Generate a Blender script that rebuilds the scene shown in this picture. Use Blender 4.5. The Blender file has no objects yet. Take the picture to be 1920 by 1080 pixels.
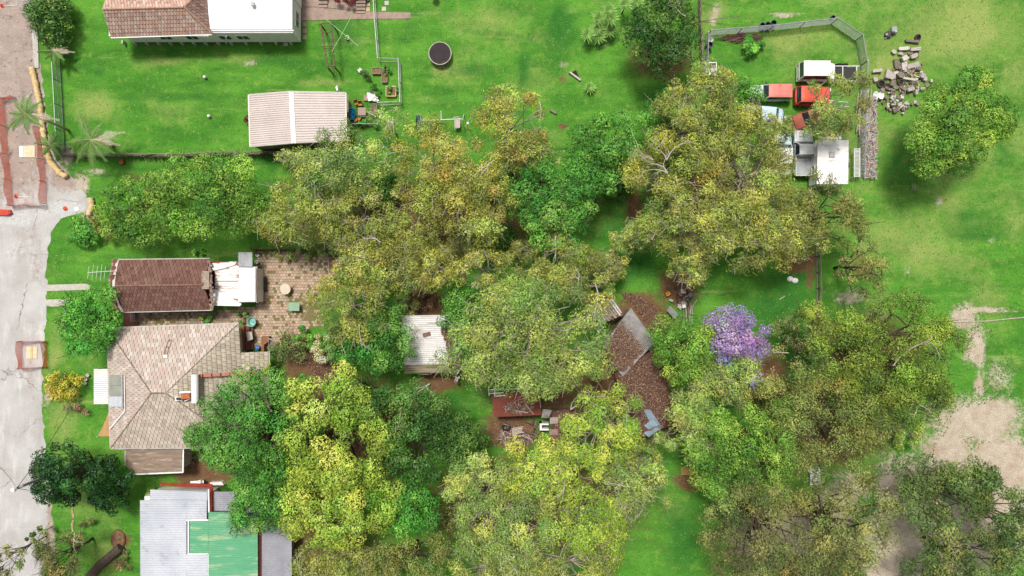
import bpy, math, random
import numpy as np
from mathutils import Vector, Matrix
R = math.radians
rnd = random.Random(7)
SC = bpy.context.scene
COL = SC.collection

# ------------------------------------------------------------------ camera, sky, sun, exposure
H = 64.0                       # drone height; 24 mm lens on 36 mm: 96 x 54 m of ground in the frame
camd = bpy.data.cameras.new('camera'); cam = bpy.data.objects.new('camera', camd); COL.objects.link(cam)
camd.lens = 24; camd.sensor_width = 36; camd.clip_end = 3000; camd.clip_start = 0.5
cam.location = (0, 0, H); cam.rotation_euler = (0, 0, 0); SC.camera = cam
SUN_EL, SUN_AZ = 68, -20        # azimuth clockwise from +Y
world = bpy.data.worlds.new('World'); SC.world = world; world.use_nodes = True
wn = world.node_tree.nodes; wl = world.node_tree.links
sky = wn.new('ShaderNodeTexSky'); sky.sky_type = 'NISHITA'; sky.sun_disc = False
sky.sun_elevation = R(SUN_EL); sky.sun_rotation = R(SUN_AZ); sky.dust_density = 4.0; sky.ozone_density = 0.6; sky.air_density = 1.0
hs = wn.new('ShaderNodeHueSaturation'); hs.inputs['Saturation'].default_value = 0.35   # a thin overcast: nearly white sky
wl.new(sky.outputs[0], hs.inputs['Color']); wl.new(hs.outputs[0], wn['Background'].inputs[0])
wn['Background'].inputs[1].default_value = 0.09
sd = bpy.data.lights.new('sun', 'SUN'); sun = bpy.data.objects.new('sun', sd); COL.objects.link(sun)
sd.energy = 2.5; sd.angle = R(12); sd.color = (1.0, 0.96, 0.90)
sun.rotation_euler = (R(90 - SUN_EL), 0, R(180 - SUN_AZ)); sun.location = (20, 20, 60)
SC.view_settings.view_transform = 'Standard'; SC.view_settings.look = 'None'; SC.view_settings.gamma = 1
SC.view_settings.use_curve_mapping = False
SC.view_settings.exposure = 0.5
SC.cycles.max_bounces = 5; SC.cycles.diffuse_bounces = 2; SC.cycles.transmission_bounces = 3; SC.cycles.glossy_bounces = 2
SC.cycles.use_denoising = True

# ------------------------------------------------------------------ helpers
def P(px, py, z=0.0):
    k = .05 * (H - z) / H
    return Vector(((px - 960) * k, (540 - py) * k, z))
def W(n, z=0.0): return n * .05 * (H - z) / H
def lin(c): return c / 12.92 if c <= .04045 else ((c + .055) / 1.055) ** 2.4
def S(h, k=1.0):
    h = h.lstrip('#'); return tuple(lin(int(h[i:i+2], 16) / 255) * k for i in (0, 2, 4))

MATS = {}
def mat(name, c1, c2=None, rough=.8, scale=3.0, detail=4.0, bump=0.0, bscale=None, metal=0.0, c3=None, thr3=(.55, .7), scale3=1.0, stretch=None,
        vcol=False, objrand=0.0, spec=.3, translucent=0.0, fine=0.0):
    """procedural principled material: two noise-mixed colours, a third in patches, bump, attribute or per-object tint"""
    if name in MATS: return MATS[name]
    m = bpy.data.materials.new(name); m.use_nodes = True; MATS[name] = m
    nt = m.node_tree; N = nt.nodes; L = nt.links; b = N['Principled BSDF']
    b.inputs['Roughness'].default_value = rough; b.inputs['Metallic'].default_value = metal
    b.inputs['Specular IOR Level'].default_value = spec
    tc = N.new('ShaderNodeTexCoord'); src = tc.outputs['Object']
    mp = N.new('ShaderNodeMapping'); L.new(src, mp.inputs[0]); mp.inputs['Scale'].default_value = stretch or (1, 1, 1)
    def noise(sc, det=detail):
        n = N.new('ShaderNodeTexNoise'); n.inputs['Scale'].default_value = sc; n.inputs['Detail'].default_value = det
        n.inputs['Roughness'].default_value = .6; L.new(mp.outputs[0], n.inputs['Vector']); return n
    def mix(f, a, bb, mode='MIX'):
        x = N.new('ShaderNodeMix'); x.data_type = 'RGBA'; x.blend_type = mode
        for s, v in ((x.inputs[0], f), (x.inputs[6], a), (x.inputs[7], bb)):
            if hasattr(v, 'links'): L.new(v, s)
            elif isinstance(v, (int, float)): s.default_value = v
            else: s.default_value = (*v[:3], 1)
        return x.outputs[2]
    def ramp(sock, a, bb):
        r = N.new('ShaderNodeMapRange'); L.new(sock, r.inputs[0]); r.inputs[1].default_value = a; r.inputs[2].default_value = bb; return r.outputs[0]
    c2 = c2 or tuple(x * .8 for x in c1)
    n1 = noise(scale); col = mix(ramp(n1.outputs['Fac'], .3, .7), c1, c2)
    if vcol:
        at = N.new('ShaderNodeAttribute'); at.attribute_name = 'col'
        col = mix(1.0, at.outputs['Color'], col, 'MULTIPLY')
    if c3:
        n3 = noise(scale3, 6); col = mix(ramp(n3.outputs['Fac'], *thr3), col, c3)
    if objrand:
        oi = N.new('ShaderNodeObjectInfo'); r = N.new('ShaderNodeMapRange'); L.new(oi.outputs['Random'], r.inputs[0])
        r.inputs[3].default_value = 1 - objrand; r.inputs[4].default_value = 1 + objrand * .6
        v = N.new('ShaderNodeVectorMath'); v.operation = 'SCALE'; L.new(col, v.inputs[0]); L.new(r.outputs[0], v.inputs['Scale']); col = v.outputs[0]
    if fine:
        nf = noise(scale * 9, 3); r = N.new('ShaderNodeMapRange'); L.new(nf.outputs['Fac'], r.inputs[0]); r.inputs[1].default_value = .25; r.inputs[2].default_value = .75
        r.inputs[3].default_value = 1 - fine; r.inputs[4].default_value = 1 + fine
        v = N.new('ShaderNodeVectorMath'); v.operation = 'SCALE'; L.new(col, v.inputs[0]); L.new(r.outputs[0], v.inputs['Scale']); col = v.outputs[0]
    L.new(col, b.inputs['Base Color'])
    if bump:
        nb = noise(bscale or scale * 4, 6); bp = N.new('ShaderNodeBump'); bp.inputs['Strength'].default_value = bump; bp.inputs['Distance'].default_value = .05
        L.new(nb.outputs['Fac'], bp.inputs['Height']); L.new(bp.outputs[0], b.inputs['Normal'])
    if translucent:
        t = N.new('ShaderNodeBsdfTranslucent'); L.new(col, t.inputs['Color'])
        ms = N.new('ShaderNodeMixShader'); ms.inputs[0].default_value = translucent
        L.new(b.outputs[0], ms.inputs[1]); L.new(t.outputs[0], ms.inputs[2]); L.new(ms.outputs[0], N['Material Output'].inputs[0])
    return m

class MB:
    """collects shapes; obj() links them as one mesh object"""
    def __init__(s): s.v = []; s.f = []; s.c = []
    def add(s, vs, fs, col=None):
        o = len(s.v); s.v += [tuple(p) for p in vs]; s.f += [tuple(i + o for i in f) for f in fs]
        if col is not None or s.c:
            while len(s.c) < o: s.c.append((1, 1, 1))
            s.c += [col or (1, 1, 1)] * len(vs)
        return s
    def box(s, c, d, rz=0, M=None, col=None, bev=0):
        x, y, z = d[0] / 2, d[1] / 2, d[2] / 2
        if bev:
            b = bev; vs = []
            for zz, i in ((-z, 0), (z - b, 0), (z, b)):
                vs += [Vector((-x + i, -y + i, zz)), Vector((x - i, -y + i, zz)), Vector((x - i, y - i, zz)), Vector((-x + i, y - i, zz))]
            fs = [(3, 2, 1, 0), (8, 9, 10, 11)]
            for k in (0, 4):
                for j in range(4): fs.append((k + j, k + (j + 1) % 4, k + 4 + (j + 1) % 4, k + 4 + j))
        else:
            vs = [Vector((sx * x, sy * y, sz * z)) for sz in (-1, 1) for sx, sy in ((-1, -1), (1, -1), (1, 1), (-1, 1))]
            fs = [(3, 2, 1, 0), (4, 5, 6, 7)] + [(j, (j + 1) % 4, 4 + (j + 1) % 4, 4 + j) for j in range(4)]
        T = M or Matrix.Rotation(rz, 3, 'Z')
        return s.add([T @ v + Vector(c) for v in vs], fs, col)
    def prism(s, poly, z0, z1, col=None):
        n = len(poly); A = sum(poly[i][0] * poly[(i+1) % n][1] - poly[(i+1) % n][0] * poly[i][1] for i in range(n))
        if A < 0: poly = poly[::-1]
        g = lambda z, p: z(p) if callable(z) else z
        vs = [Vector((p[0], p[1], g(z0, p))) for p in poly] + [Vector((p[0], p[1], g(z1, p))) for p in poly]
        return s.add(vs, [tuple(range(n))[::-1], tuple(range(n, 2 * n))] + [(i, (i+1) % n, n + (i+1) % n, n + i) for i in range(n)], col)
    def slab(s, pts, t=.03, col=None):
        """sheet through 3-D points (wound counter-clockwise seen from above) with thickness t downwards along its normal"""
        pts = [Vector(p) for p in pts]; n = len(pts)
        nm = Vector()
        for i in range(n): nm += pts[i].cross(pts[(i+1) % n])
        if nm.z < 0: pts = pts[::-1]; nm = -nm
        nm.normalize()
        return s.add(pts + [p - nm * t for p in pts], [tuple(range(n)), tuple(range(n, 2*n))[::-1]] + [(i, n + i, n + (i+1) % n, (i+1) % n) for i in range(n)], col)
    def tube(s, pts, r, n=6, cap=True, col=None):
        pts = [Vector(p) for p in pts]; m = len(pts); vs = []; rr = r if isinstance(r, (list, tuple)) else [r] * m
        a = None
        for i, p in enumerate(pts):
            t = (pts[min(i+1, m-1)] - pts[max(i-1, 0)])
            t = t.normalized() if t.length > 1e-9 else Vector((0, 0, 1))
            if a is None: a = t.cross(Vector((0, 0, 1)) if abs(t.z) < .9 else Vector((1, 0, 0)))
            else: a = a - t * a.dot(t)
            a = a.normalized() if a.length > 1e-9 else t.orthogonal().normalized()
            b = t.cross(a)
            vs += [p + (a * math.cos(2*math.pi*k/n) + b * math.sin(2*math.pi*k/n)) * rr[i] for k in range(n)]
        fs = [(i*n + k, i*n + (k+1) % n, (i+1)*n + (k+1) % n, (i+1)*n + k) for i in range(m-1) for k in range(n)]
        if cap: fs += [tuple(range(n))[::-1], tuple(range((m-1)*n, m*n))]
        return s.add(vs, fs, col)
    def lathe(s, c, prof, n=16, col=None, sx=1, sy=1, M=None):
        vs = []; m = len(prof); c = Vector(c)
        for r, z in prof:
            for k in range(n):
                v = Vector((r * math.cos(2*math.pi*k/n) * sx, r * math.sin(2*math.pi*k/n) * sy, z)); vs.append((M @ v if M else v) + c)
        fs = [(i*n + k, i*n + (k+1) % n, (i+1)*n + (k+1) % n, (i+1)*n + k) for i in range(m-1) for k in range(n)]
        fs += [tuple(range(n))[::-1], tuple(range((m-1)*n, m*n))]
        return s.add(vs, fs, col)
    def quad(s, a, b, c, d, col=None): return s.add([a, b, c, d], [(0, 1, 2, 3)], col)

ORG = {}
def obj(name, mb, m, parent=None, local=False, smooth=False):
    me = bpy.data.meshes.new(name)
    o0 = Vector((0, 0, 0)) if (local or parent is None) else ORG[parent.name]
    vs = [(v[0] - o0.x, v[1] - o0.y, v[2] - o0.z) for v in mb.v] if o0.length else mb.v
    me.from_pydata(vs, [], mb.f)
    if mb.c:
        while len(mb.c) < len(mb.v): mb.c.append((1, 1, 1))
        ca = me.color_attributes.new('col', 'FLOAT_COLOR', 'POINT')
        ca.data.foreach_set('color', np.array([(*c[:3], 1) for c in mb.c], dtype=np.float32).ravel())
    if m: me.materials.append(m)
    if smooth: me.polygons.foreach_set('use_smooth', [True] * len(me.polygons))
    o = bpy.data.objects.new(name, me); COL.objects.link(o)
    if parent is not None: o.parent = parent
    ORG[o.name] = o0.copy()
    return o
def tag(o, label=None, cat=None, group=None, kind=None):
    if cat and not kind: kind = 'thing'
    for k, v in (('label', label), ('category', cat), ('group', group), ('kind', kind)):
        if v: o[k] = v
    return o
def thing(name, label, cat, loc, group=None, rz=0):
    o = bpy.data.objects.new(name, None); COL.objects.link(o); o.location = loc; o.empty_display_size = .2
    o.rotation_euler = (0, 0, rz); ORG[o.name] = Vector(loc); return tag(o, label, cat, group)
def struct(name, mb, m, **k): return tag(obj(name, mb, m, **k), kind='structure')
def copy_tree(o, parent=None):
    c = o.copy(); COL.objects.link(c)
    if parent is not None: c.parent = parent
    for ch in list(o.children): copy_tree(ch, c)
    return c

_VN = {}
def vnoise(x, y, sc, seed):
    if seed not in _VN: _VN[seed] = np.random.RandomState(seed).rand(256, 256)
    g = _VN[seed]; x = x / sc + 1000.3; y = y / sc + 1000.7
    i = np.floor(x).astype(int); j = np.floor(y).astype(int); u = x - i; v = y - j; u = u*u*(3-2*u); v = v*v*(3-2*v)
    a = lambda p, q: g[p % 256, q % 256]
    return (a(i, j)*(1-u) + a(i+1, j)*u)*(1-v) + (a(i, j+1)*(1-u) + a(i+1, j+1)*u)*v
def fbm(x, y, sc, seed): return (vnoise(x, y, sc, seed) + .5*vnoise(x, y, sc/2.1, seed+1) + .25*vnoise(x, y, sc/4.3, seed+2)) / 1.75
def interp(tab, t):
    xs, ys = zip(*tab); return float(np.interp(t, xs, ys))

# ------------------------------------------------------------------ ground
def fast_mesh(name, verts, quads, m, cols=None, parent=None):
    me = bpy.data.meshes.new(name); nv = len(verts); nf = len(quads); k = quads.shape[1]
    me.vertices.add(nv); me.vertices.foreach_set('co', np.asarray(verts, np.float32).ravel())
    me.loops.add(nf * k); me.loops.foreach_set('vertex_index', quads.astype(np.int32).ravel())
    me.polygons.add(nf); me.polygons.foreach_set('loop_start', np.arange(0, nf * k, k, dtype=np.int32))
    me.update(calc_edges=True)
    if cols is not None:
        ca = me.color_attributes.new('col', 'FLOAT_COLOR', 'POINT')
        c4 = np.ones((nv, 4), np.float32); c4[:, :cols.shape[1]] = cols; ca.data.foreach_set('color', c4.ravel())
    if m: me.materials.append(m)
    o = bpy.data.objects.new(name, me); COL.objects.link(o)
    if parent is not None: o.parent = parent
    return o

def ground_material(name, road=False):
    m = bpy.data.materials.new(name); m.use_nodes = True; nt = m.node_tree; N = nt.nodes; L = nt.links; b = N['Principled BSDF']
    b.inputs['Roughness'].default_value = .95; b.inputs['Specular IOR Level'].default_value = .12
    tc = N.new('ShaderNodeTexCoord')
    def noise(sc, det=5, stretch=None, rough=.6):
        n = N.new('ShaderNodeTexNoise'); n.inputs['Scale'].default_value = sc; n.inputs['Detail'].default_value = det; n.inputs['Roughness'].default_value = rough
        if stretch:
            mp = N.new('ShaderNodeMapping'); mp.inputs['Scale'].default_value = stretch; L.new(tc.outputs['Object'], mp.inputs[0]); L.new(mp.outputs[0], n.inputs['Vector'])
        else: L.new(tc.outputs['Object'], n.inputs['Vector'])
        return n.outputs['Fac']
    def rmp(s, a, bb, c=0., d=1.):
        r = N.new('ShaderNodeMapRange'); L.new(s, r.inputs[0])
        for i, v in enumerate((a, bb, c, d)): r.inputs[i+1].default_value = v
        return r.outputs[0]
    def mix(f, a, bb):
        x = N.new('ShaderNodeMix'); x.data_type = 'RGBA'
        for s, v in ((x.inputs[0], f), (x.inputs[6], a), (x.inputs[7], bb)):
            if hasattr(v, 'links'): L.new(v, s)
            elif isinstance(v, (int, float)): s.default_value = v
            else: s.default_value = (*v[:3], 1)
        return x.outputs[2]
    def math_(op, a, bb):
        x = N.new('ShaderNodeMath'); x.operation = op
        for s, v in zip(x.inputs, (a, bb)):
            if hasattr(v, 'links'): L.new(v, s)
            else: s.default_value = v
        return x.outputs[0]
    at = N.new('ShaderNodeAttribute'); at.attribute_name = 'col'; sp = N.new('ShaderNodeSeparateColor'); L.new(at.outputs['Color'], sp.inputs[0])
    edge = rmp(noise(2.2, 8, rough=.75), .25, .75, -.45, .45)
    msk = lambda s, lo=.34, hi=.72: rmp(math_('ADD', s, edge), lo, hi)
    if not road:
        g = mix(rmp(noise(.16, 4), .36, .64), GR1, GR2)
        g = mix(rmp(noise(.55, 5, (.35, 1.2, 1)), .42, .7), g, GR3)
        g = mix(rmp(noise(.9, 6, rough=.7), .54, .74), g, GR4); g = mix(rmp(noise(2.4, 6, rough=.75), .56, .74), g, S('#2f6a26', .62)); g = mix(rmp(noise(.33, 7, (.25, 1.6, 1), .7), .58, .74), g, S('#98b060', .74))
        fine = rmp(noise(9, 4, rough=.8), .3, .7, .62, 1.38)
        g = mix(rmp(math_('ADD', sp.outputs[2], rmp(noise(1.5, 7, rough=.75), .3, .7, -.32, .22)), .12, .95, 0, 1), g, mix(rmp(noise(3.2, 5), .3, .7), DRY1, DRY2))
        g = mix(rmp(math_('ADD', at.outputs['Alpha'], rmp(noise(1.1, 7, rough=.7), .3, .7, -.3, .25)), .15, 1.0, 0, .9), g, mix(rmp(noise(2.2, 6), .3, .7), S('#2f6f28', .62), S('#448634', .66)))  # alpha mask: darker lush grass plus painted tree shade
        dirt = mix(rmp(noise(1.3, 7), .3, .7), DIRT1, DIRT2)
        dirt = mix(rmp(noise(.5, 7, (1, 1, 1), .7), .52, .74), dirt, S('#b2937e', .8)); dirt = mix(rmp(noise(1.6, 6, (3, .5, 1)), .6, .8), dirt, S('#a08a78', .75)); dirt = mix(rmp(noise(11, 3), .6, .7), dirt, S('#7c6a5a', .65))
        lit = mix(rmp(noise(2.5, 6), .3, .7), LIT1, LIT2)
        lit = mix(rmp(noise(14, 3), .6, .66), lit, S('#a08a70', .7))
        c = mix(msk(sp.outputs[1]), g, lit); c = mix(msk(sp.outputs[0]), c, dirt)
    else:
        a = mix(rmp(noise(.35, 6), .3, .7), ROAD1, ROAD2)
        a = mix(rmp(noise(1.1, 7, (1, .35, 1)), .52, .75), a, ROAD3)
        d = mix(rmp(noise(.8, 7, rough=.7), .3, .7), RD1, RD2)
        d = mix(rmp(noise(6, 5), .58, .70), d, S('#d8c7b2', .8)); d = mix(rmp(noise(2.1, 6), .58, .72), d, S('#6a5a52', .7))
        c = mix(msk(sp.outputs[0], .35, .75), a, d); c = mix(msk(sp.outputs[1]), c, mix(rmp(noise(5, 5), .3, .7), S('#d9d9d6', .8), S('#b4b3b0', .8)))
        vo = N.new('ShaderNodeTexVoronoi'); vo.feature = 'DISTANCE_TO_EDGE'; vo.inputs['Scale'].default_value = .22
        wv = N.new('ShaderNodeVectorMath'); wv.operation = 'ADD'; nz = N.new('ShaderNodeTexNoise'); nz.inputs['Scale'].default_value = 1.5; nz.inputs['Detail'].default_value = 6
        L.new(tc.outputs['Object'], nz.inputs['Vector']); L.new(nz.outputs['Color'], wv.inputs[1]); L.new(tc.outputs['Object'], wv.inputs[0]); L.new(wv.outputs[0], vo.inputs['Vector'])
        cr = math_('MULTIPLY', rmp(vo.outputs['Distance'], .004, .012, 1, 0), rmp(noise(.25, 3), .45, .6))
        c = mix(cr, c, S('#8a847e', .7)); c = mix(rmp(noise(.5, 6, (2.2, .22, 1), .65), .56, .8, 0, .6), c, S('#a39c96', .76)); c = mix(rmp(noise(3, 6), .66, .74, 0, .6), c, S('#8e857e', .7))
        fine = rmp(noise(13, 4, rough=.8), .3, .7, .8, 1.2)
    v = N.new('ShaderNodeVectorMath'); v.operation = 'SCALE'; L.new(c, v.inputs[0]); L.new(fine, v.inputs['Scale'])
    L.new(v.outputs[0], b.inputs['Base Color'])
    bp = N.new('ShaderNodeBump'); bp.inputs['Strength'].default_value = .6; bp.inputs['Distance'].default_value = .06
    L.new(noise(7, 6, rough=.8), bp.inputs['Height']); L.new(bp.outputs[0], b.inputs['Normal'])
    return m
GR1, GR2, GR3, GR4 = S('#50902e', .72), S('#69a63a', .74), S('#427e2a', .70), S('#88ac48', .76)
DRY1, DRY2 = S('#8fae50', .74), S('#a6a868', .74)
DIRT1, DIRT2 = S('#d2c6b2', .76), S('#b8a892', .74)
LIT1, LIT2 = S('#74533c', .7), S('#84684a', .74)
ROAD1, ROAD2, ROAD3 = S('#cbc9c5', .79), S('#b4b0ab', .76), S('#d8d6d3', .8)
RD1, RD2 = S('#baa89c', .78), S('#a09086', .74)

def blobs(X, Y, lst):
    out = np.zeros_like(X); wx = (fbm(X, Y, 40, 5) - .5) * 30; wy = (fbm(X, Y, 40, 15) - .5) * 30
    for (cx, cy, rx, ry, *a) in lst:
        k = min(1, min(rx, ry) / 20)
        d = np.sqrt(((X + wx*k - cx) / rx)**2 + ((Y + wy*k - cy) / ry)**2)
        out = np.maximum(out, np.clip(1.35 - d, 0, 1) * (a[0] if a else 1))
    return out
xs = np.concatenate([[-16000, -4000, -900, -420], np.arange(-60, 1981, 6.), [2340, 2800, 6000, 18000]])
ys = np.concatenate([[-16000, -4000, -900, -330], np.arange(-40, 1121, 6.), [1400, 2000, 5000, 17000]])
GX, GY = np.meshgrid(xs, ys)
dirt = blobs(GX, GY, [(1835, 790, 95, 60), (1880, 870, 95, 75), (1775, 850, 60, 70), (1665, 930, 32, 80), (1650, 1060, 45, 70), (1700, 880, 40, 30, .8), (1808, 595, 26, 30), (1828, 650, 20, 50),
    (1852, 582, 62, 5), (1715, 350, 9, 9, .55), (1760, 375, 11, 13, .6), (1700, 505, 9, 12, .6), (1860, 450, 10, 8, .5), (1835, 720, 14, 30, .8), (1580, 970, 30, 22, .8), (1420, 1000, 30, 25, .8),
    (1545, 940, 20, 20, .7), (150, 345, 22, 22), (128, 290, 14, 22), (170, 400, 16, 14), (100, 330, 30, 40), (180, 322, 26, 6, .9), (1470, 27, 40, 7, .75), (1340, 30, 12, 25, .7), (470, 118, 26, 9, .55),
    (700, 178, 12, 5, .8), (1055, 120, 14, 10, .5), (1870, 700, 30, 40, .6), (1760, 775, 30, 30, .8), (1590, 560, 40, 25, .6), (1640, 590, 30, 20, .6), (92, 950, 8, 80, .8), (97, 1010, 9, 50), (90, 740, 8, 30, .8), (60, 700, 20, 300, .9), (1760, 1010, 170, 90), (1470, 1010, 130, 70, .78), (1900, 960, 80, 80), (1590, 920, 50, 40, .75)])
litter_mask = blobs(GX, GY, [(1495, 490, 42, 24), (1440, 700, 40, 55, .9), (1470, 760, 40, 50, .9), (800, 570, 50, 40), (590, 690, 70, 45), (1270, 540, 45, 40), (1200, 590, 70, 45), (960, 800, 55, 55),
    (1185, 400, 28, 60, .85), (1055, 237, 12, 8), (1300, 900, 40, 30, .9), (385, 880, 70, 40), (1040, 720, 60, 60), (820, 712, 60, 22), (1160, 740, 120, 120, .9), (1380, 660, 40, 40, .9),
    (640, 800, 200, 120, .9), (1000, 950, 260, 120, .8), (860, 400, 330, 90, .75), (1330, 360, 150, 120, .75), (1550, 800, 160, 120, .8), (1480, 1010, 170, 120, .75), (1640, 660, 140, 90, .75),
    (610, 1030, 120, 80, .9), (225, 1012, 16, 18), (530, 420, 30, 20, .6), (1385, 72, 30, 8, .8), (1520, 500, 12, 60, .8), (1290, 180, 30, 20, .6), (1055, 150, 10, 8, .7), (1700, 300, 5, 4), (260, 330, 50, 10, .6),
    (1240, 110, 70, 50, .9), (1620, 500, 40, 40, .6)])
dry = np.clip(blobs(GX, GY, [(300, 120, 60, 14, .8), (455, 110, 50, 12, .9), (620, 155, 60, 10, .8), (180, 190, 40, 30, .7), (330, 210, 60, 40, .5), (900, 40, 60, 40, .6), (840, 120, 35, 20, .6), (1000, 150, 60, 40, .55),
    (1500, 70, 90, 25, .5), (1800, 60, 120, 60, .6), (1720, 460, 90, 60, .55), (1850, 600, 60, 60, .5), (160, 940, 50, 60, .6), (200, 1040, 40, 40, .7), (120, 780, 30, 60, .8), (105, 650, 20, 80, .7), (200, 980, 40, 70, .5), (1330, 40, 40, 40, .6), (1660, 120, 60, 80, .5), (1270, 960, 40, 40, .5), (560, 530, 60, 60, .7)]) * .75
    + np.clip((fbm(GX, GY, 60, 31) - .52) * 1.3, 0, .4) + np.clip((GX - 1320) / 900, 0, .3) * np.clip((560 - GY) / 150, 0, 1), 0, 1)
lush_shade = blobs(GX, GY, [(1045, 50, 30, 70), (985, 130, 16, 50), (640, 60, 40, 40, .8), (520, 115, 90, 16, .8), (1700, 300, 40, 70, .8), (330, 180, 140, 10, .8), (1450, 580, 70, 60), (1480, 530, 45, 90), (1280, 1010, 45, 70), (830, 760, 70, 40), (1180, 500, 60, 34),
    (1820, 420, 70, 40, .7), (170, 130, 50, 14, .7), (900, 130, 60, 14, .6), (860, 200, 60, 14, .6), (760, 60, 22, 40, .6), (1410, 120, 70, 20, .6), (1880, 250, 30, 90, .7), (1240, 190, 60, 20, .6), (330, 330, 120, 14, .8), (520, 300, 40, 20), (230, 500, 60, 16, .7), (1490, 660, 40, 80), (1400, 500, 40, 30), (1640, 60, 16, 60, .5), (620, 120, 60, 12, .6), (1150, 420, 30, 50, .8)])  # lush grass patches, and tree shade painted into the lawn colour
gv = np.stack([(GX - 960) * .05, (540 - GY) * .05, np.zeros_like(GX)], -1).reshape(-1, 3)
ny, nx = GX.shape; ii = np.arange(ny*nx).reshape(ny, nx)
gq = np.stack([ii[1:, :-1], ii[1:, 1:], ii[:-1, 1:], ii[:-1, :-1]], -1).reshape(-1, 4)
gm = ground_material('lawn and soil')
tag(fast_mesh('ground', gv, gq, gm, np.stack([dirt, litter_mask, dry, lush_shade], -1).reshape(-1, 4)), kind='structure')

# road with ragged gravel edge, kept as its own sheet
EDGE = [(-400, 58), (0, 62), (90, 71), (130, 76), (200, 84), (260, 92), (300, 106), (325, 128), (345, 146), (365, 160), (385, 168), (398, 160), (408, 118), (430, 98), (470, 89), (600, 86), (690, 80), (760, 80), (850, 86), (920, 96), (1000, 94), (1040, 84), (1080, 78), (1500, 70)]
yy = np.concatenate([[-16000, -3000, -400], np.arange(-40, 1121, 5.), [1500, 4000, 17000]])
tt = np.concatenate([[-420, -300, -200, -100], np.linspace(-40, 0, 4)[:-1]])
ex = np.array([interp(EDGE, y) for y in yy]) + (vnoise(yy, yy*0, 9, 3) - .5) * 7 + (vnoise(yy, yy*0, 3, 8) - .5) * 3
RX = np.concatenate([np.repeat(tt[None], len(yy), 0), np.linspace(0, 1, 22)[None] * ex[:, None]], 1); RY = np.repeat(yy[:, None], RX.shape[1], 1)
rv = np.stack([(RX - 960) * .05, (540 - RY) * .05, np.full_like(RX, .006)], -1).reshape(-1, 3)
ny, nx = RX.shape; ii = np.arange(ny*nx).reshape(ny, nx)
rq = np.stack([ii[1:, :-1], ii[1:, 1:], ii[:-1, 1:], ii[:-1, :-1]], -1).reshape(-1, 4)
rd = blobs(RX, RY, [(40, 100, 90, 140), (20, 260, 110, 140), (120, 330, 40, 40), (50, 440, 40, 30, .45), (70, 500, 16, 60, .5), (0, 40, 60, 80), (30, 470, 40, 30, .45), (95, 980, 8, 90), (60, 700, 12, 80, .5)])
rp = blobs(RX, RY, [(60, 402, 80, 12), (120, 390, 45, 12), (20, 412, 50, 14), (66, 60, 6, 70), (72, 110, 5, 20)])
tag(fast_mesh('road', rv, rq, ground_material('weathered road', True), np.stack([rd, rp], -1).reshape(-1, 2)), kind='structure')
# ------------------------------------------------------------------ paving, paths, kerb
conc = mat('pinkish concrete', S('#b39a8c', .8), S('#9c8678', .75), scale=2.5, bump=.3, fine=.12, c3=S('#7e7068', .7), scale3=.7)
pale_conc = mat('pale concrete', S('#cfc9bd', .8), S('#b5aea2', .8), scale=3, bump=.3, fine=.1)
timber = mat('grey weathered timber', S('#a89888', .75), S('#85786c', .7), scale=4, stretch=(1, 6, 1), bump=.3, objrand=.2)
brownwood = mat('brown timber', S('#8a6a50', .75), S('#6b503c', .7), scale=4, bump=.3, objrand=.2)
def sheet(name, pts, h, m, **k):
    b = MB(); b.prism([P(*p)[:2] for p in pts], -.03, h); return struct(name, b, m, **k)
path = sheet('concrete_path', [(552, 14), (600, 14), (672, 22), (770, 24), (770, 35), (690, 36), (552, 39)], .05, conc)
sheet('patio', [(552, -40), (690, -40), (690, 13), (672, 21), (600, 13), (552, 13)], .045, conc)
sheet('driveway_strip', [(86, 534), (162, 532), (170, 536), (168, 543), (86, 546)], .04, pale_conc)
sheet('driveway_strip', [(86, 562), (132, 560), (132, 572), (98, 575), (86, 573)], .04, pale_conc)
sheet('kerb', [(57, -60), (66, -60), (72, 60), (74, 128), (67, 128), (62, 50)], .11, pale_conc)
edging = thing('stone_edging', 'thin line of pale edging stones across the front lawn below the conifer', 'edging', P(137, 975))
em = mat('pale edging stone', S('#c8b48e', .8), S('#a8946e', .75), scale=5, objrand=.2)
# brick paved courtyard: bed + many small pavers
pave_poly = [(482, 474), (560, 474), (624, 480), (628, 520), (604, 530), (592, 560), (602, 590), (608, 612), (585, 615), (500, 655), (455, 655), (455, 612), (262, 612), (262, 585), (400, 584), (482, 574)]
def inpoly(x, y, poly):
    c = False; n = len(poly)
    for i in range(n):
        x0, y0 = poly[i]; x1, y1 = poly[(i+1) % n]
        if (y0 > y) != (y1 > y) and x < (x1-x0) * (y-y0) / (y1-y0) + x0: c = not c
    return c
court = sheet('courtyard_paving', pave_poly, .015, mat('mossy brown joint sand', S('#8a7850', .72), S('#7c7a48', .7), scale=2, bump=.4))
b = MB(); pw = 5.2
for iy in range(36):
    for ix in range(76):
        x = 262 + ix * pw + (pw/2 if iy % 2 else 0); y = 474 + iy * pw
        if not inpoly(x, y, pave_poly): continue
        wear = fbm(np.array([x]), np.array([y]), 40, 77)[0]
        if rnd.random() < .10 + max(0, wear - .55) * 3.0: continue
        c = P(x, y); t = rnd.uniform(.86, 1.1); g = rnd.random()
        col = [(.52*t, .36*t, .26*t), (.55*t, .41*t, .31*t), (.46*t, .31*t, .22*t), (.43*t, .36*t, .27*t)][int(g*3.4)]
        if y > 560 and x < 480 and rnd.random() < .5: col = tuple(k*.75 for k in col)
        b.box((c.x, c.y, .02 + rnd.uniform(-.006, .006)), (.235, .225, .05), rnd.uniform(-.03, .03), col=col)
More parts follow.
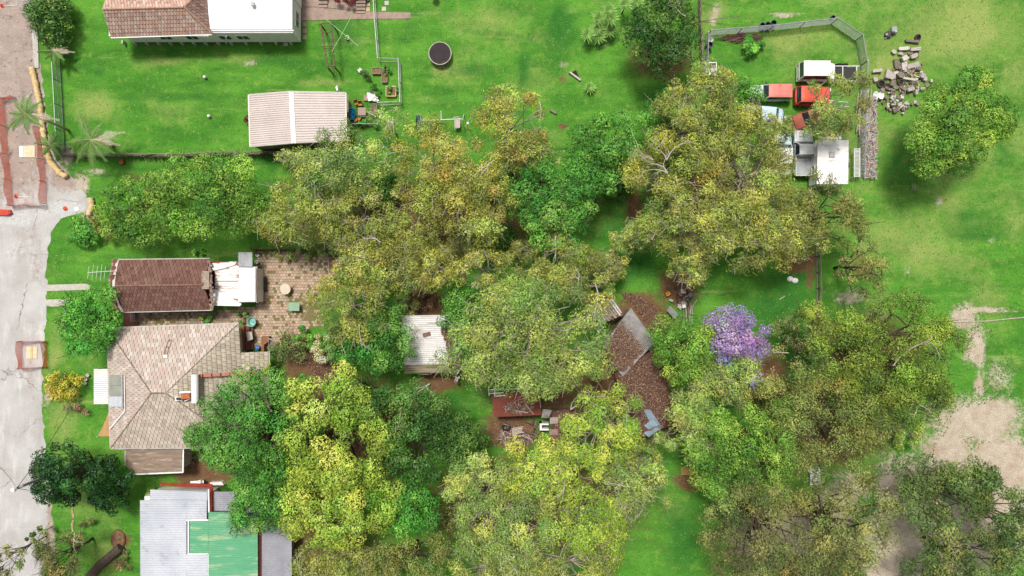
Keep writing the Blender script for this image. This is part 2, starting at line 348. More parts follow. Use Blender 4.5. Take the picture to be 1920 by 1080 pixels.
pv = obj('pavers', b, mat('worn clay paver', (1, 1, 1), (.75, .75, .75), scale=2, vcol=True, bump=.2, c3=S('#70683c', .7), thr3=(.6, .7), scale3=1.1), court, local=True); pv['kind'] = 'stuff'

# ------------------------------------------------------------------ vegetation
leafm = mat('leaf', (1, 1, 1), (.85, .85, .85), rough=.55, scale=1.5, vcol=True, translucent=.22, spec=.25)
glossm = mat('glossy leaf', (1, 1, 1), (.85, .85, .85), rough=.45, scale=1.5, vcol=True, translucent=.25, spec=.3)
barkp = mat('pale grey bark', S('#cdbfb0', .85), S('#a4978a', .8), scale=6, bump=.3)
barkd = mat('dark brown bark', S('#6e5c4e', .7), S('#4e4036', .7), scale=6, bump=.4)
barkw = mat('bleached dead wood', S('#cfc4b8', .8), S('#a89a8c', .75), scale=6, bump=.2)
# kind: leaf length, width, sprigs per clump factor, sprig radius (of clump), flatness, palette (dark, mid, bright), density, bark, material, normal jitter
KIND = {
 'olive':  dict(fuzz=.15, L=.27, Wd=.085, sr=.30, pal=('#6c763c', '#929c4c', '#c0c46c'), dens=250, bark='p', jit=.7),
 'ochre':  dict(fuzz=.16, L=.27, Wd=.085, sr=.30, pal=('#707a38', '#9ca04c', '#cccc72'), dens=240, bark='p', jit=.7),
 'gum':    dict(fuzz=.14, L=.26, Wd=.095, sr=.30, pal=('#68804a', '#8ea456', '#bcc870'), dens=250, bark='p', jit=.7),
 'lemon':  dict(L=.25, Wd=.10,  sr=.30, pal=('#6e8a38', '#9cb448', '#ccd86a'), dens=250, bark='p', jit=.65),
 'bright': dict(L=.24, Wd=.11,  sr=.28, pal=('#4e7c34', '#6e983e', '#a0be56'), dens=260, bark='d', jit=.6),
 'lawny':  dict(L=.24, Wd=.12,  sr=.26, pal=('#3f7c32', '#589c40', '#8cc25a'), dens=260, bark='d', jit=.55),
 'fig':    dict(L=.22, Wd=.13,  sr=.25, pal=('#3c6e2e', '#54903c', '#84b458'), dens=270, bark='d', jit=.5),
 'dark':   dict(L=.25, Wd=.14,  sr=.30, pal=('#335628', '#497434', '#789a4c'), dens=230, bark='d', jit=.7, gloss=1),
 'lime':   dict(L=.23, Wd=.13,  sr=.24, pal=('#76923a', '#a2ba4e', '#d2de74'), dens=270, bark='d', jit=.5),
 'paddock': dict(L=.25, Wd=.09, sr=.3, pal=('#526a30', '#708a3c', '#9cb64e'), dens=250, bark='d', jit=.8, fuzz=.18),
 'dull':   dict(L=.25, Wd=.08,  sr=.36, pal=('#66743e', '#869250', '#b2b26a'), dens=240, bark='d', jit=.9, fuzz=.22),
 'ashen':  dict(L=.25, Wd=.075, sr=.38, pal=('#5a623e', '#7e8650', '#a8ac6c'), dens=220, bark='d', jit=.9, fuzz=.25),
 'deep':   dict(L=.25, Wd=.11,  sr=.32, pal=('#465c34', '#647a42', '#949e60'), dens=220, bark='d', jit=.8),
 'pine':   dict(L=.26, Wd=.15,  sr=.28, pal=('#183618', '#244c22', '#447238'), dens=270, bark='d', jit=.4, gloss=1),
 'purple': dict(L=.17, Wd=.13,  sr=.22, pal=('#8a70ac', '#ac92c8', '#d2bede'), dens=280, bark='p', jit=.7),
 'cream':  dict(L=.16, Wd=.10,  sr=.30, pal=('#c0b47c', '#e0d49e', '#f0e8c0'), dens=330, bark='d', jit=.8),
 'yellow': dict(L=.16, Wd=.10,  sr=.33, pal=('#9a9c34', '#d0b848', '#e8d068'), dens=330, bark='d', jit=.8),
 'red':    dict(L=.22, Wd=.08,  sr=.5,  pal=('#582020', '#803230', '#a04a40'), dens=340, bark='d', jit=.9),
 'brush':  dict(L=.24, Wd=.05,  sr=.5,  pal=('#7c6448', '#a08464', '#c4ac8c'), dens=200, bark='d', jit=1.),
 'grey':   dict(L=.2, Wd=.07,   sr=.45, pal=('#64744a', '#84905a', '#acb07c'), dens=240, bark='d', jit=.9),
}
LEAVES = [0]; LS = .78
def foliage(rs, centres, radii, kd, n_total, flat=.8, cvar=.5):
    """leaf quads spread over sprigs that sit on the upper shells of clumps -> verts, colours"""
    K = KIND[kd]; C = np.asarray(centres); Rr = np.asarray(radii); w = Rr**2; w = w / w.sum()
    pal = np.array([S(h, 1.2 if kd == 'purple' else 1.36) for h in K['pal']]) * np.array([1, 1, 1 if kd in ('purple', 'cream', 'red', 'brush') else .85])
    V = []; CC = []; fz = K.get('fuzz', .10); hue = rs.normal(0, 1, (len(C), 3)) * np.array([.10, .04, .06]) * cvar * 2
    for i in range(len(C)):
        n = int(n_total * w[i]); ns = int(np.clip(8 + 9 * Rr[i], 8, 30))
        sd_ = rs.normal(size=(ns, 3)); sd_[:, 2] = np.abs(sd_[:, 2]) * rs.choice([1, 1, 1, -.3], ns); sd_ /= np.linalg.norm(sd_, axis=1)[:, None]
        zz = rs.uniform(-.3, 1, n); an = rs.uniform(0, 6.2832, n); rr = np.sqrt(1 - zz * zz); d = np.stack([rr * np.cos(an), rr * np.sin(an), zz], -1)
        dots = d @ sd_.T; k = dots.argmax(1); cs = dots[np.arange(n), k]; th = math.sqrt(2.6 / ns)
        lump = np.clip(1 - (1 - cs) / (th * th), 0, 1); sz = rs.uniform(.82, 1.16, ns)
        rad_ = Rr[i] * sz[k] * (.60 + .42 * np.sqrt(lump)) * (1 - fz * np.abs(rs.normal(size=n)) * 1.6)
        inner = rs.rand(n) < .10; rad_ = np.where(inner, rad_ * rs.uniform(.2, .8, n), rad_)
        p = C[i] + d * rad_[:, None] * np.array([1, 1, flat])
        out = d * .6 + (d - sd_[k] * cs[:, None]) * 1.6 + sd_[k] * .3 + np.array([0, 0, .15])
        nm = out + rs.normal(size=(n, 3)) * K['jit'] * .62; nm /= np.linalg.norm(nm, axis=1)[:, None]
        t = np.cross(nm, rs.normal(size=(n, 3))); t /= np.linalg.norm(t, axis=1)[:, None] + 1e-9; bb = np.cross(nm, t)
        s = rs.uniform(.45, 1.4, n)[:, None] * LS; L = K['L'] * s * .5; Wd = K['Wd'] * s * .5
        q = np.stack([p - t * L, p + bb * Wd, p + t * L, p - bb * Wd], 1)
        tone = np.clip(.42 + rs.normal(0, .24 * cvar * 2) + rs.normal(0, .15, ns)[k] + rs.normal(0, .15, n), 0, 1)
        c = np.where((tone < .5)[:, None], pal[0] + (pal[1] - pal[0]) * (tone * 2)[:, None], pal[1] + (pal[2] - pal[1]) * (tone * 2 - 1)[:, None])
        c = np.clip(c * (1 + hue[i]), 0, .8)
        V.append(q.reshape(-1, 3)); CC.append(np.repeat(c, 4, 0))
    return np.concatenate(V), np.concatenate(CC)
def leaf_obj(name, V, Cc, m, parent):
    o0 = ORG[parent.name]; LEAVES[0] += len(V) // 4
    return fast_mesh(name, V - np.array(o0), np.arange(len(V)).reshape(-1, 4), m, Cc, parent)

def tree(name, label, px, py, rx, ry, zt, kd, seed, cat='tree', group=None, clumps=None, zb=None, gap=0.0, base=None, dead=0, dens=1.0, cr=1.0, rot=0, twigs=True, limbs=None, low=.55):
    """trunk + limbs + crown; crown centre at pixel px,py, half-axes rx,ry in pixels"""
    rs = np.random.RandomState(seed); K = KIND[kd]; cov = 1.14 if group and cat == 'tree' else 1.0; rx *= cov; ry *= cov
    zb = zt * .45 if zb is None else zb; zc = zb + (zt - zb) * .35
    c = P(px, py, zc); a, bq = W(rx, zc), W(ry, zc); Rm = math.sqrt(a * bq)
    root = P(*(base or (960 + (px - 960) * (H - zc) / H, 540 + (py - 540) * (H - zc) / H)))
    t = thing(name, label, cat, (root.x, root.y, 0), group)
    rc0 = min(.34 * Rm, .5 + .15 * Rm) * cr; n = clumps or int(2.3 * (Rm / rc0) ** 2) + 2; n = min(n, 64)
    pts = []; tries = 0; ca, sa = math.cos(R(rot)), math.sin(R(rot))
    ph = rs.rand(3) * 6.28
    while len(pts) < n and tries < 4000:
        tries += 1; best = None
        for _ in range(5):
            ang = rs.rand() * 6.2832; rr = math.sqrt(rs.rand())
            q = np.array([rr * math.cos(ang), rr * math.sin(ang)]); dm = min([np.hypot(*(q - p[:2])) for p in pts] or [9])
            if best is None or dm > best[0]: best = (dm, q, ang, rr)
        _, q, ang, rr = best
        lob = 1 + .13 * math.sin(2 * ang + ph[0]) + .10 * math.sin(3 * ang + ph[1]) + .07 * math.sin(5 * ang + ph[2])
        pts.append(np.array([q[0] * lob, q[1] * lob, rr]))
    cen = []; rad = []
    for q in pts:
        if rs.rand() < gap: continue
        rc = rc0 * rs.uniform(.72, 1.28)
        lim = max(.1, 1.06 - rc * .62 / Rm); x, y = q[0] * a * lim, q[1] * bq * lim
        x, y = x * ca - y * sa, x * sa + y * ca
        dome = math.sqrt(max(0, 1 - min(1, q[2])**2 * .9))
        z = zb + (zt - zb) * (.15 + .75 * dome * rs.uniform(low, 1.0)); z = min(z, zt - rc * .6)
        cen.append((c.x + x, c.y + y, z)); rad.append(rc)
    V, Cc = foliage(rs, cen, rad, kd, int(K['dens'] * dens * DENS * math.pi * a * bq))
    leaf_obj('crown', V, Cc, glossm if K.get('gloss') else leafm, t)
    bark = {'p': barkp, 'd': barkd}[K['bark']]
    # trunk with limbs reaching every clump
    b = MB(); r0 = max(.05, Rm * .045); fork = Vector((root.x * .7 + c.x * .3, root.y * .7 + c.y * .3, zb * .55))
    b.tube([root + Vector((0, 0, -.1)), root.lerp(fork, .5) + Vector((rs.normal() * .06, rs.normal() * .06, 0)), fork, fork.lerp(Vector((c.x, c.y, zt * .75)), .6)], [r0 * 1.25, r0, r0 * .85, r0 * .35], 7)
    tr = obj('trunk', b, bark, t, smooth=True)
    b = MB()
    for i, q in enumerate(cen):
        e = Vector(q); s = fork.lerp(Vector((c.x, c.y, zt * .7)), rs.uniform(0, .5)); h = e - s
        mid = s + h * .5 + Vector((rs.normal() * .12 * Rm, rs.normal() * .12 * Rm, -abs(h.length) * .10)); m2 = s.lerp(e, .8) + Vector((rs.normal() * .06 * Rm, rs.normal() * .06 * Rm, 0))
        b.tube([s, mid, m2, e + Vector((0, 0, rad[i] * .5))], [r0 * .5, r0 * .33, r0 * .2, .012], 5, cap=False)
        if twigs:
            for _ in range(6):
                d = Vector(rs.normal(size=3)); d.z = abs(d.z) * .8; d.normalize(); f = d + Vector(rs.normal(size=3)) * .35
                b.tube([m2.lerp(e, rs.rand()), e + d * rad[i] * .6, e + f * rad[i] * .98], [.034, .026, .012], 3, cap=False)
    if b.v: obj('branches', b, bark, t, smooth=True)['kind'] = 'stuff'
    for i in range(dead):        # bare bleached limbs poking out of the crown
        q = cen[rs.randint(len(cen))]; e = Vector(q); d = Vector((rs.normal(), rs.normal(), .15)); d.normalize()
        b = MB(); s = e - d * Rm * .25 + Vector((0, 0, .2)); top = zt * 1.0
        deadlimb(b, rs, Vector((s.x, s.y, min(top, s.z + .5))), d, Rm * rs.uniform(.45, .75), .055)
        obj('dead_limb', b, barkw, t, smooth=True)
    return t
def deadlimb(b, rs, s, d, ln, r, lvl=0):
    pts = [s]; k = 5
    for i in range(k):
        d = (d + Vector(rs.normal(size=3)) * .22); d.z *= .6; d.normalize(); pts.append(pts[-1] + d * ln / k)
    b.tube(pts, [r * (1 - .8 * i / k) for i in range(k + 1)], 5, cap=False)
    if lvl < 2:
        for j in range(2 if lvl == 0 else 2):
            i = rs.randint(1, k); side = Vector(rs.normal(size=3)); side.z = abs(side.z) * .4
            deadlimb(b, rs, pts[i], (d + side * .8).normalized(), ln * rs.uniform(.35, .6), r * .55, lvl + 1)
def shrub(name, label, px, py, rx, ry, zt, kd, seed, cat='shrub', **k):
    k.setdefault('zb', .15); k.setdefault('clumps', max(5, int(rx * ry / 60))); return tree(name, label, px, py, rx, ry, zt, kd, seed, cat=cat, **k)
DENS = 1.45
# ------------------------------------------------------------------ buildings
white_m = mat('white painted metal', S('#f4f2ee', .9), S('#e4e2de', .88), rough=.5, scale=.8, fine=.04, c3=S('#cfc8be', .85), scale3=1.3, thr3=(.62, .75))
white_wall = mat('white weatherboard', S('#eeece8', .85), S('#dedad4', .82), scale=1.5, fine=.05)
glass = mat('dark window glass', S('#5a666c', .5), S('#3c464c', .5), rough=.12, spec=.6)
beige_roof = mat('pinkish beige roof metal', S('#d8ccc6', .85), S('#cabdb6', .82), rough=.5, scale=.5, fine=.03)
beige_trim = mat('cream trim metal', S('#ece6dc', .85), rough=.5)
tan_wall = mat('tan wall cladding', S('#b09c86', .75), S('#947f6a', .7), scale=2)
brick = mat('red brown brick', S('#8c5a48', .75), S('#6e4436', .7), scale=5, bump=.3)
red_trim = mat('dull red paint', S('#a8432f', .75), S('#8c3626', .7), scale=2)
gutter_m = mat('pale gutter', S('#cfccc6', .8), S('#aaa59e', .75), rough=.5, scale=2)
def corr(parent, A, B, C, D, m, sw=.9, pitch=.23, amp=.022, name='roof_sheet', jit=.004, rib='trap', gapf=0, ragged=0):
    """corrugated sheets: ribs run A->D, profile along A->B; every sheet its own part"""
    A, B, C, D = map(Vector, (A, B, C, D)); n = max(1, round((B - A).length / sw)); nm = (B - A).cross(D - A).normalized()
    if nm.z < 0: nm = -nm
    out = []
    for i in range(n):
        b = MB(); u0, u1 = i / n, (i + 1 - gapf * rnd.random()) / n; ra, rb = rnd.random() * ragged, 1 - rnd.random() * ragged; k = max(2, round((B - A).length / n / pitch)); top = []; bot = []
        dz = rnd.uniform(-jit, jit)
        for j in range(k * 4 + 1):
            u = u0 + (u1 - u0) * j / (k * 4)
            h = (amp if j % 4 == 1 or j % 4 == 2 else -amp) if rib == 'trap' else amp * math.sin(j * math.pi / 2)
            if rib == 'trap' and j % 4 == 0: h = -amp
            off = nm * (h + amp + .006 + dz)
            e0_, e1_ = A.lerp(B, u), D.lerp(C, u); top.append(e0_.lerp(e1_, ra) + off); bot.append(e0_.lerp(e1_, rb) + off)
        q = len(top); b.add(top + bot, [(j, j + 1, q + j + 1, q + j) for j in range(q - 1)])
        out.append(obj(name, b, m, parent))
    return out
def wallbox(parent, poly, z0, z1, m, name='wall'):
    b = MB(); b.prism([(p[0], p[1]) for p in poly], z0, z1); return obj(name, b, m, parent)
def window(parent, c, w, h, ang, frame=None, name='window'):
    """window on a wall; c centre, ang = outward normal direction"""
    M = Matrix.Rotation(ang, 3, 'Z'); b = MB(); c = Vector(c)
    for dy, dz, sy, sz in ((0, h/2, w + .1, .06), (0, -h/2, w + .1, .06), (w/2, 0, .06, h), (-w/2, 0, .06, h), (0, 0, .04, h)):
        b.box(c + M @ Vector((.03, dy, dz)), (.07, sy, sz), M=M)
    f = obj(name, b, frame or beige_trim, parent); b = MB(); b.box(c + M @ Vector((.012, 0, 0)), (.02, w - .05, h - .05), M=M); obj('pane', b, glass, f)
    return f
def door(parent, c, w, h, ang, m):
    M = Matrix.Rotation(ang, 3, 'Z'); b = MB(); c = Vector(c); b.box(c + M @ Vector((.03, 0, h/2)), (.06, w, h), M=M); d = obj('door', b, m, parent)
    b = MB(); b.box(c + M @ Vector((.08, w * .38, 1.0)), (.05, .1, .04), M=M); obj('handle', b, gutter_m, d)
def clip(poly, conv):
    out = poly
    n = len(conv)
    for i in range(n):
        a, b2 = conv[i], conv[(i+1) % n]; inp = out; out = []
        side = lambda p: (b2[0]-a[0])*(p[1]-a[1]) - (b2[1]-a[1])*(p[0]-a[0])
        for j in range(len(inp)):
            p, q = inp[j], inp[(j+1) % len(inp)]; sp, sq = side(p), side(q)
            if sp >= 0: out.append(p)
            if (sp >= 0) != (sq >= 0):
                t = sp / (sp - sq); out.append((p[0] + (q[0]-p[0])*t, p[1] + (q[1]-p[1])*t))
        if not out: return []
    return out
def facet_frame(pts):
    o = pts[0]; u = (pts[1] - pts[0]).normalized(); nm = Vector()
    for i in range(len(pts)): nm += (pts[i] - o).cross(pts[(i+1) % len(pts)] - o)
    nm.normalize()
    if nm.z < 0: nm = -nm
    v = nm.cross(u).normalized()
    if (sum(pts, Vector()) / len(pts) - o).dot(v) < 0: v = -v
    return o, u, v, nm
def tiles(pts, tw, tl, cols, mb, thick=.035, lift=.02, stagger=.5, var=.055, keep=None):
    """roof tiles over a planar convex facet (first edge = eave); each tile clipped to the facet, front edge proud"""
    o, u, v, nm = facet_frame(pts); flat = [((p - o).dot(u), (p - o).dot(v)) for p in pts]
    A = sum(flat[i][0]*flat[(i+1) % len(flat)][1] - flat[(i+1) % len(flat)][0]*flat[i][1] for i in range(len(flat)))
    if A < 0: flat = flat[::-1]
    x0, x1 = min(p[0] for p in flat), max(p[0] for p in flat); y1 = max(p[1] for p in flat); solo = []
    for r in range(int(y1 / tl) + 1):
        for k in range(int((x1 - x0) / tw) + 2):
            x = x0 + (k - (stagger if r % 2 else 0)) * tw; y = r * tl
            full = [(x + .018, y), (x + tw - .018, y), (x + tw - .018, y + tl + .02), (x + .018, y + tl + .02)]
            q = clip(full, flat)
            if len(q) < 3: continue
            hgt = lambda p: lift + thick * (1 - (p[1] - y) / tl) + dz
            dz = rnd.uniform(0, .006); tc = rnd.uniform(1 - var, 1 + var * .6); c = cols[int(rnd.random() ** 1.3 * len(cols))]; c = tuple(a * tc for a in c)
            if keep is not None and len(q) == 4 and all(abs(a[0]-b2[0]) + abs(a[1]-b2[1]) < 1e-6 for a, b2 in zip(sorted(q), sorted(full))) and len(solo) < keep:
                solo.append(o + u * (x + tw/2) + v * (y + tl/2)); continue
            top = [o + u * p[0] + v * p[1] + nm * hgt(p) for p in q]; bot = [o + u * p[0] + v * p[1] + nm * .002 for p in q]; n = len(q)
            mb.add(top + bot, [tuple(range(n))] + [(i, n + i, n + (i+1) % n, (i+1) % n) for i in range(n)], c)
    return solo, (u, v, nm)
def capline(parent, pts, r, m, name='ridge_cap', seg=.4):
    b = MB()
    for a, c in zip(pts, pts[1:]):
        a, c = Vector(a), Vector(c); n = max(1, int((c - a).length / seg))
        for i in range(n):
            p, q = a.lerp(c, i / n), a.lerp(c, (i + .94) / n); b.tube([p, q], [r * rnd.uniform(.95, 1.08), r * .94], 8, col=(rnd.uniform(.8, 1.1),) * 3)
    return obj(name, b, m, parent)
def gutter(parent, pts, r=.06, m=None, name='gutter'):
    b = MB()
    for a, c in zip(pts, pts[1:]):
        a, c = Vector(a), Vector(c); d = (c - a); ang = math.atan2(d.y, d.x); b.box((a + c) / 2 - Vector((0, 0, .05)), (d.length + .04, .12, .11), ang)
    return obj(name, b, m or gutter_m, parent)

tile_mat = lambda n, **k: mat(n, (1, 1, 1), (.8, .8, .8), scale=3, vcol=True, bump=.25, rough=.9, spec=.15, **k)
# --- top left house: terracotta gable/hip with white metal section
hs1 = thing('tiled_house', 'white house with terracotta tile roof and white metal roof half, top left', 'house', P(330, 30))
ez, rz_ = 2.9, 4.7
A, Bq = P(193, 17, rz_), P(345, 13, rz_); C1, D1 = P(208, 69, ez), P(397, 63, ez); C0, D0 = P(208, -36, ez), P(397, -38, ez)
terr = tile_mat('weathered terracotta tile', c3=S('#b59a88', .8), thr3=(.58, .75), scale3=.6)
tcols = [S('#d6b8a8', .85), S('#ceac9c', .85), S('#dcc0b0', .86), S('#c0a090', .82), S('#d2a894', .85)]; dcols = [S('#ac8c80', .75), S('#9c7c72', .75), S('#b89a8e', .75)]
b = MB(); b.slab([C1, D1, Bq, A], .06); b.slab([D0, C0, A, Bq], .06); b.slab([D1, D0, Bq], .06); rf = obj('roof', b, brick, hs1)
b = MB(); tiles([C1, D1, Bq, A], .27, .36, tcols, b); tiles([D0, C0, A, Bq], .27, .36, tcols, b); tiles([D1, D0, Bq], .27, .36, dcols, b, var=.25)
obj('roof_tiles', b, terr, rf)['kind'] = 'stuff'
rc = tile_mat('terracotta ridge'); 
capline(rf, [A, Bq], .11, mat('terracotta cap', S('#cda58e', .8), S('#b98c76', .78), scale=2, objrand=.1)); capline(rf, [Bq, D1], .11, MATS['terracotta cap']); capline(rf, [Bq, D0], .11, MATS['terracotta cap'])
wy = P(0, 80, .4).y; wl_ = P(226, 70, 2.6).x; wr_ = P(551, 70, 2.6).x
wallbox(hs1, [(wl_, wy), (wr_, wy), (wr_, wy + 5.2), (wl_, wy + 5.2)], .55, 2.84, white_wall)
b = MB(); b.slab([(wl_ - .9, wy - .3, 2.86), (P(390, 0, 3).x, wy - .3, 2.86), (P(390, 0, 3).x, wy + 5, 2.86), (wl_ - .9, wy + 5, 2.86)], .03); obj('soffit', b, white_wall, hs1)
b = MB(); b.slab([P(389, 55, 3.0), P(548, 55, 3.0), P(548, -60, 3.45), P(389, -60, 3.45)], .1); wr = obj('white_roof', b, white_m, hs1)
corr(wr, P(389, 55, 3.01), P(548, 55, 3.01), P(548, -60, 3.46), P(389, -60, 3.46), white_m, sw=1.0, pitch=.5, amp=.008)
gutter(hs1, [C1 + Vector((0, -.07, 0)), D1 + Vector((0, -.07, 0))], m=white_m); gutter(hs1, [P(391, 57, 2.96), P(550, 57, 2.96)], m=white_m)
for x in (312, 362, 424, 457): window(hs1, (P(x, 75, 1.6).x, wy, 1.75), 1.1, 1.0, -math.pi/2, white_m)
window(hs1, (wr_, wy + 1.6, 1.75), 1.4, 1.0, 0, white_m); door(hs1, (wr_, wy + 3.6, .55), .85, 1.95, 0, white_wall)
for x in (232, 254, 276, 298, 320, 342, 364, 386, 410, 434, 462, 490, 518, 546):
    b = MB(); p = P(x, 80, .3); b.box((p.x, wy + .02, .28), (.16, .3, .6)); obj('stump', b, pale_conc, hs1)
b = MB(); b.box(P(474, 8, 3.5), (.3, .3, .25)); obj('roof_vent', b, gutter_m, hs1)
b = MB(); b.tube([P(424, 68, 2.8), P(424, 79, .5), P(424, 83, .05)], .04, 6); obj('downpipe', b, white_m, hs1)
# --- corrugated garage
ga = thing('garage', 'pinkish beige corrugated gable garage with white ridge on the upper lawn', 'garage', P(560, 230))
ez, rz_ = 2.5, 3.35
NW, NR, NE = P(467, 178, ez), P(546, 172, rz_), P(647, 174, ez); SW, SR, SE = P(470, 275, ez), P(551, 268, rz_), P(648, 264, ez)
b = MB(); b.slab([NW, SW, SR, NR], .05); b.slab([NR, SR, SE, NE], .05); rf = obj('roof', b, beige_trim, ga)
corr(rf, NW, SW, SR, NR, beige_roof, sw=.8, pitch=.22, amp=.03); corr(rf, NE, SE, SR, NR, beige_roof, sw=.8, pitch=.22, amp=.03)
b = MB(); b.slab([NR + Vector((-.2, .05, .05)), SR + Vector((-.2, -.05, .05)), SR + Vector((.2, -.05, .05)), NR + Vector((.2, .05, .05))], .06); obj('ridge_cap', b, white_m, ga)
gutter(ga, [NW + Vector((-.06, 0, 0)), SW + Vector((-.06, 0, 0))], m=beige_trim); gutter(ga, [NE + Vector((.06, 0, 0)), SE + Vector((.06, 0, 0))], m=beige_trim)
b = MB()
for a, c in ((NW, NR), (NR, NE), (SW, SR), (SR, SE)): b.tube([a + Vector((0, 0, .04)), c + Vector((0, 0, .04))], .06, 4)
obj('barge_board', b, beige_trim, ga)
wpoly = [NW + Vector((.15, -.15, 0)), NE + Vector((-.12, -.15, 0)), SE + Vector((-.12, .12, 0)), SW + Vector((.15, .12, 0))]
wallbox(ga, wpoly, 0, 2.44, tan_wall)
mid = (NE + SE) / 2; door(ga, (wpoly[1].x - .0, mid.y + .8, 0), .9, 2.0, 0, brownwood); window(ga, (wpoly[1].x + .01, mid.y - 1.0, 1.5), 1.1, .8, 0)
b = MB(); b.box((wpoly[1].x + .12, NE.y - .9, 2.3), (.5, 1.6, .05)); obj('door_hood', b, tan_wall, ga)
# --- tiled garage of the lot
tg = thing('tiled_garage', 'brown tiled gable garage with stepped brick parapet at its left end', 'garage', P(305, 535))
ez, rz_ = 2.5, 3.7
NWg, NEg, SEg, SWg = P(222, 488, ez), P(393, 486, ez), P(398, 580, ez), P(232, 584, ez); RWg, REg = P(216, 536, rz_), P(381, 534, rz_)
b = MB(); b.slab([NEg, NWg, RWg, REg], .05); b.slab([SWg, SEg, REg, RWg], .05); rf = obj('roof', b, brick, tg)
bt = tile_mat('brown concrete tile', c3=S('#5c4640', .6), thr3=(.6, .75), scale3=.5)
bc = [S('#8a685c', .76), S('#846156', .76), S('#8e6e61', .76), S('#7c5a50', .74)]
b = MB(); tiles([NEg, NWg, RWg, REg], .33, .37, bc, b, var=.12); tiles([SWg, SEg, REg, RWg], .33, .37, bc, b, var=.12); obj('roof_tiles', b, bt, rf)['kind'] = 'stuff'
capline(rf, [RWg, REg], .10, mat('brown ridge', S('#a07a68', .75), S('#84604f', .7), scale=2))
gutter(tg, [NWg + Vector((0, .06, 0)), NEg + Vector((0, .06, 0))]); gutter(tg, [SWg + Vector((0, -.06, 0)), SEg + Vector((0, -.06, 0))])
wallbox(tg, [NWg + Vector((.25, -.2, 0)), NEg + Vector((-.1, -.2, 0)), SEg + Vector((-.1, .2, 0)), SWg + Vector((.25, .2, 0))], 0, 2.42, brick)
pp = [P(219, 488, 2.6), P(216, 500, 2.9), P(213, 516, 3.3), P(211, 536, 3.75), P(214, 553, 3.35), P(220, 570, 2.9), P(228, 585, 2.6)]
b = MB()
for a, c in zip(pp, pp[1:]):
    m_ = (a + c) / 2; d = c - a; b.box((m_.x - .1, m_.y, m_.z / 2), (.3, d.length * .96, m_.z), 0)
pw_ = obj('parapet', b, brick, tg)
b = MB()
for i in range(44):
    t = i / 43 * (len(pp) - 1); k = min(int(t), len(pp) - 2); q = pp[k].lerp(pp[k+1], t - k)
    b.box((q.x - .32 + rnd.uniform(-.08, .03), q.y, q.z - .18 + rnd.uniform(-.05, .02)), (.24, .14, .1), rnd.uniform(-.15, .15), col=(rnd.uniform(.7, 1.2),) * 3)
obj('parapet_bricks', b, mat('pale old brick', S('#b09a8a', .75), S('#8a6e60', .7), scale=4, vcol=True), pw_)['kind'] = 'stuff'
b = MB()
for a, c in zip(pp, pp[1:]): b.slab([a + Vector((-.03, 0, .03)), c + Vector((-.03, 0, .03)), c + Vector((.2, 0, .03)), a + Vector((.2, 0, .03))], .06)
obj('coping', b, mat('white coping', S('#ddd6d0', .85), S('#bcb2aa', .8), scale=3), pw_)
b = MB()      # chipped mortar edge at the right gable
for i in range(34):
    q = P(393 + i * .15, 490 + i * 2.7, 2.6 + 1.0 * (1 - abs(i - 17) / 17)); b.box(q + Vector((rnd.uniform(-.1, .12), 0, .02)), (.28, .16, .1), rnd.uniform(-.2, .2), col=(rnd.uniform(.6, 1.2),) * 3)
obj('gable_bricks', b, MATS['pale old brick'], tg)['kind'] = 'stuff'
b = MB(); b.slab([P(378, 508, 3.45), P(378, 542, 3.72), P(392, 542, 3.72), P(392, 508, 3.45)], .05); obj('patched_cement', b, mat('patched cement', S('#b5a596', .8), S('#8c7a6c', .7), scale=4, bump=.4), tg)
# TV antenna on a mast at the parapet
an = thing('tv_antenna', 'white stick television antenna lying over the grass left of the tiled garage', 'antenna', P(214, 508))
b = MB(); b.tube([P(214, 508, 0), P(213, 508, 4.4)], .03, 6); obj('mast', b, gutter_m, an)
b = MB(); b.tube([P(213, 508, 4.3), P(164, 511, 4.3)], .02, 5); obj('boom', b, white_m, an)
for i, x in enumerate((165, 173, 181, 189, 196)):
    b = MB(); h = 12 + (i % 2) * 3; b.tube([P(x + 2, 511 - h, 4.32), P(x - 1, 511 + h, 4.32)], .014, 4); obj('element', b, white_m, an)
# rusty white lean-to
rusty = mat('white iron with rust', S('#efece8', .88), S('#ddd6d0', .85), rough=.6, scale=1, c3=S('#a84f30', .75), thr3=(.51, .57), scale3=.8, stretch=(.45, 1.3, 1), fine=.05)
lt = thing('lean_to', 'white painted iron lean-to with rust streaks behind the tiled garage', 'shed', P(440, 535))
b = MB(); b.prism([P(403, 495, 2.2)[:2], P(478, 503, 2.2)[:2], P(478, 566, 2.2)[:2], P(403, 570, 2.2)[:2]], 0, 2.15); obj('wall', b, white_wall, lt)
corr(lt, P(403, 572, 2.3), P(403, 528, 2.4), P(448, 528, 2.3), P(448, 568, 2.25), rusty, sw=.8, pitch=.25, amp=.012)
corr(lt, P(403, 527, 2.42), P(403, 496, 2.45), P(448, 492, 2.35), P(448, 527, 2.35), rusty, sw=.8, pitch=.25, amp=.012)
corr(lt, P(447, 566, 2.3), P(447, 500, 2.34), P(479, 500, 2.25), P(479, 566, 2.2), white_m, sw=.9, pitch=.3, amp=.01)
b = MB(); b.slab([P(398, 543, 2.62), P(404, 542, 2.62), P(453, 570, 2.5), P(450, 574, 2.5), P(401, 573, 2.5)], .03); obj('roof_flashing', b, white_m, lt)
b = MB(); b.slab([P(396, 508, 2.62), P(398, 492, 2.55), P(444, 490, 2.5), P(440, 497, 2.5), P(412, 505, 2.6)], .03); obj('roof_flashing', b, rusty, lt)
gutter(lt, [P(481, 500, 2.2), P(482, 567, 2.15)]); b = MB(); b.tube([P(480, 503, 2.36), P(482, 566, 2.28)], .03, 5); obj('ridge_pole', b, brownwood, lt)
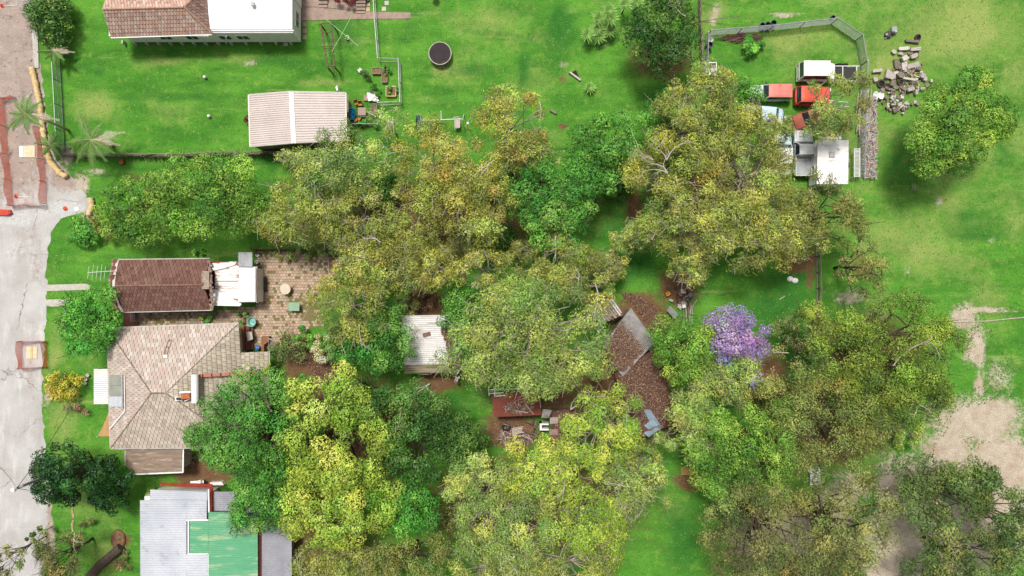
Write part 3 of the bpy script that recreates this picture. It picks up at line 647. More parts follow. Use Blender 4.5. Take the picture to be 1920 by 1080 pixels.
b = MB(); b.box(P(484, 555, 1.2), (.4, 1.1, 1.5), bev=.06); obj('water_heater', b, white_m, lt)
gs = thing('small_iron_roof', 'small grey corrugated roof on posts above the rusty lean-to', 'shelter', P(460, 486))
corr(gs, P(447, 473, 2.4), P(473, 473, 2.4), P(473, 500, 2.5), P(447, 500, 2.5), mat('grey zinc iron', S('#c4c6c8', .8), S('#9a9c9e', .75), rough=.5, scale=1.2, c3=S('#6e6258', .6), scale3=2, thr3=(.62, .7)), sw=.7, pitch=.12, amp=.016)
for x, y in ((448, 474), (472, 474), (448, 499), (472, 499)):
    b = MB(); q = P(x, y, 2.4); b.box((q.x, q.y, 1.19), (.09, .09, 2.38)); obj('post', b, brownwood, gs)
# --- main hip roofed house
mh = thing('hip_roof_house', 'large house with mottled pink grey hip roof of concrete tiles', 'house', P(330, 725))
ez, rz_ = 2.8, 5.1
a1, a2, a3, a4 = P(202, 616, ez), P(447, 607, ez), P(462, 838, ez), P(208, 840, ez); r1, r2 = P(284, 737, rz_), P(311, 737, rz_)
e0, e1 = P(447, 607, ez), P(459, 838, ez)
b = MB()
for f in ([a2, a1, r1, r2], [a1, a4, r1], [a4, a3, r2, r1], [a3, a2, r2]): b.slab(f, .06)
under = mat('roof underlay', S('#8a7a6c', .6)); rf = obj('roof', b, under, mh)
mott = tile_mat('lichened concrete tile', c3=S('#c09888', .8), thr3=(.62, .8), scale3=.45, fine=.16)
pinks = [S('#cfbfb2', .82), S('#c8b8aa', .82), S('#d6c8bc', .84), S('#c2b2a4', .8), S('#ccb4a8', .82)]; greys = [S('#ccc0ae', .84), S('#c2b6a2', .82), S('#d4c8b6', .84), S('#b8ab98', .8)]; warm = [S('#d0c2b0', .84), S('#c9baa8', .83), S('#d5c8b8', .85), S('#c2b3a0', .81)]
b = MB(); tiles([a2, a1, r1, r2], .36, .38, pinks, b); tiles([a1, a4, r1], .36, .38, pinks, b); tiles([a4, a3, r2, r1], .36, .38, warm, b)
fe = [a3, a2, r2]; o_, u_, v_, n_ = facet_frame(fe)
ext = [P(452, 661, ez), P(503, 659, 2.25), P(506, 800, 2.25), P(452, 800, ez)]
solo, fr = tiles(fe, .40, .40, greys, b, keep=240, thick=.05)
obj('roof_tiles', b, mott, rf)['kind'] = 'stuff'
# the large tiles of the right hand slopes, one object each
tb = MB(); hw, hl = .187, .215
for z0, yy_ in ((.003, 1),): tb.add([(-hw, -hl, .075), (hw, -hl, .075), (hw, hl, .022), (-hw, hl, .022), (-hw, -hl, .003), (hw, -hl, .003), (hw, hl, .003), (-hw, hl, .003), (-hw*.9, -hl*.92, .078), (hw*.9, -hl*.92, .078), (hw*.93, hl*.9, .028), (-hw*.93, hl*.9, .028)],
    [(8, 9, 10, 11), (0, 1, 9, 8), (1, 2, 10, 9), (2, 3, 11, 10), (3, 0, 8, 11), (0, 4, 5, 1), (1, 5, 6, 2), (3, 7, 4, 0), (2, 6, 7, 3)])
tmat = mat('single concrete tile', S('#c6baa6', .8), S('#ab9f8b', .76), scale=4, objrand=.22, bump=.3, c3=S('#b0705e', .7), thr3=(.66, .78), scale3=1.5, fine=.15)
tme = None
def put_tiles(lst, fr, parent):
    global tme
    u, v, nm = fr; M = Matrix((u, v, nm)).transposed().to_4x4()
    for p in lst:
        if tme is None:
            o = obj('roof_tile', tb, tmat, None, local=True); tme = o.data
        else:
            o = bpy.data.objects.new('roof_tile', tme); COL.objects.link(o)
        o.parent = parent; o.matrix_local = Matrix.Translation(p - ORG[parent.name]) @ M
put_tiles(solo, fr, rf)
b = MB(); b.slab(ext, .06); rx = obj('extension_roof', b, under, mh)
b = MB(); s2, fr2 = tiles([ext[2], ext[1], ext[0], ext[3]], .40, .40, greys, b, keep=60, thick=.05)
if b.v: obj('roof_tiles', b, mott, rx)['kind'] = 'stuff'
put_tiles(s2, fr2, rx)
hip = mat('hip cap cement', S('#a08c7c', .75), S('#7a6658', .7), scale=3, vcol=True)
for q in ([r1, r2], [r1, a1], [r1, a4], [r2, a2], [r2, a3]): capline(rf, q, .07, hip, 'hip_cap')
b = MB()
for i in range(7):      # red painted ridge tiles running right
    q = P(372 + i * 17, 704 - i * 1.0, 4.35 - i * .21)
    b.box(q + Vector((0, 0, .16)), (.8, .3, .05), .04)
for q, d in (((412, 704, 3.9), 0),): pass
obj('red_tile_course', b, mat('red bare tile', S('#b06a58', .75), S('#c4907e', .75), scale=3), rf)
for q in ([a1, a2], [a4, a3]): gutter(mh, [p + Vector((0, .06 if q[0] is a1 else -.06, 0)) for p in q])
gutter(mh, [a1 + Vector((-.06, 0, 0)), a4 + Vector((-.06, 0, 0))]); gutter(mh, [ext[1] + Vector((.07, 0, 0)), ext[2] + Vector((.07, 0, 0))])
mw = [a1 + Vector((.5, -.5, 0)), a2 + Vector((-.5, -.5, 0)), a3 + Vector((-.5, .5, 0)), a4 + Vector((.5, .5, 0))]
wallbox(mh, mw, 0, 2.72, mat('cream render', S('#d8ccb8', .8), S('#c4b6a0', .78), scale=2))
for x in (250, 330, 400): window(mh, (P(x, 0, 1.5).x, mw[0].y - .02 - (x - 212) / 235 * (mw[0].y - mw[1].y), 1.55), 1.2, 1.1, math.pi/2)
for x in (250, 380): window(mh, (P(x, 0, 1.5).x, mw[3].y, 1.55), 1.2, 1.1, -math.pi/2)
for x, y in ((500, 663), (502, 735), (503, 796)):
    b = MB(); q = P(x, y, 2.2); b.box((q.x, q.y, 1.08), (.12, .12, 2.16)); obj('post', b, brownwood, mh)
# solar hot water tank, flue, skylight, vents
sol = thing('water_tank', 'white cylindrical hot water tank lying on the hip roof', 'water tank', P(366, 728, 4.4))
b = MB(); b.tube([P(365.5, 702, 4.95), P(366, 755, 4.95)], .3, 16); obj('tank', b, white_m, sol, smooth=False)
for y in (712, 745):
    b = MB(); q = P(366, y, 4.4); b.box((q.x, q.y, 4.5), (.5, .08, .5)); obj('cradle', b, gutter_m, sol)
b = MB(); b.tube([P(358, 735, 4.85), P(337, 736, 4.95)], .1, 8); obj('pipe', b, white_m, sol)
b = MB(); b.tube([P(358, 747, 4.85), P(346, 752, 4.75)], .05, 8); obj('pipe', b, white_m, sol)
fl = thing('chimney', 'orange terracotta chimney box with dark cap beside the white tank', 'chimney', P(348, 743, 4.5))
b = MB(); b.box(P(352, 742, 4.75), (.75, .4, .9), .1); obj('stack', b, mat('orange terracotta', S('#c8794c', .8), S('#a8603c', .75), scale=3), fl)
b = MB(); b.box(P(337, 747.5, 5.0), (.5, .2, .25)); obj('cap', b, mat('charcoal metal', S('#3c3a38', .7), rough=.5), fl)
b = MB(); b.box(P(337, 747.5, 4.75), (.62, .32, .35)); obj('flue_box', b, white_m, fl)
sk = thing('skylight', 'grey green skylight panel with raised frame on the left roof slope', 'skylight', P(220, 732, 3.3))
o_, u_, v_, n_ = facet_frame([a1, a4, r1])
def onw(px, py, lift=.12):      # point of the left slope under a pixel
    d = P(px, py, 0) - Vector((0, 0, H)); t = (o_ - Vector((0, 0, H))).dot(n_) / d.dot(n_); return Vector((0, 0, H)) + d * t + n_ * lift
for i in range(3):
    b = MB(); y0, y1 = 703 + i * 20, 722 + i * 20; b.slab([onw(207, y0), onw(207, y1), onw(231, y1), onw(231, y0)], .05)
    obj('panel', b, mat('opal skylight', S('#a8a99c', .8), S('#94968a', .78), rough=.3, scale=1) if i < 2 else mat('pale skylight', S('#ccd2d8', .85), rough=.3), sk)
b = MB(); b.tube([onw(233, 702, .2), onw(234, 765, .2)], .09, 6); obj('frame', b, mat('grey flashing', S('#8c8688', .75), S('#c4bcbc', .8), scale=5, rough=.5), sk)
b = MB(); b.tube([onw(236, 703, .15), onw(237, 770, .15)], .05, 6); obj('frame', b, white_m, sk)
b = MB(); b.tube([onw(236, 771, .12), onw(209, 803, .12)], .08, 6); obj('flashing_strip', b, white_m, sk)
vt = thing('roof_vent', 'small white vent on the right slope of the hip roof', 'vent', P(440, 742, 3.2)); b = MB(); b.box(P(440, 742, 3.35), (.25, .3, .35), bev=.05); obj('cowl', b, white_m, vt)
b = MB(); b.tube([P(440, 742, 3.5), P(440, 742, 3.65)], .1, 8); obj('cap', b, gutter_m, vt)
o_, u_, v_, n_ = facet_frame([a2, a1, r1, r2])
ld = thing('roof_ladder', 'rusty ladder shaped bracket on the upper slope of the hip roof', 'ladder', onw(314, 655, .1))
for s in (-3, 3):
    b = MB(); b.tube([onw(320 + s, 638, .12), onw(311 + s, 665, .12)], .02, 4); obj('rail', b, red_trim, ld)
for k in range(3):
    b = MB(); t = k / 2; x, y = 320 - 9 * t, 638 + 27 * t; b.tube([onw(x - 3, y, .13), onw(x + 3, y, .13)], .018, 4); obj('rung', b, red_trim, ld)
b = MB(); b.box(onw(312, 669, .15), (.35, .3, .12)); obj('foot', b, white_m, ld)
# slatted awning, shade sail, lower flat roof
aw = thing('slatted_awning', 'white slatted awning on the road side of the hip roofed house', 'awning', P(190, 724))
for i in range(17):
    b = MB(); y = 692 + i * 3.9; b.slab([P(175.5, y, 2.5), P(176, y + 3.1, 2.46), P(205, y + 3.1, 2.62), P(205, y, 2.66)], .02); obj('slat', b, white_m, aw)
b = MB()
for x in (176, 190, 204): b.tube([P(x, 691, 2.44), P(x, 757, 2.44)], .03, 4)
obj('frame', b, tan_wall, aw)
for y in (693, 755):
    b = MB(); q = P(177, y, 2.4); b.tube([(q.x, q.y, 0), (q.x, q.y, 2.44)], .05, 6); obj('post', b, white_m, aw)
ss = thing('shade_sail', 'tan triangular shade sail tucked under the left eave', 'shade sail', P(196, 800))
b = MB(); n = 10; vs = []
for i in range(n + 1):
    y = 758 + i * 6; xl = 206 - 23 * (i / n) ** 1.5; vs += [P(208, y, 2.6), P((208 + xl) / 2, y, 2.45 - .1 * math.sin(i / n * 3.1)), P(xl, y, 2.3 - .15 * i / n)]
b.add(vs, [(i*3 + j, i*3 + j + 1, i*3 + j + 4, i*3 + j + 3) for i in range(n) for j in range(2)]); obj('cloth', b, mat('tan shade cloth', S('#d8a878', .8), S('#c89868', .78), scale=2, translucent=.2), ss)
b = MB(); q = P(183, 819, 2.2); b.tube([(q.x, q.y, 0), (q.x, q.y, 2.3)], .05, 6); obj('post', b, gutter_m, ss)
fr_ = thing('flat_roof_annex', 'brown weathered flat roofed annex on the lower side of the hip roofed house', 'annex', P(290, 862))
b = MB(); b.slab([P(235, 841, 2.5), P(341, 841, 2.5), P(342, 884, 2.35), P(249, 888, 2.35), P(236, 872, 2.4)], .12)
fm = mat('stained flat roof', S('#a3907e', .75), S('#85705f', .72), scale=1.2, stretch=(.6, 3, 1), c3=S('#c4b09c', .78), thr3=(.55, .7), scale3=1.4, fine=.15); obj('roof', b, fm, fr_)
b = MB(); b.prism([P(240, 843, 2.3)[:2], P(338, 843, 2.3)[:2], P(338, 880, 2.3)[:2], P(250, 883, 2.3)[:2]], 0, 2.22); obj('wall', b, MATS['cream render'], fr_)
gutter(fr_, [P(249, 889.5, 2.34), P(343, 885.5, 2.34)], m=white_m); gutter(fr_, [P(343, 841, 2.48), P(343.5, 885, 2.36)], m=white_m); gutter(fr_, [P(234.5, 841, 2.48), P(235, 872, 2.38)], m=gutter_m)
window(fr_, (P(339, 860, 1.5).x, P(339, 860, 1.5).y, 1.5), .9, .8, 0)
# brick stair box right of the house
sb = thing('brick_steps', 'red brown brick steps and planter wall at the back corner of the house', 'steps', P(470, 635))
for i, (x0, x1, h) in enumerate(((455, 465, .9), (465, 472, .6), (472, 477, .3))):
    b = MB(); b.prism([P(x0, 612)[:2], P(x1, 612)[:2], P(x1, 655)[:2], P(x0, 655)[:2]], 0, h); obj('step', b, mat('red oxide concrete', S('#8c4a34', .7), S('#a05a40', .7), scale=2) if i == 0 else brick, sb)
b = MB(); b.prism([P(461, 622, 1)[:2], P(472, 622, 1)[:2], P(474, 636, 1)[:2], P(464, 640, 1)[:2]], .9, 1.0); obj('slab', b, pale_conc, sb)
b = MB(); b.prism([P(495, 630)[:2], P(509, 630)[:2], P(508, 640)[:2], P(500, 645)[:2], P(500, 660)[:2], P(495, 660)[:2]], 0, .7); obj('planter_wall', b, mat('orange brick', S('#a87850', .75), S('#8a5c3c', .7), scale=5), sb)
# --- bottom neighbour: grey and green corrugated roofs
nb = thing('metal_roof_house', 'house with pale grey and green corrugated metal roofs at the bottom', 'house', P(390, 1000))
greyroof = mat('pale grey roof metal', S('#cdd0d6', .85), S('#b8bcc4', .82), rough=.42, scale=.4, fine=.03, c3=S('#a8a4a4', .75), thr3=(.62, .75), scale3=.8)
greenroof = mat('faded green roof metal', S('#5fac80', .8), S('#78b68e', .8), rough=.6, scale=.5, stretch=(.35, 1.8, 1), c3=S('#c4cca4', .8), thr3=(.52, .68), scale3=1.0, fine=.07)
darkroof = mat('bluish grey roof metal', S('#b0b0b8', .8), S('#96969e', .78), rough=.45, scale=.6, fine=.05)
def metal_roof(name, rects, m, deck, **k):
    b = MB(); par = None
    for q in rects: b.slab([P(*p) for p in q], .05)
    par = obj(name, b, deck, nb)
    for q in rects: corr(par, *[P(*p) for p in q], m, **k)
    return par
metal_roof('grey_roof', [[(282, 918, 3.0), (282, 938, 3.02), (389, 938, 3.6), (389, 922, 3.6)], [(263, 938, 3.0), (264, 1150, 3.0), (350, 1150, 3.5), (350, 938, 3.5)], [(350, 938, 3.5), (350, 974, 3.5), (388, 974, 3.65), (388, 938, 3.65)], [(350, 1039, 3.5), (350, 1150, 3.5), (389, 1150, 3.7), (389, 1039, 3.7)]], greyroof, gutter_m, sw=.85, pitch=.2, amp=.032)
metal_roof('green_roof', [[(391, 960, 3.75), (391, 1150, 3.75), (484, 1150, 3.3), (483, 962, 3.3)], [(356, 978, 3.7), (356, 1037, 3.7), (391, 1037, 3.76), (391, 978, 3.76)]], greenroof, gutter_m, sw=.85, pitch=.2, amp=.032)
metal_roof('rear_roof', [[(400, 922, 2.9), (400, 958, 2.9), (442, 958, 2.75), (440, 922, 2.75)], [(490, 975, 2.8), (490, 1150, 2.8), (547, 1150, 2.5), (547, 975, 2.5)]], darkroof, gutter_m, sw=.85, pitch=.16, amp=.022)
gutter(nb, [P(391, 918, 3.65), P(391.5, 961, 3.7)], m=white_m); gutter(nb, [P(350, 975.5, 3.62), P(390, 975.5, 3.68)], m=white_m); gutter(nb, [P(353, 976, 3.62), P(353, 1038, 3.62)], m=white_m); gutter(nb, [P(353, 1039, 3.62), P(390, 1039, 3.68)], m=white_m); gutter(nb, [P(390.5, 1039, 3.7), P(390.5, 1150, 3.7)], m=white_m)
b = MB(); b.slab([P(393, 915, 3.1), P(399, 915, 3.1), P(399, 959, 3.1), P(393, 959, 3.1)], .08); obj('red_fascia', b, red_trim, nb)
b = MB(); b.slab([P(484.5, 972, 3.1), P(489, 972, 3.0), P(489, 1150, 3.0), P(484.5, 1150, 3.1)], .08); obj('red_fascia', b, mat('dark red paint', S('#7a3428', .7), S('#5c261e', .7), scale=3), nb)
b = MB(); b.slab([P(300, 905, 3.0), P(398, 908, 3.0), P(398, 915, 3.0), P(300, 911, 3.0)], .08); obj('red_fascia', b, red_trim, nb)
wallbox(nb, [P(272, 930, 2.8), P(386, 930, 2.8), P(386, 1145, 2.8), P(272, 1145, 2.8)], 0, 2.9, white_wall); wallbox(nb, [P(392, 965, 2.4), P(480, 968, 2.4), P(480, 1145, 2.4), P(392, 1145, 2.4)], 0, 2.6, white_wall)
for x, y in ((544, 980), (545, 1060), (438, 926), (438, 955)):
    b = MB(); q = P(x, y, 2.5); b.box((q.x, q.y, 1.2), (.1, .1, 2.45)); obj('post', b, red_trim, nb)
window(nb, (P(272, 1010, 1.5).x - .0, P(272, 1010, 1.5).y, 1.5), 1.3, 1.1, math.pi)
# --- white corrugated shed in the back yard
ws = thing('white_shed', 'white corrugated iron shed with brown leaf litter on its right side', 'shed', P(810, 645))
wi = mat('weathered white iron', S('#eceae8', .86), S('#d4cfca', .83), rough=.6, scale=1.2, stretch=(.4, 2, 1), c3=S('#9c8a7c', .7), thr3=(.6, .7), scale3=1.1, fine=.07)
moss = mat('mossy old iron', S('#b0a48c', .75), S('#8a8266', .7), rough=.8, scale=1.5, stretch=(.4, 2, 1), c3=S('#6e6a44', .6), thr3=(.5, .7), scale3=1.4, fine=.12)
b = MB(); b.slab([P(752, 592, 2.35), P(830, 590, 2.35), P(835, 683, 2.3), P(757, 686, 2.3)], .05); rf = obj('roof', b, tan_wall, ws)
corr(rf, P(752, 592, 2.36), P(757, 684, 2.31), P(862, 682, 2.4), P(842, 590, 2.45), wi, sw=.75, pitch=.19, amp=.03)
corr(rf, P(757, 684, 2.2), P(758, 700, 2.1), P(862, 699, 2.15), P(862, 682, 2.25), moss, sw=.8, pitch=.19, amp=.03)
b = MB(); b.prism([P(757, 596, 2.2)[:2], P(852, 594, 2.2)[:2], P(858, 694, 2)[:2], P(762, 695, 2)[:2]], 0, 2.02); obj('wall', b, tan_wall, ws)
b = MB(); b.box(P(800, 627, 2.5), (.7, .35, .06), .3); obj('rust_patch_sheet', b, mat('rusted iron', S('#7c5a4c', .7), S('#96766a', .72), scale=2), ws)
door(ws, P(800, 697, 0) + Vector((0, .02, 0)), .9, 1.9, -math.pi/2, timber)
# --- leaf littered huts
rustiron = mat('grey and rust iron', S('#b4b0ae', .75), S('#8f8a88', .72), rough=.7, scale=1.4, stretch=(1, 1, 1), c3=S('#7c5444', .65), thr3=(.55, .68), scale3=.9, fine=.1)
rustbrown = mat('brown rusted iron', S('#7c5444', .7), S('#6a4438', .65), rough=.85, scale=1.4, c3=S('#94786a', .7), thr3=(.6, .7), scale3=2, fine=.15)
blueiron = mat('blue grey iron', S('#a4b4c0', .8), S('#8496a4', .76), rough=.5, scale=1, fine=.06)
def hut(name, label, quad, zs, m, sides=timber, cat='hut', deck=None, **k):
    q = [P(x, y, z) for (x, y), z in zip(quad, zs)]
    cx = sum(q, Vector()) / 4; t = thing(name, label, cat, (cx.x, cx.y, 0))
    b = MB(); ins = [cx.lerp(p, .93) for p in q]; b.prism([(p.x, p.y) for p in ins], 0, min(zs) - .12); obj('wall', b, sides, t)
    b = MB(); b.slab([cx.lerp(p, .97) for p in q], .05); rf = obj('roof', b, deck or m, t); corr(rf, *q, m, **k); return t, q
h1, q1 = hut('old_hut', 'rusty iron hut buried in brown leaf litter right of the largest tree', [(1183, 577), (1229, 641), (1168, 706), (1124, 656)], (2.6, 2.6, 2.2, 2.2), rustiron, sw=.8, pitch=.15, amp=.02)
h2, q2 = hut('old_hut', 'low hut covered in red brown leaf litter above the blue grey sheets', [(1152, 700), (1230, 652), (1268, 794), (1190, 824)], (2.05, 2.05, 2.0, 2.0), rustbrown, sw=.8, pitch=.15, amp=.02)
h3, q3 = hut('old_hut', 'small litter covered hut with grey sheets right of the timber pile', [(1034, 770), (1082, 768), (1082, 852), (1033, 852)], (2.0, 2.0, 1.9, 1.9), rustbrown, sw=.8, pitch=.15, amp=.02)
h4, q4 = hut('old_hut', 'collapsed hut of ragged white corrugated sheets beside the leaf litter mound', [(1104, 586), (1146, 553), (1171, 590), (1128, 608)], (2.2, 2.3, 2.1, 2.1), wi, deck=brownwood, sw=.26, pitch=.13, amp=.03, jit=.06, gapf=.4, ragged=.2)
h5, q5 = hut('red_roof_hut', 'low hut with flat red brown sheet roof and a heap of bark', [(922, 738), (1014, 736), (1015, 778), (926, 782)], (2.1, 2.1, 2.0, 2.0), mat('red brown roof sheet', S('#8c4838', .72), S('#7a3c2e', .7), rough=.7, scale=1.2, fine=.08), sw=1.2, pitch=.6, amp=.004)
def loose(name, label, quads, m, cat='metal sheet', group=None, **k):
    """one loose corrugated sheet"""
    q = [P(*p) for p in quads]; c = sum(q, Vector()) / 4; t = thing(name, label, cat, (c.x, c.y, c.z), group)
    b = MB(); b.slab(q, .015); obj('sheet', b, m, t); corr(t, *q, m, sw=9, name='ribs', **k)
loose('iron_sheet', 'blue grey iron sheet bent upright at the end of the low hut', [(1206, 768, 2.5), (1219, 768, 2.6), (1238, 796, 2.3), (1222, 800, 2.2)], blueiron, pitch=.14, amp=.02)
loose('iron_sheet', 'blue grey iron sheet lying lowest beside the dark hole', [(1207, 812, 2.1), (1216, 820, 2.0), (1244, 800, 2.1), (1234, 794, 2.2)], blueiron, pitch=.14, amp=.02)
loose('iron_sheet', 'blue grey iron sheet in the middle of the broken three', [(1207, 798, 2.3), (1216, 805, 2.3), (1236, 797, 2.35), (1224, 786, 2.4)], blueiron, pitch=.14, amp=.02)
loose('iron_sheet', 'pale grey sheet at the upper left corner of the small hut', [(1015, 783, 2.1), (1029, 784, 2.1), (1035, 769, 2.15), (1018, 767, 2.15)], rustiron, pitch=.14, amp=.012)
loose('iron_sheet', 'square pale sheet on the upper part of the small hut', [(1031, 783, 2.2), (1046, 782, 2.2), (1046, 794, 2.2), (1031, 795, 2.2)], mat('pale pink sheet', S('#b8aaa2', .78), S('#a09088', .75), scale=2), pitch=.3, amp=.006)
loose('iron_sheet', 'square pinkish sheet in the middle of the small hut', [(1030, 805, 2.2), (1045, 805, 2.2), (1047, 816, 2.2), (1030, 816, 2.2)], mat('pink timber sheet', S('#b09088', .75), S('#967a70', .72), scale=2), pitch=.3, amp=.006)
loose('iron_sheet', 'grey sheet at the lower end of the small hut', [(1032, 837, 2.1), (1062, 834, 2.15), (1068, 845, 2.1), (1034, 848, 2.1)], rustiron, pitch=.14, amp=.012)
loose('iron_sheet', 'grey green sheet beside the bundle of long poles', [(1250, 582, .7), (1257, 573, .9), (1272, 590, .8), (1264, 598, .6)], mat('grey green sheet', S('#a4aaa2', .78), S('#8c928a', .75), scale=2), pitch=.14, amp=.015)
b = MB(); 
for dx, dy, w_, h_ in ((0, 0, 17, 3), (0, 10, 17, 3), (0, 0, 4, 13)): b.prism([P(1012 + dx, 794 + dy, 1.2)[:2], P(1012 + dx + w_, 794 + dy, 1.2)[:2], P(1012 + dx + w_, 794 + dy + h_, 1.2)[:2], P(1012 + dx, 794 + dy + h_, 1.2)[:2]], 0, 1.16 + .003 * w_)
tag(obj('window_frame', b, white_m), 'white U shaped frame sticking out left of the small hut', 'frame')
for i in range(26):
    if i % 7 != 5:
        b = MB(); b.box(P(137 + math.sin(i * .7) * 1.2, 930 + i * 3.6) + Vector((0, 0, .03)), (.2, .15, .08), rnd.uniform(-.3, .3), bev=.015); obj('stone', b, em, edging)
# ------------------------------------------------------------------ fences
galv = mat('galvanised steel', S('#b8bcbc', .8), S('#9a9e9e', .78), rough=.45, metal=.3, scale=2)
greenwire = mat('green plastic wire', S('#4a7a5c', .75), S('#3c684c', .7), rough=.5)
white_rail = mat('white rail', S('#e8e8e4', .88), S('#d0d0cc', .85), rough=.5, scale=2)
orange_net = mat('orange barrier mesh', S('#f4704c', .92), S('#ec5e3e', .9), rough=.6, scale=.6, translucent=.3)
def fence(name, label, pts, h, style, m, postm=None, sp=2.4, group=None, lean=0, wire=.10, wt=.012, rail=.03, post=.035):
    w = [P(*p) for p in pts]; t = thing(name, label, 'fence', w[0], group)
    postm = postm or m
    # posts
    spots = []
    for a, c in zip(w, w[1:]):
        n = max(1, round((c - a).length / sp)); spots += [a.lerp(c, i / n) for i in range(n)]
    spots.append(w[-1])
    pm = None
    for s in spots:
        b = MB(); b.tube([s + Vector((0, 0, -.1)), s + Vector((lean * rnd.uniform(.5, 1.2), 0, h + .05))], post, 6); obj('post', b, postm, t)
    up = Vector((0, 0, 1))
    if style in ('chain', 'bar', 'green'):
        for z in ((h, .08) if style == 'bar' else (h,) if style == 'chain' else (h, h * .5, .05)):
            b = MB(); b.tube([p + up * z for p in w], rail, 5); obj('rail', b, m if style != 'green' else galv, t)
    b = MB()
    for a, c in zip(w, w[1:]):
        L_ = (c - a).length; d = (c - a).normalized(); n = int(L_ / wire); side = d.cross(up)
        if style in ('chain', 'green'):
            for i in range(-int(h / wire), n + 1):
                for sg in (1, -1):
                    x0, x1 = i * wire, i * wire + h
                    z0, z1 = (0.03, h) if sg > 0 else (h, .03)
                    if x0 < 0: z0 += sg * (-x0); x0 = 0
                    if x1 > L_: z1 -= sg * (x1 - L_); x1 = L_
                    if x1 - x0 < .05: continue
                    p, q = a + d * x0 + up * z0, a + d * x1 + up * z1; nrm = side * wt * .5; tt_ = (q - p).normalized().cross(side) * wt * .5
                    b.add([p + nrm, p + tt_, p - nrm, q + nrm, q + tt_, q - nrm], [(0, 1, 4, 3), (1, 2, 5, 4), (2, 0, 3, 5)])
        elif style == 'bar':
            for i in range(n + 1): b.box(a + d * min(L_, i * wire) + up * (h * .5 + .02), (.016, .016, h - .1))
        elif style == 'net':
            k = int(h / .1)
            sag = lambda x: .10 * abs(math.sin(x * 1.3)) + .05 * math.sin(x * 3.1)
            for i in range(int(L_ / .25) + 1):
                x0, x1 = i * .25, min(L_, i * .25 + .25)
                for j in range(k + 1):
                    z = j * .1; f = lambda x: a + d * x + up * (z - sag(x) * z / h) + side * .12 * math.sin(x * 2 + 1) * z / h
                    p, q = f(x0), f(x1); b.quad(p + up * .025, q + up * .025, q - up * .025, p - up * .025)
            for i in range(int(L_ / .12)):
                x = i * .12; b.quad(a + d * x, a + d * (x + .03), a + d * (x + .03) + up * (h - sag(x)) + side * .12 * math.sin(x * 2 + 1), a + d * x + up * (h - sag(x)) + side * .12 * math.sin(x * 2 + 1))
        elif style == 'paling': pass
    if b.v: obj('mesh' if style != 'bar' else 'bars', b, m, t)['kind'] = 'stuff'
    if style == 'paling':
        for z in (.35, h * .8):
            b2 = MB(); b2.tube([p + up * z + Vector((0, .06, 0)) for p in w], .04, 4); obj('rail', b2, postm, t)
        pm = MB(); pm.box((0, 0, h / 2), (.13, .02, h)); base = None; cnt = 0
        for a, c in zip(w, w[1:]):
            L_ = (c - a).length; d = (c - a).normalized()
            for i in range(int(L_ / .15)):
                if cnt >= 290: break
                s = a + d * (i * .15 + .07)
                if base is None: o = obj('paling', pm, m, None, local=True); base = o.data
                else: o = bpy.data.objects.new('paling', base); COL.objects.link(o)
                o.parent = t; o.location = s - ORG[t.name] + Vector((0, -.04, 0))
                o.rotation_euler = (R(rnd.uniform(-6, 6) + lean), R(rnd.uniform(-4, 4)), math.atan2(d.y, d.x)); o.scale = (1, 1, rnd.uniform(.82, 1.03)); cnt += 1
    return t
fence('wire_fence', 'green wire fence along the left edge of the upper lawn', [(112, 108), (117, 200), (122, 292)], 1.2, 'green', greenwire, galv, sp=2.2, wire=.13, wt=.018)
fence('paling_fence', 'grey leaning timber paling fence from the palms to the garage', [(124, 293), (250, 292), (340, 293), (430, 288), (560, 289)], 1.0, 'paling', timber, timber, sp=2.4, lean=9)
fence('rail_fence', 'white tubular fence with bars from the concrete path round the vegetable garden', [(702, -30), (706, 40), (712, 116), (750, 117), (753, 196), (712, 198)], 1.1, 'bar', white_rail, white_rail, sp=2.3, wire=.11, rail=.035)
fence('wire_pen', 'galvanised chain link fence round the grass pen at the upper right', [(1326, 67), (1440, 58), (1558, 45), (1604, 76), (1612, 124)], 1.4, 'chain', galv, galv, sp=2.6, wire=.11, wt=.016, rail=.045, post=.05)
fence('wire_fence', 'white railed wire fence between the vehicles and the stick pile', [(1612, 124), (1610, 180), (1606, 330)], 1.5, 'chain', galv, white_rail, sp=2.6, wire=.16, wt=.014, rail=.06, post=.05)
fence('wire_fence', 'white railed fence down the left side of the grass pen', [(1322, 68), (1320, 148)], 1.2, 'chain', galv, white_rail, sp=2.0, wire=.14, wt=.012, rail=.04)
fence('timber_fence', 'grey timber fence beside the big glossy tree', [(1308, -30), (1309, 40), (1314, 148)], 1.2, 'paling', timber, timber, sp=2.0, lean=3)
fence('post_fence', 'old timber rail fence line above the broad olive tree', [(1530, 452), (1532, 540), (1529, 625)], .9, 'bar', timber, timber, sp=1.4, wire=1.3, rail=.07, post=.08)
G_O = 'orange barrier mesh round the road works'
fence('barrier_mesh', 'orange barrier mesh strip along the left picture edge', [(8, 186), (16, 290), (26, 386)], 1.0, 'net', orange_net, galv, sp=2.5, group=G_O)
fence('barrier_mesh', 'orange barrier mesh strip below the leaning palm', [(76, 240), (84, 300), (88, 383)], 1.0, 'net', orange_net, galv, sp=2.5, group=G_O)
fence('barrier_mesh', 'orange barrier mesh closing the lower end of the excavation', [(24, 386), (87, 386)], .9, 'net', orange_net, galv, sp=2.0, group=G_O)
fence('barrier_mesh', 'short orange barrier mesh at the upper end of the excavation', [(8, 186), (30, 184)], .9, 'net', orange_net, galv, sp=2.0, group=G_O)
fence('barrier_mesh', 'small orange mesh square at the kerb left of the hip roofed house', [(42, 640), (88, 640), (89, 688), (42, 690), (42, 640)], .8, 'net', orange_net, galv, sp=2.3, group=G_O)
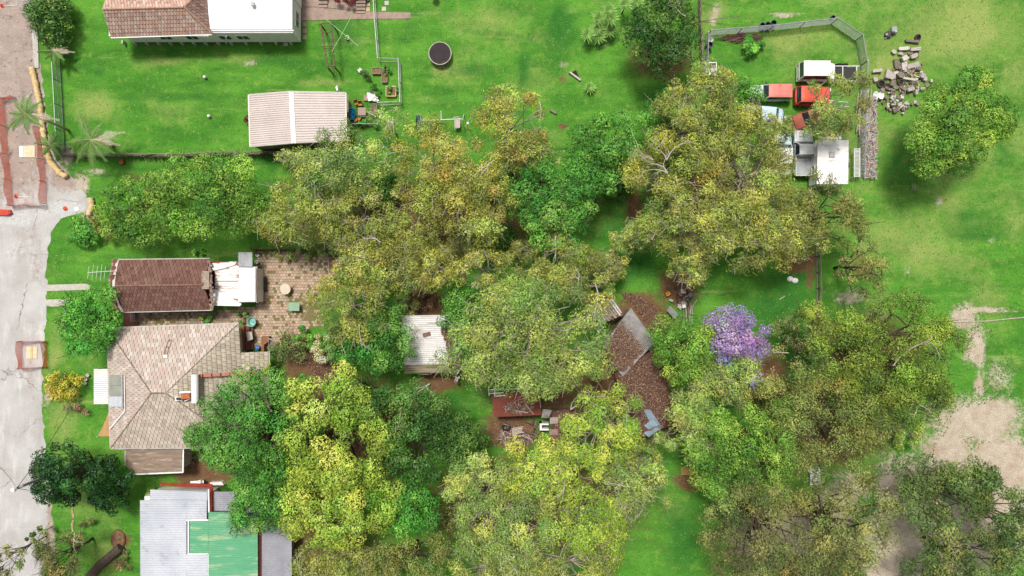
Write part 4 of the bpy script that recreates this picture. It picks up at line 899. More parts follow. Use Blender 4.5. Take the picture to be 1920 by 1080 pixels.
fence('timber_fence', 'dark timber boundary fence above the courtyard', [(476, 468), (560, 470), (640, 470)], 1.3, 'paling', brownwood, brownwood, sp=2.4, lean=2)
fence('wire_fence', 'low wire fence from the garage to the climbing plant', [(656, 236), (712, 237)], 1.0, 'chain', galv, galv, sp=1.4, wire=.2, wt=.01)
# ------------------------------------------------------------------ road works
tan = mat('tan coir log', S('#e2c690', .85), S('#cdb07a', .8), scale=4, bump=.4, fine=.12, c3=S('#f0e2c0', .85), scale3=1.5)
def sedlog(label, pts, r=.22):
    w = [P(*p) for p in pts]; b = MB(); pp_ = []
    for a, c in zip(w, w[1:]):
        n = max(2, int((c - a).length / .12)); pp_ += [a.lerp(c, i / n) for i in range(n)]
    pp_.append(w[-1]); b.tube([p + Vector((rnd.uniform(-.03, .03), rnd.uniform(-.03, .03), r * .8)) for p in pp_], [r * rnd.uniform(.78, 1.15) for _ in pp_], 11)
    return tag(obj('sediment_log', b, tan, smooth=True), label, 'sediment log', 'tan sediment logs beside the road works')
sedlog('long tan sediment log running past the palms', [(62, 128), (68, 150), (78, 200), (84, 250), (88, 280)], .26)
sedlog('tan sediment log bending away below the palms', [(90, 286), (98, 305), (112, 322), (128, 333)], .28)
sedlog('short curved tan sediment log at the end of the gravel turnout', [(172, 372), (175, 388), (168, 405)], .27)
pl = thing('cover_plate', 'pale square plywood cover on the excavated road', 'cover', P(50, 284)); b = MB(); b.prism([P(37, 274)[:2], P(66, 273)[:2], P(66, 295)[:2], P(38, 295)[:2]], .01, .06); obj('board', b, mat('pale ply', S('#ead9ba', .85), S('#d9c4a0', .82), scale=3), pl)
b = MB(); b.prism([P(37, 274)[:2], P(44, 274)[:2], P(45, 295)[:2], P(38, 295)[:2]], .064, .09); obj('batten', b, white_m, pl)
pl = thing('cover_plate', 'pale timber cover inside the small orange mesh square', 'cover', P(62, 662)); b = MB(); b.prism([P(50, 650)[:2], P(70, 650)[:2], P(70, 672)[:2], P(50, 672)[:2]], .01, .06); obj('board', b, MATS['pale ply'], pl)
b = MB(); b.prism([P(58, 650)[:2], P(62, 650)[:2], P(62, 672)[:2], P(58, 672)[:2]], .064, .09); obj('batten', b, tan, pl)
for lab, x, y, a in (('red road marker with white handle lying at the lower end of the excavation', 42, 369, 0), ('red road marker with white handle at the upper left of the road', 16, 11, .1)):
    q = P(x, y); t = thing('road_marker', lab, 'marker', q, rz=a)
    b = MB(); b.tube([(-.4, 0, .04), (.9, -.05, .05)], .03, 6); obj('handle', b, white_m, t, local=True)
    b = MB(); b.lathe((-.55, .05, 0), [(.22, 0), (.2, .05), (.06, .1), (.05, .3)], 12); obj('cone', b, mat('red plastic', S('#d8503c', .8), S('#c44434', .78), rough=.4), t, local=True)
t = thing('plastic_barrier', 'red plastic road barrier lying at the left edge by the gravel turnout', 'barrier', P(10, 397))
b = MB(); b.prism([P(-10, 392)[:2], P(22, 394)[:2], P(25, 400)[:2], P(18, 404)[:2], P(-10, 403)[:2]], 0, .35); obj('body', b, MATS['red plastic'], t)
b = MB(); b.box(P(8, 397, .36) , (.8, .2, .06)); obj('cap', b, MATS['red plastic'], t)
for x, y, lab, mm in ((123, 391, 'small red service cap in the gravel turnout', 'red plastic'), (144, 392, 'small white service cap in the gravel turnout', 'white painted metal')):
    b = MB(); b.lathe(P(x, y), [(.22, 0), (.22, .05), (.12, .08), (.1, .14)], 14); tag(obj('service_cap', b, MATS[mm]), lab, 'service cap')
b = MB(); b.lathe(P(231, 304), [(.2, 0), (.28, .25), (.25, .3), (.1, .32)], 12, sx=.7); tag(obj('bucket', b, mat('orange red plastic', S('#c8553a', .8), S('#b04830', .75), rough=.5)), 'orange red bucket lying on the grass below the paling fence', 'bucket')
# ------------------------------------------------------------------ power pole
pole = thing('power_pole', 'white topped power pole leaning out of the dark conifer', 'power pole', P(142, 864)); top = P(25, 918, 8.6); bs = P(142, 864)
bs = Vector((top.x, top.y, 0)); pole.location = bs; ORG[pole.name] = bs.copy()
b = MB(); b.tube([bs + Vector((0, 0, -.3)), top], [.17, .11], 10); obj('shaft', b, mat('grey pole', S('#9aa09c', .8), S('#7a807c', .75), scale=3), pole)
b = MB(); b.tube([top + Vector((0, 0, -.15)), top + Vector((0, 0, .1))], [.2, .16], 10); obj('cap', b, white_m, pole)
b = MB(); b.box(top + Vector((0, 0, -.5)), (1.1, .1, .12), .4); arm = obj('crossarm', b, timber, pole)
for s in (-.45, 0, .45):
    b = MB(); b.lathe(top + Vector((s * math.cos(.4), s * math.sin(.4), -.44)), [(.05, 0), (.06, .06), (.03, .14)], 8); obj('insulator', b, white_m, arm)
wirem = mat('dark cable', S('#4a4848', .6)); ywire = mat('striped cable', S('#b08a3c', .8), S('#3c342c', .6), scale=8)
for lab, e, mm in (('yellow striped service cable running up from the pole to the left edge', P(-20, 862, 8.2), ywire), ('dark cable running up from the pole towards the lawn', P(130, 770, 6.2), wirem), ('dark cable running right from the pole over the front lawn', P(262, 962, 4.0), wirem)):
    b = MB(); s = top + Vector((0, 0, -.36)); b.tube([s.lerp(e, i / 10) - Vector((0, 0, 1.2 * (i / 10) * (1 - i / 10))) for i in range(11)], .022, 4); tag(obj('cable', b, mm), lab, 'cable')
# ------------------------------------------------------------------ palms and yuccas
frm = mat('palm leaflet', (1, 1, 1), (.8, .8, .8), scale=2, vcol=True, rough=.5, translucent=.2)
def palm(label, crown, base, h, n, ln, seed, dead=0, lens=None):
    rs = random.Random(seed); c = P(*crown, h); r = P(*base); t = thing('palm_tree', label, 'palm tree', (r.x, r.y, 0), 'palms beside the road works')
    b = MB(); b.tube([r + Vector((0, 0, -.1)), r.lerp(c, .5) + Vector((.1, .05, 0)), c], [.14, .11, .09], 8); obj('trunk', b, barkp, t, smooth=True)
    for i in range(n):
        a = i / n * 6.283 + rs.uniform(-.25, .25); isd = i < dead; L_ = ln * (rs.uniform(.7, 1.1)); rise = rs.uniform(.1, .9) if not isd else -.2
        pts = []; p = c.copy()
        for k in range(7):
            s = k / 6; pts.append(c + Vector((math.cos(a) * L_ * s, math.sin(a) * L_ * s, rise * s * 1.2 - s * s * L_ * .45)))
        b = MB(); g = rs.uniform(.75, 1.15); base_c = (.62, .52, .38) if isd else (.16 * g, .29 * g, .07 * g)
        b.tube(pts, [.035 * (1 - .8 * k / 6) for k in range(7)], 4, cap=False, col=(.35, .42, .16) if not isd else base_c)
        side = Vector((-math.sin(a), math.cos(a), 0)); fw = Vector((math.cos(a), math.sin(a), 0))
        for k in range(2, 34):
            s = k / 34; j = min(5, int(s * 6)); q = pts[j].lerp(pts[j+1], s * 6 - j); ll = L_ * .26 * math.sin(min(1, s * 1.15 + .12) * 2.9) * rs.uniform(.75, 1.1) + .05
            for sg in (1, -1):
                d = (side * sg * .8 + fw * .55 + Vector((0, 0, -.35 + rs.uniform(-.15, .15)))).normalized(); wv = fw * .03
                cc = tuple(x * rs.uniform(.75, 1.3) for x in base_c)
                b.add([q - wv, q + wv, q + d * ll * .6 + wv * .7 - Vector((0, 0, .02)), q + d * ll - Vector((0, 0, .1)), q + d * ll * .6 - wv * .7], [(0, 1, 2, 4), (4, 2, 3)], cc)
        obj('frond', b, frm, t)
palm('leaning palm with grey trunk overhanging the orange mesh', (48, 213), (128, 244), 6.2, 10, 2.3, 3, dead=1)
palm('palm with wide open fronds at the corner of the upper lawn', (170, 262), (212, 274), 3.6, 11, 2.7, 4, dead=2)
palm('small low palm beside the tan sediment log', (94, 272), (104, 280), 1.6, 8, 1.4, 5)
palm('small palm stump with drooping fronds below the hedge', (102, 96), (106, 100), 1.6, 8, 1.3, 6, dead=4)
yucm = mat('yucca blade', (1, 1, 1), (.85, .85, .85), scale=2, vcol=True, rough=.45)
def yucca(label, px, py, h, ln, seed, group='yuccas on the upper lawn'):
    rs = random.Random(seed); c = P(px, py, h); t = thing('yucca_plant', label, 'yucca', (c.x, c.y, 0), group)
    b = MB(); b.tube([(c.x, c.y, -.05), c], [.09, .07], 7); obj('stem', b, barkd, t)
    b = MB()
    for i in range(44):
        a = i * 2.39996; el = .95 * (i / 44) ** .8 + .05; ll = ln * rs.uniform(.8, 1.1) * (1.05 - .2 * el); d = Vector((math.cos(a) * math.cos(el), math.sin(a) * math.cos(el), math.sin(el))); s = Vector((-math.sin(a), math.cos(a), 0)) * .05
        m_ = c + d * ll * .55; e = c + d * ll - Vector((0, 0, .12 * ll * math.cos(el))); g = rs.uniform(.7, 1.25); up = Vector((0, 0, .012))
        b.add([c - s * .6, c + s * .6, m_ + s, e, m_ - s, m_ - up], [(0, 1, 2, 5), (0, 5, 4), (5, 2, 3), (4, 5, 3)], (.24 * g, .42 * g, .10 * g))
    obj('leaf_rosette', b, yucm, t)
for i, (x, y, h, lab) in enumerate(((1122, 36, 1.6, 'yucca rosette at the upper left of the clump'), (1146, 35, 2.0, 'largest yucca rosette touching the big glossy tree'), (1121, 54, 1.2, 'yucca rosette in the centre of the clump'), (1102, 65, 1.4, 'leftmost yucca rosette of the clump'), (1123, 69, .9, 'lowest small yucca rosette of the clump'), (1142, 20, 2.2, 'yucca rosette at the top of the clump'), (1172, 9, 1.8, 'yucca rosette at the top edge left of the glossy tree'), (1194, 6, 1.6, 'yucca rosette at the top edge over the glossy tree'), (1144, 58, 1.0, 'yucca rosette squeezed under the glossy tree'))):
    yucca(lab, x, y, h, .95, 20 + i)
yucca('lone small yucca on the lawn below the clump', 1106, 164, .5, .75, 40, None)
# ------------------------------------------------------------------ upper garden things
tr = thing('trampoline', 'round black trampoline with pale rim on the upper lawn', 'trampoline', P(826, 101)); c = P(825, 100, .75); Rt = W(21, .75)
b = MB(); b.tube([c + Vector((math.cos(i * .19635) * Rt, math.sin(i * .19635) * Rt, 0)) for i in range(33)], .045, 6); obj('rim', b, mat('pale rim', S('#cfc6ba', .85), S('#a89c8c', .8), scale=3), tr)
b = MB(); b.lathe(c, [(Rt * .98, -.02), (Rt * .98, -.005), (Rt * .93, .0), (Rt * .5, -.03), (.01, -.04)], 40); obj('bed', b, mat('black trampoline mat', S('#4a4444', .5), S('#3a3434', .5), rough=.8, scale=1.5, c3=S('#6a5c52', .55), thr3=(.6, .75), scale3=1.2), tr)
for k in range(4):
    a = k * math.pi / 2 + .5; b = MB(); p = c + Vector((math.cos(a - .3) * Rt, math.sin(a - .3) * Rt, 0)); q = c + Vector((math.cos(a + .3) * Rt, math.sin(a + .3) * Rt, 0))
    b.tube([p, p - Vector((0, 0, .7)), q - Vector((0, 0, .7)), q], .03, 5); obj('leg', b, galv, tr)
cl = thing('clothes_line', 'pale green rotary clothes line with four arms above the lawn', 'clothes line', P(640, 66)); hc = P(642, 62, 2.1)
b = MB(); b.tube([(hc.x, hc.y, -.1), (hc.x, hc.y, 2.1)], .035, 7); obj('mast', b, galv, cl)
arms = [P(611, 36, 2.2), P(661, 27, 2.2), P(672, 86, 2.2), P(622, 97, 2.2)]; lg = mat('pale green enamel', S('#a8d48c', .85), S('#94c47a', .82), rough=.4)
for a in arms:
    b = MB(); b.tube([hc, a], .028, 5); obj('arm', b, lg, cl)
b = MB()
for k in (.4, .55, .7, .85, .98):
    q = [hc.lerp(a, k) for a in arms]; b.tube(q + [q[0]], .006, 3, cap=False)
obj('lines', b, mat('line wire', S('#8cb080', .8)), cl)['kind'] = 'stuff'
q = P(652, 72); tg_ = thing('peg_bucket', 'small white peg bucket under the clothes line', 'bucket', q); b = MB(); b.lathe((0, 0, 0), [(.14, 0), (.2, .26), (.17, .26), (.13, .05)], 12); obj('pail', b, white_m, tg_, local=True); b = MB(); b.lathe((0, 0, .2), [(.12, 0), (.1, .03)], 8); obj('pegs', b, brownwood, tg_, local=True)
fr = thing('climbing_frame', 'weathered log climbing frame like a ladder left of the clothes line', 'climbing frame', P(614, 86))
logm = mat('bark log', S('#8c745c', .75), S('#6a5440', .7), scale=5, bump=.3)
for x0, x1 in ((601, 615), (621, 627)):
    b = MB(); b.tube([P(x0, 45, 1.9), P((x0 + x1) / 2, 85, 1.9), P(x1, 128, 1.9)], [.08, .07, .08], 7); obj('side_log', b, logm, fr)
for (xa, ya), (xb, yb) in (((598, 45), (623, 42)), ((604, 61), (622, 59)), ((608, 90), (624, 90)), ((613, 124), (629, 123))):
    b = MB(); b.tube([P(xa, ya, 2.0), P(xb, yb, 2.0)], .05, 6); obj('rung', b, logm, fr)
for x, y in ((601, 46), (622, 44), (614, 126), (627, 125)):
    q = P(x, y, 1.9); b = MB(); b.tube([(q.x, q.y, -.1), q], .08, 7); obj('post', b, logm, fr)
for x, y in ((604, 72), (622, 72), (606, 86), (626, 86), (609, 101), (627, 101)):
    b = MB(); b.tube([P(x - 3, y, 1.98), P(x + 3, y, 1.98)], .04, 6); obj('peg', b, timber, fr)
for i, (x, y) in enumerate(((571, 46), (571, 58), (571, 70))):
    b = MB(); b.box(P(x, y) + Vector((0, 0, .02)), (.38, .42, .05), rnd.uniform(-.05, .05), bev=.01); tag(obj('stepping_stone', b, conc), ('uppermost', 'middle', 'lowest')[i] + ' of three stepping stones right of the white house', 'stepping stone', 'stepping stones in the lawn')
for x, y, lab in ((536, 82, 'pale square slab in the grass below the white house corner'), (725, 6, 'pale square slab at the top right of the white fence'), (720, 17, 'pale square slab just above the concrete path end')):
    b = MB(); b.box(P(x, y) + Vector((0, 0, .025)), (.4, .4, .06), rnd.uniform(-.1, .1), bev=.01); tag(obj('paving_slab', b, pale_conc), lab, 'slab', 'stepping stones in the lawn')
def stairs(label, x0, x1, y0, y1, n, m):
    t = thing('stone_steps', label, 'steps', P((x0 + x1) / 2, y1))
    for i in range(n):
        ya = y1 + (y0 - y1) * i / n; yb = y1 + (y0 - y1) * (i + .82) / n; h = .1 + .14 * i
        b = MB(); b.prism([P(x0, ya, h)[:2], P(x1, ya, h)[:2], P(x1, yb, h)[:2], P(x0, yb, h)[:2]], 0, h + .02); obj('step', b, m, t)
stairs('pinkish stone steps left of the red leaved shrub', 597, 614, -14, 14, 4, conc); stairs('longer stone steps right of the red leaved shrub', 668, 685, -14, 25, 6, conc)
for i, (x, y) in enumerate(((690, 8), (690, 18))):
    b = MB(); b.box(P(x, y) + Vector((0, 0, .05)), (.42, .42, .08), bev=.01); tag(obj('paving_slab', b, mat('sandy slab', S('#c8b890', .8), S('#b0a078', .78), scale=4)), ('upper', 'lower')[i] + ' sandy slab between the long steps and the white fence', 'slab')
b = MB(); b.lathe(P(689, 1), [(.14, 0), (.24, .3), (.24, .36), (.2, .36), (.18, .25), (.01, .24)], 16); tag(obj('plant_pot', b, mat('dark pot', S('#3a3636', .6), rough=.5)), 'dark round pot at the top of the long steps', 'pot')
bq = thing('barbecue', 'black kettle barbecue cut by the top picture edge', 'barbecue', P(816, 0)); b = MB(); b.lathe(P(816, -1), [(.05, .55), (.28, .62), (.34, .8), (.28, .98), (.05, 1.06)], 16); obj('kettle', b, MATS['charcoal metal'], bq)
for a in (0, 2.1, 4.2):
    b = MB(); c = P(816, -1); b.tube([c + Vector((0, 0, .6)), c + Vector((math.cos(a) * .3, math.sin(a) * .3, 0))], .02, 5); obj('leg', b, galv, bq)
# planters
soil = mat('garden soil', S('#a07a58', .7), S('#80603f', .65), scale=5, bump=.5, fine=.2)
def planter(label, x0, y0, x1, y1, m=None):
    t = thing('planter_box', label, 'planter', P((x0 + x1) / 2, (y0 + y1) / 2)); a, c = P(x0, y1), P(x1, y0); h = .35
    for p, d in ((((a.x + c.x) / 2, a.y, h/2), (c.x - a.x, .07, h)), (((a.x + c.x) / 2, c.y, h/2), (c.x - a.x, .07, h)), ((a.x, (a.y + c.y) / 2, h/2), (.07, c.y - a.y - .075, h)), ((c.x, (a.y + c.y) / 2, h/2), (.07, c.y - a.y - .075, h))):
        b = MB(); b.box(p, d); obj('board', b, m or timber, t)
    b = MB(); b.box(((a.x + c.x) / 2, (a.y + c.y) / 2, .14), (c.x - a.x - .08, c.y - a.y - .08, .26)); obj('soil', b, soil, t)
planter('horizontal planter box with bare soil nearest the white pot', 699, 129, 715, 140); planter('upright planter box with bare soil at its lower end', 717, 128, 727, 156); planter('planter box of straw at the garden fence', 725, 164, 743, 182, tan)
planter('narrow tall frame bed below the garden', 699, 197, 708, 218)
b = MB(); b.lathe(P(676.5, 134), [(.16, 0), (.24, .4), (.19, .4), (.16, .3), (.01, .3)], 4); tag(obj('plant_pot', b, white_m), 'square white pot beside the dark spiny shrub', 'pot')
t = thing('plastic_sheet', 'crumpled white plastic sheet in the vegetable garden', 'sheet', P(699, 182)); b = MB(); vs = []; 
for i in range(9):
    for j in range(7): vs.append(P(688 + i * 2.6 + (2 if j > 4 else 0), 173 + j * 2.7 + (4 if i > 4 else 0) - (i > 4) * j * .5, .25 + rnd.uniform(-.08, .15)))
b.add(vs, [(i*7 + j, (i+1)*7 + j, (i+1)*7 + j + 1, i*7 + j + 1) for i in range(8) for j in range(6)]); obj('film', b, white_m, t)
b = MB(); b.box(P(686, 184, .1), (.35, .5, .2)); obj('weight_block', b, conc, t)
tb_ = thing('garden_table', 'square taupe garden table right of the blue tub', 'table', P(678.5, 209)); b = MB(); b.box(P(678.5, 209, .72), (.74, .74, .05), bev=.015); obj('top', b, mat('taupe timber', S('#b8a094', .8), S('#a08a7e', .76), scale=3, stretch=(1, 5, 1)), tb_)
for sx in (-1, 1):
    for sy in (-1, 1):
        b = MB(); b.box(P(678.5, 209) + Vector((sx * .3, sy * .3, .345)), (.06, .06, .69)); obj('leg', b, brownwood, tb_)
orw = mat('orange timber', S('#c48c50', .8), S('#a87440', .76), scale=4)
def chair(label, px, py, rz, g='small timber garden chairs'):
    t = thing('garden_chair', label, 'chair', P(px, py), g, rz); b = MB(); b.box((0, 0, .42), (.36, .36, .04)); obj('seat', b, orw, t, local=True)
    b = MB(); b.box((-.17, 0, .68), (.04, .36, .4)); obj('backrest', b, orw, t, local=True)
    for sx in (-.15, .15):
        for sy in (-.15, .15): b = MB(); b.box((sx, sy, .2), (.04, .04, .4)); obj('leg', b, orw, t, local=True)
chair('orange timber chair just above the garden table', 677, 197, -1.5); chair('dark orange chair half hidden beside the wall corner', 670, 195, -1.2); chair('orange timber chair just below the garden table', 676, 226, 2.6); chair('reddish chair at the foot of the blue tub', 670, 228, 2.2)
bt_ = thing('paddling_tub', 'bright blue oval plastic paddling tub against the garage', 'tub', P(661, 215)); bl = mat('bright blue plastic', S('#28b4ec', .85), S('#20a4dc', .82), rough=.35)
b = MB(); b.lathe(P(661, 215), [(.26, 0), (.34, .3), (.36, .32), (.31, .3), (.27, .12), (.01, .1)], 24, sy=1.6); obj('shell', b, bl, bt_); b = MB(); b.tube([P(655, 207, .34), P(660, 209, .36), P(664, 214, .36)], .03, 5); obj('moulding', b, bl, bt_)
b = MB(); b.lathe(P(661, 221, .12), [(.18, 0), (.2, .06), (.05, .1)], 14); obj('seat_bump', b, bl, bt_)
for x, y, lab in ((386, 146, 'upper white ball lamp on the left lawn'), (394, 219, 'lower white ball lamp on the left lawn'), ):
    t = thing('ball_lamp', lab, 'lamp', P(x, y)); b = MB(); b.lathe(P(x, y), [(.05, 0), (.05, .12), (.12, .2), (.15, .3), (.12, .4), (.02, .45)], 12); obj('globe', b, white_m, t, smooth=True); b = MB(); b.lathe(P(x, y), [(.1, 0), (.09, .05)], 10); obj('foot', b, galv, t)
b = MB(); b.prism([P(631, 166, .5)[:2], P(634, 162, .5)[:2], P(636, 172, .5)[:2], P(633, 172, .5)[:2]], 0, .9); tag(obj('leaning_board', b, white_m), 'white board leaning on the upper wall of the garage', 'board')
# swing frame
sw = thing('swing_set', 'white metal swing frame with blue slide at its left end', 'swing set', P(828, 240)); wp = mat('white tube', S('#e4e2dc', .88), S('#ccc8c0', .84), rough=.5, scale=4)
b = MB(); b.tube([P(789, 226, 2.0), P(866, 223, 2.0)], .05, 6); obj('top_bar', b, wp, sw)
for x, dx in ((790, -3), (827, 0), (867, 3)):
    for y, yy_ in ((214, 222), (238, 234)): b = MB(); b.tube([P(x, 225, 2.0), P(x + dx, y, .0) if x != 827 else P(x, y - 6, .9)], .035, 5); obj('leg', b, wp, sw)
b = MB(); b.prism([P(781, 219, 1)[:2], P(789, 218, 1)[:2], P(789, 244, 1)[:2], P(781, 243, 1)[:2]], lambda p: .75 + (p[1] - P(0, 244, 1).y) * .5, lambda p: .82 + (p[1] - P(0, 244, 1).y) * .5); obj('slide', b, mat('slate blue plastic', S('#5c7c88', .75), S('#486470', .7), rough=.4), sw)
for x in (780.5, 789.5): b = MB(); b.tube([P(x, 218, 1.6), P(x, 246, .8), P(x, 250, .05)], .03, 5); obj('slide_rail', b, MATS['charcoal metal'], sw)
b = MB(); b.tube([P(800, 227, 1.9), P(803, 239, .9)], .04, 5); obj('glider_arm', b, wp, sw)
for x in (810, 818): b = MB(); b.tube([P(x - 3, 225, 1.9), P(x, 229, 1.0), P(x + 3, 225, 1.9)], .015, 4); obj('rope', b, galv, sw)
b = MB(); b.prism([P(851, 224, 1)[:2], P(862, 222, 1)[:2], P(862, 238, 1)[:2], P(852, 239, 1)[:2]], .55, .62); obj('seat', b, mat('pale pink plastic', S('#d4c4bc', .85), S('#c0aea6', .8)), sw)
b = MB(); b.tube([P(850, 222, 1.9), P(850, 220, 1.2), P(860, 219, 1.2), P(861, 222, 1.9)], .025, 4); obj('seat_frame', b, wp, sw)
t = thing('garden_tap', 'thin white standpipe right of the swing frame', 'standpipe', P(877, 238)); b = MB(); b.tube([P(877, 242, 0), P(877, 232, 1.1)], .04, 6); obj('pipe', b, wp, t); b = MB(); b.box(P(877, 231, 1.15), (.18, .2, .14)); obj('tap', b, galv, t)
# logs, hose, trough on the upper lawn
def log(name, label, pts, r, m, cat='log', **k):
    b = MB(); b.tube([P(*p) for p in pts], r, 8); return tag(obj(name, b, m, smooth=False), label, cat, **k)
log('log', 'short weathered log end on the lawn above the dark fig', [(1032, 206, .15), (1043, 213, .15)], .12, timber)
t = thing('concrete_trough', 'tilted pale concrete edge over a small hole on the lawn', 'trough', P(1078, 142)); b = MB(); b.prism([P(1066, 137)[:2], P(1069, 136)[:2], P(1089, 150)[:2], P(1087, 153)[:2]], 0, .28); obj('edge', b, pale_conc, t); b = MB(); b.prism([P(1072, 135)[:2], P(1080, 132)[:2], P(1086, 145)[:2], P(1084, 146)[:2]], -.01, .012); obj('hole', b, mat('dark wet soil', S('#3c3026', .5), S('#2c241c', .5), scale=4), t)
log('garden_hose', 'teal garden hose curled beside the yucca clump', [(1092, 88, .03), (1098, 84, .03), (1110, 86, .03), (1128, 83, .03), (1142, 80, .03)], .025, mat('teal hose', S('#3c9480', .8), rough=.4), cat='hose')
log('stick', 'pale stick beside the teal hose', [(1124, 91, .04), (1142, 82, .04)], .03, barkw, cat='stick')
log('stick', 'white stick lying on the grass left of the old fence line', [(1461, 562, .05), (1472, 555, .05)], .05, barkw, cat='stick')
log('pipe', 'long pale pipe lying on the right lawn to the picture edge', [(1785, 604, .06), (1850, 602, .07), (1900, 597, .06), (1960, 592, .06)], .05, mat('pale pipe', S('#c8bcb0', .85), S('#a89c90', .8), scale=5), cat='pipe')
log('fallen_trunk', 'thick dark brown felled trunk on the front lawn at the bottom', [(160, 1090, .3), (185, 1062, .34), (205, 1045, .36), (227, 1026, .4)], .42, barkd, cat='trunk')
b = MB(); c = P(222, 1012)
b.lathe(c, [(1.0, -.02), (.8, .15), (.55, .22), (.2, .3), (.02, .3)], 18, sx=.75); tag(obj('root_plate', b, mat('root soil', S('#a88460', .7), S('#6e5238', .65), scale=3, bump=.6, fine=.2), smooth=True), 'upturned earthy root plate at the end of the felled trunk', 'root plate')
# ------------------------------------------------------------------ pen things
def drum(label, x, y, m, inner, h=.85, r=.28, g=None, lean=0):
    t = thing('drum', label, 'drum', P(x, y), g); c = P(x, y); M = Matrix.Rotation(lean, 3, 'X')
    b = MB(); b.lathe(c + Vector((0, 0, .02)), [(r, 0), (r * 1.04, h * .33), (r, h * .35), (r * 1.04, h * .66), (r, h * .68), (r, h), (r * .9, h), (r * .88, h * .5), (.01, h * .5)], 16, M=M); obj('shell', b, m, t)
    b = MB(); b.lathe(c + M @ Vector((0, 0, h * .52)), [(r * .86, 0), (r * .8, .02)], 14); obj('contents', b, inner, t)
navy = mat('navy plastic', S('#3a4c7c', .7), S('#2c3c68', .7), rough=.4); steel2 = mat('steel blue plastic', S('#4c6a80', .7), rough=.4); dk = MATS['dark wet soil']
drum('leftmost blue drum of three outside the pen fence', 1425, 52, mat('slate plastic', S('#56667c', .7), rough=.4), dk, h=.7, r=.24); drum('middle blue drum of three outside the pen fence', 1435, 51, steel2, dk, h=.7, r=.25); drum('rightmost blue drum of three outside the pen fence', 1446, 48, navy, dk, h=.7, r=.25)
drum('blue drum full of red brown water inside the pen', 1326, 90, steel2, mat('red brown water', S('#7c3c2c', .6), rough=.2), r=.3)
drum('small dark drum at the bend of the pen fence', 1558, 36, navy, dk, h=.5, r=.18)
t = thing('basin', 'white round basin inside the pen corner', 'basin', P(1332, 75)); b = MB(); b.lathe(P(1332, 75), [(.2, 0), (.27, .14), (.25, .14), (.18, .04), (.01, .03)], 16); obj('bowl', b, white_m, t); b = MB(); b.lathe(P(1332, 75), [(.1, .03), (.08, .1)], 10); obj('stone', b, galv, t)
t = thing('chest_freezer', 'old white open chest freezer at the pen fence', 'freezer', P(1328, 134)); b = MB()
a_ = P(1318, 148); c_ = P(1339, 122)
for p, d in ((((a_.x + c_.x) / 2, a_.y + .04, .42), (c_.x - a_.x, .08, .84)), (((a_.x + c_.x) / 2, c_.y - .04, .42), (c_.x - a_.x, .08, .84)), ((a_.x + .04, (a_.y + c_.y) / 2, .42), (.08, c_.y - a_.y - .17, .84)), ((c_.x - .04, (a_.y + c_.y) / 2, .42), (.08, c_.y - a_.y - .17, .84)), (((a_.x + c_.x) / 2, (a_.y + c_.y) / 2, .05), (c_.x - a_.x - .17, c_.y - a_.y - .17, .08))): b.box(p, d)
obj('cabinet', b, white_m, t)
b = MB(); b.box(((a_.x + c_.x) / 2, a_.y + .35, .87), (c_.x - a_.x, .7, .05)); obj('lid', b, white_m, t)
b = MB(); b.box(((a_.x + c_.x) / 2 + .2, c_.y - .4, .5), (.4, .3, .5), .3); obj('rubbish', b, mat('mixed rubbish', S('#8c98a8', .8), S('#a8705c', .75), scale=6), t)
def sticks(name, label, cx, cy, rx, ry, n, ln, r, m, cat, ang=None, z=.3, kind=None, seed=1, cols=((1, 1, 1),)):
    rs = random.Random(seed); b = MB()
    for i in range(n):
        a = rs.uniform(0, 3.14) if ang is None else rs.gauss(ang, .25); d = math.sqrt(rs.random()); th = rs.uniform(0, 6.28)
        if ry > 60: d = rs.random() * .6
        c = (P(cx + rx * rs.uniform(-1, 1), cy + ry * rs.uniform(-1, 1)) if ry > 60 else P(cx + rx * d * math.cos(th), cy + ry * d * math.sin(th))) + Vector((0, 0, rs.uniform(.03, z) * (1.1 - d * .8))); l = ln * rs.uniform(.5, 1.2) / 2; v = Vector((math.cos(a), math.sin(a), rs.uniform(-.12, .12))) * l
        rr = r * rs.uniform(.5, 1.3); cc = rs.choice(cols); b.tube([c - v, c + Vector((rs.uniform(-.05, .05), rs.uniform(-.05, .05), .03)), c + v], [rr, rr * .9, rr * .6], 5, col=tuple(k * rs.uniform(.7, 1.2) for k in cc))
    o = obj(name, b, m); tag(o, label, cat, kind=kind); return o
stk = mat('stick wood', (1, 1, 1), (.75, .75, .75), scale=5, vcol=True)
PALE = [S('#d2c4ba', .9), S('#e0d6cc', .9), S('#b8a89c', .85)]; RED = [S('#9c7460', .75), S('#84604e', .7), S('#b09080', .75)]; BR = [S('#8c6c54', .75), S('#6e523e', .7), S('#a88c70', .75)]
sticks('brush_pile', 'heap of cut brown brushwood at the pen fence', 1392, 72, 32, 8, 130, 1.6, .02, stk, 'brush pile', ang=.15, z=.5, kind='stuff', cols=RED, seed=2)
sticks('stick_pile', 'long heap of bleached sticks along the white railed fence', 1628, 258, 12, 76, 1500, .5, .03, stk, 'stick pile', z=.5, kind='stuff', cols=PALE, seed=3)
for i in range(16):
    x = 1612 + i * 1.4; b = MB(); b.tube([P(x + rnd.uniform(-2, 2), 166 + rnd.uniform(0, 12), .5), P(x - 4 + rnd.uniform(-3, 3), 235 + rnd.uniform(-30, 30), .35)], rnd.uniform(.03, .055), 5); tag(obj('pole', b, barkw), 'long bleached pole at the upper end of the stick pile', 'pole', 'bleached poles on the stick pile')
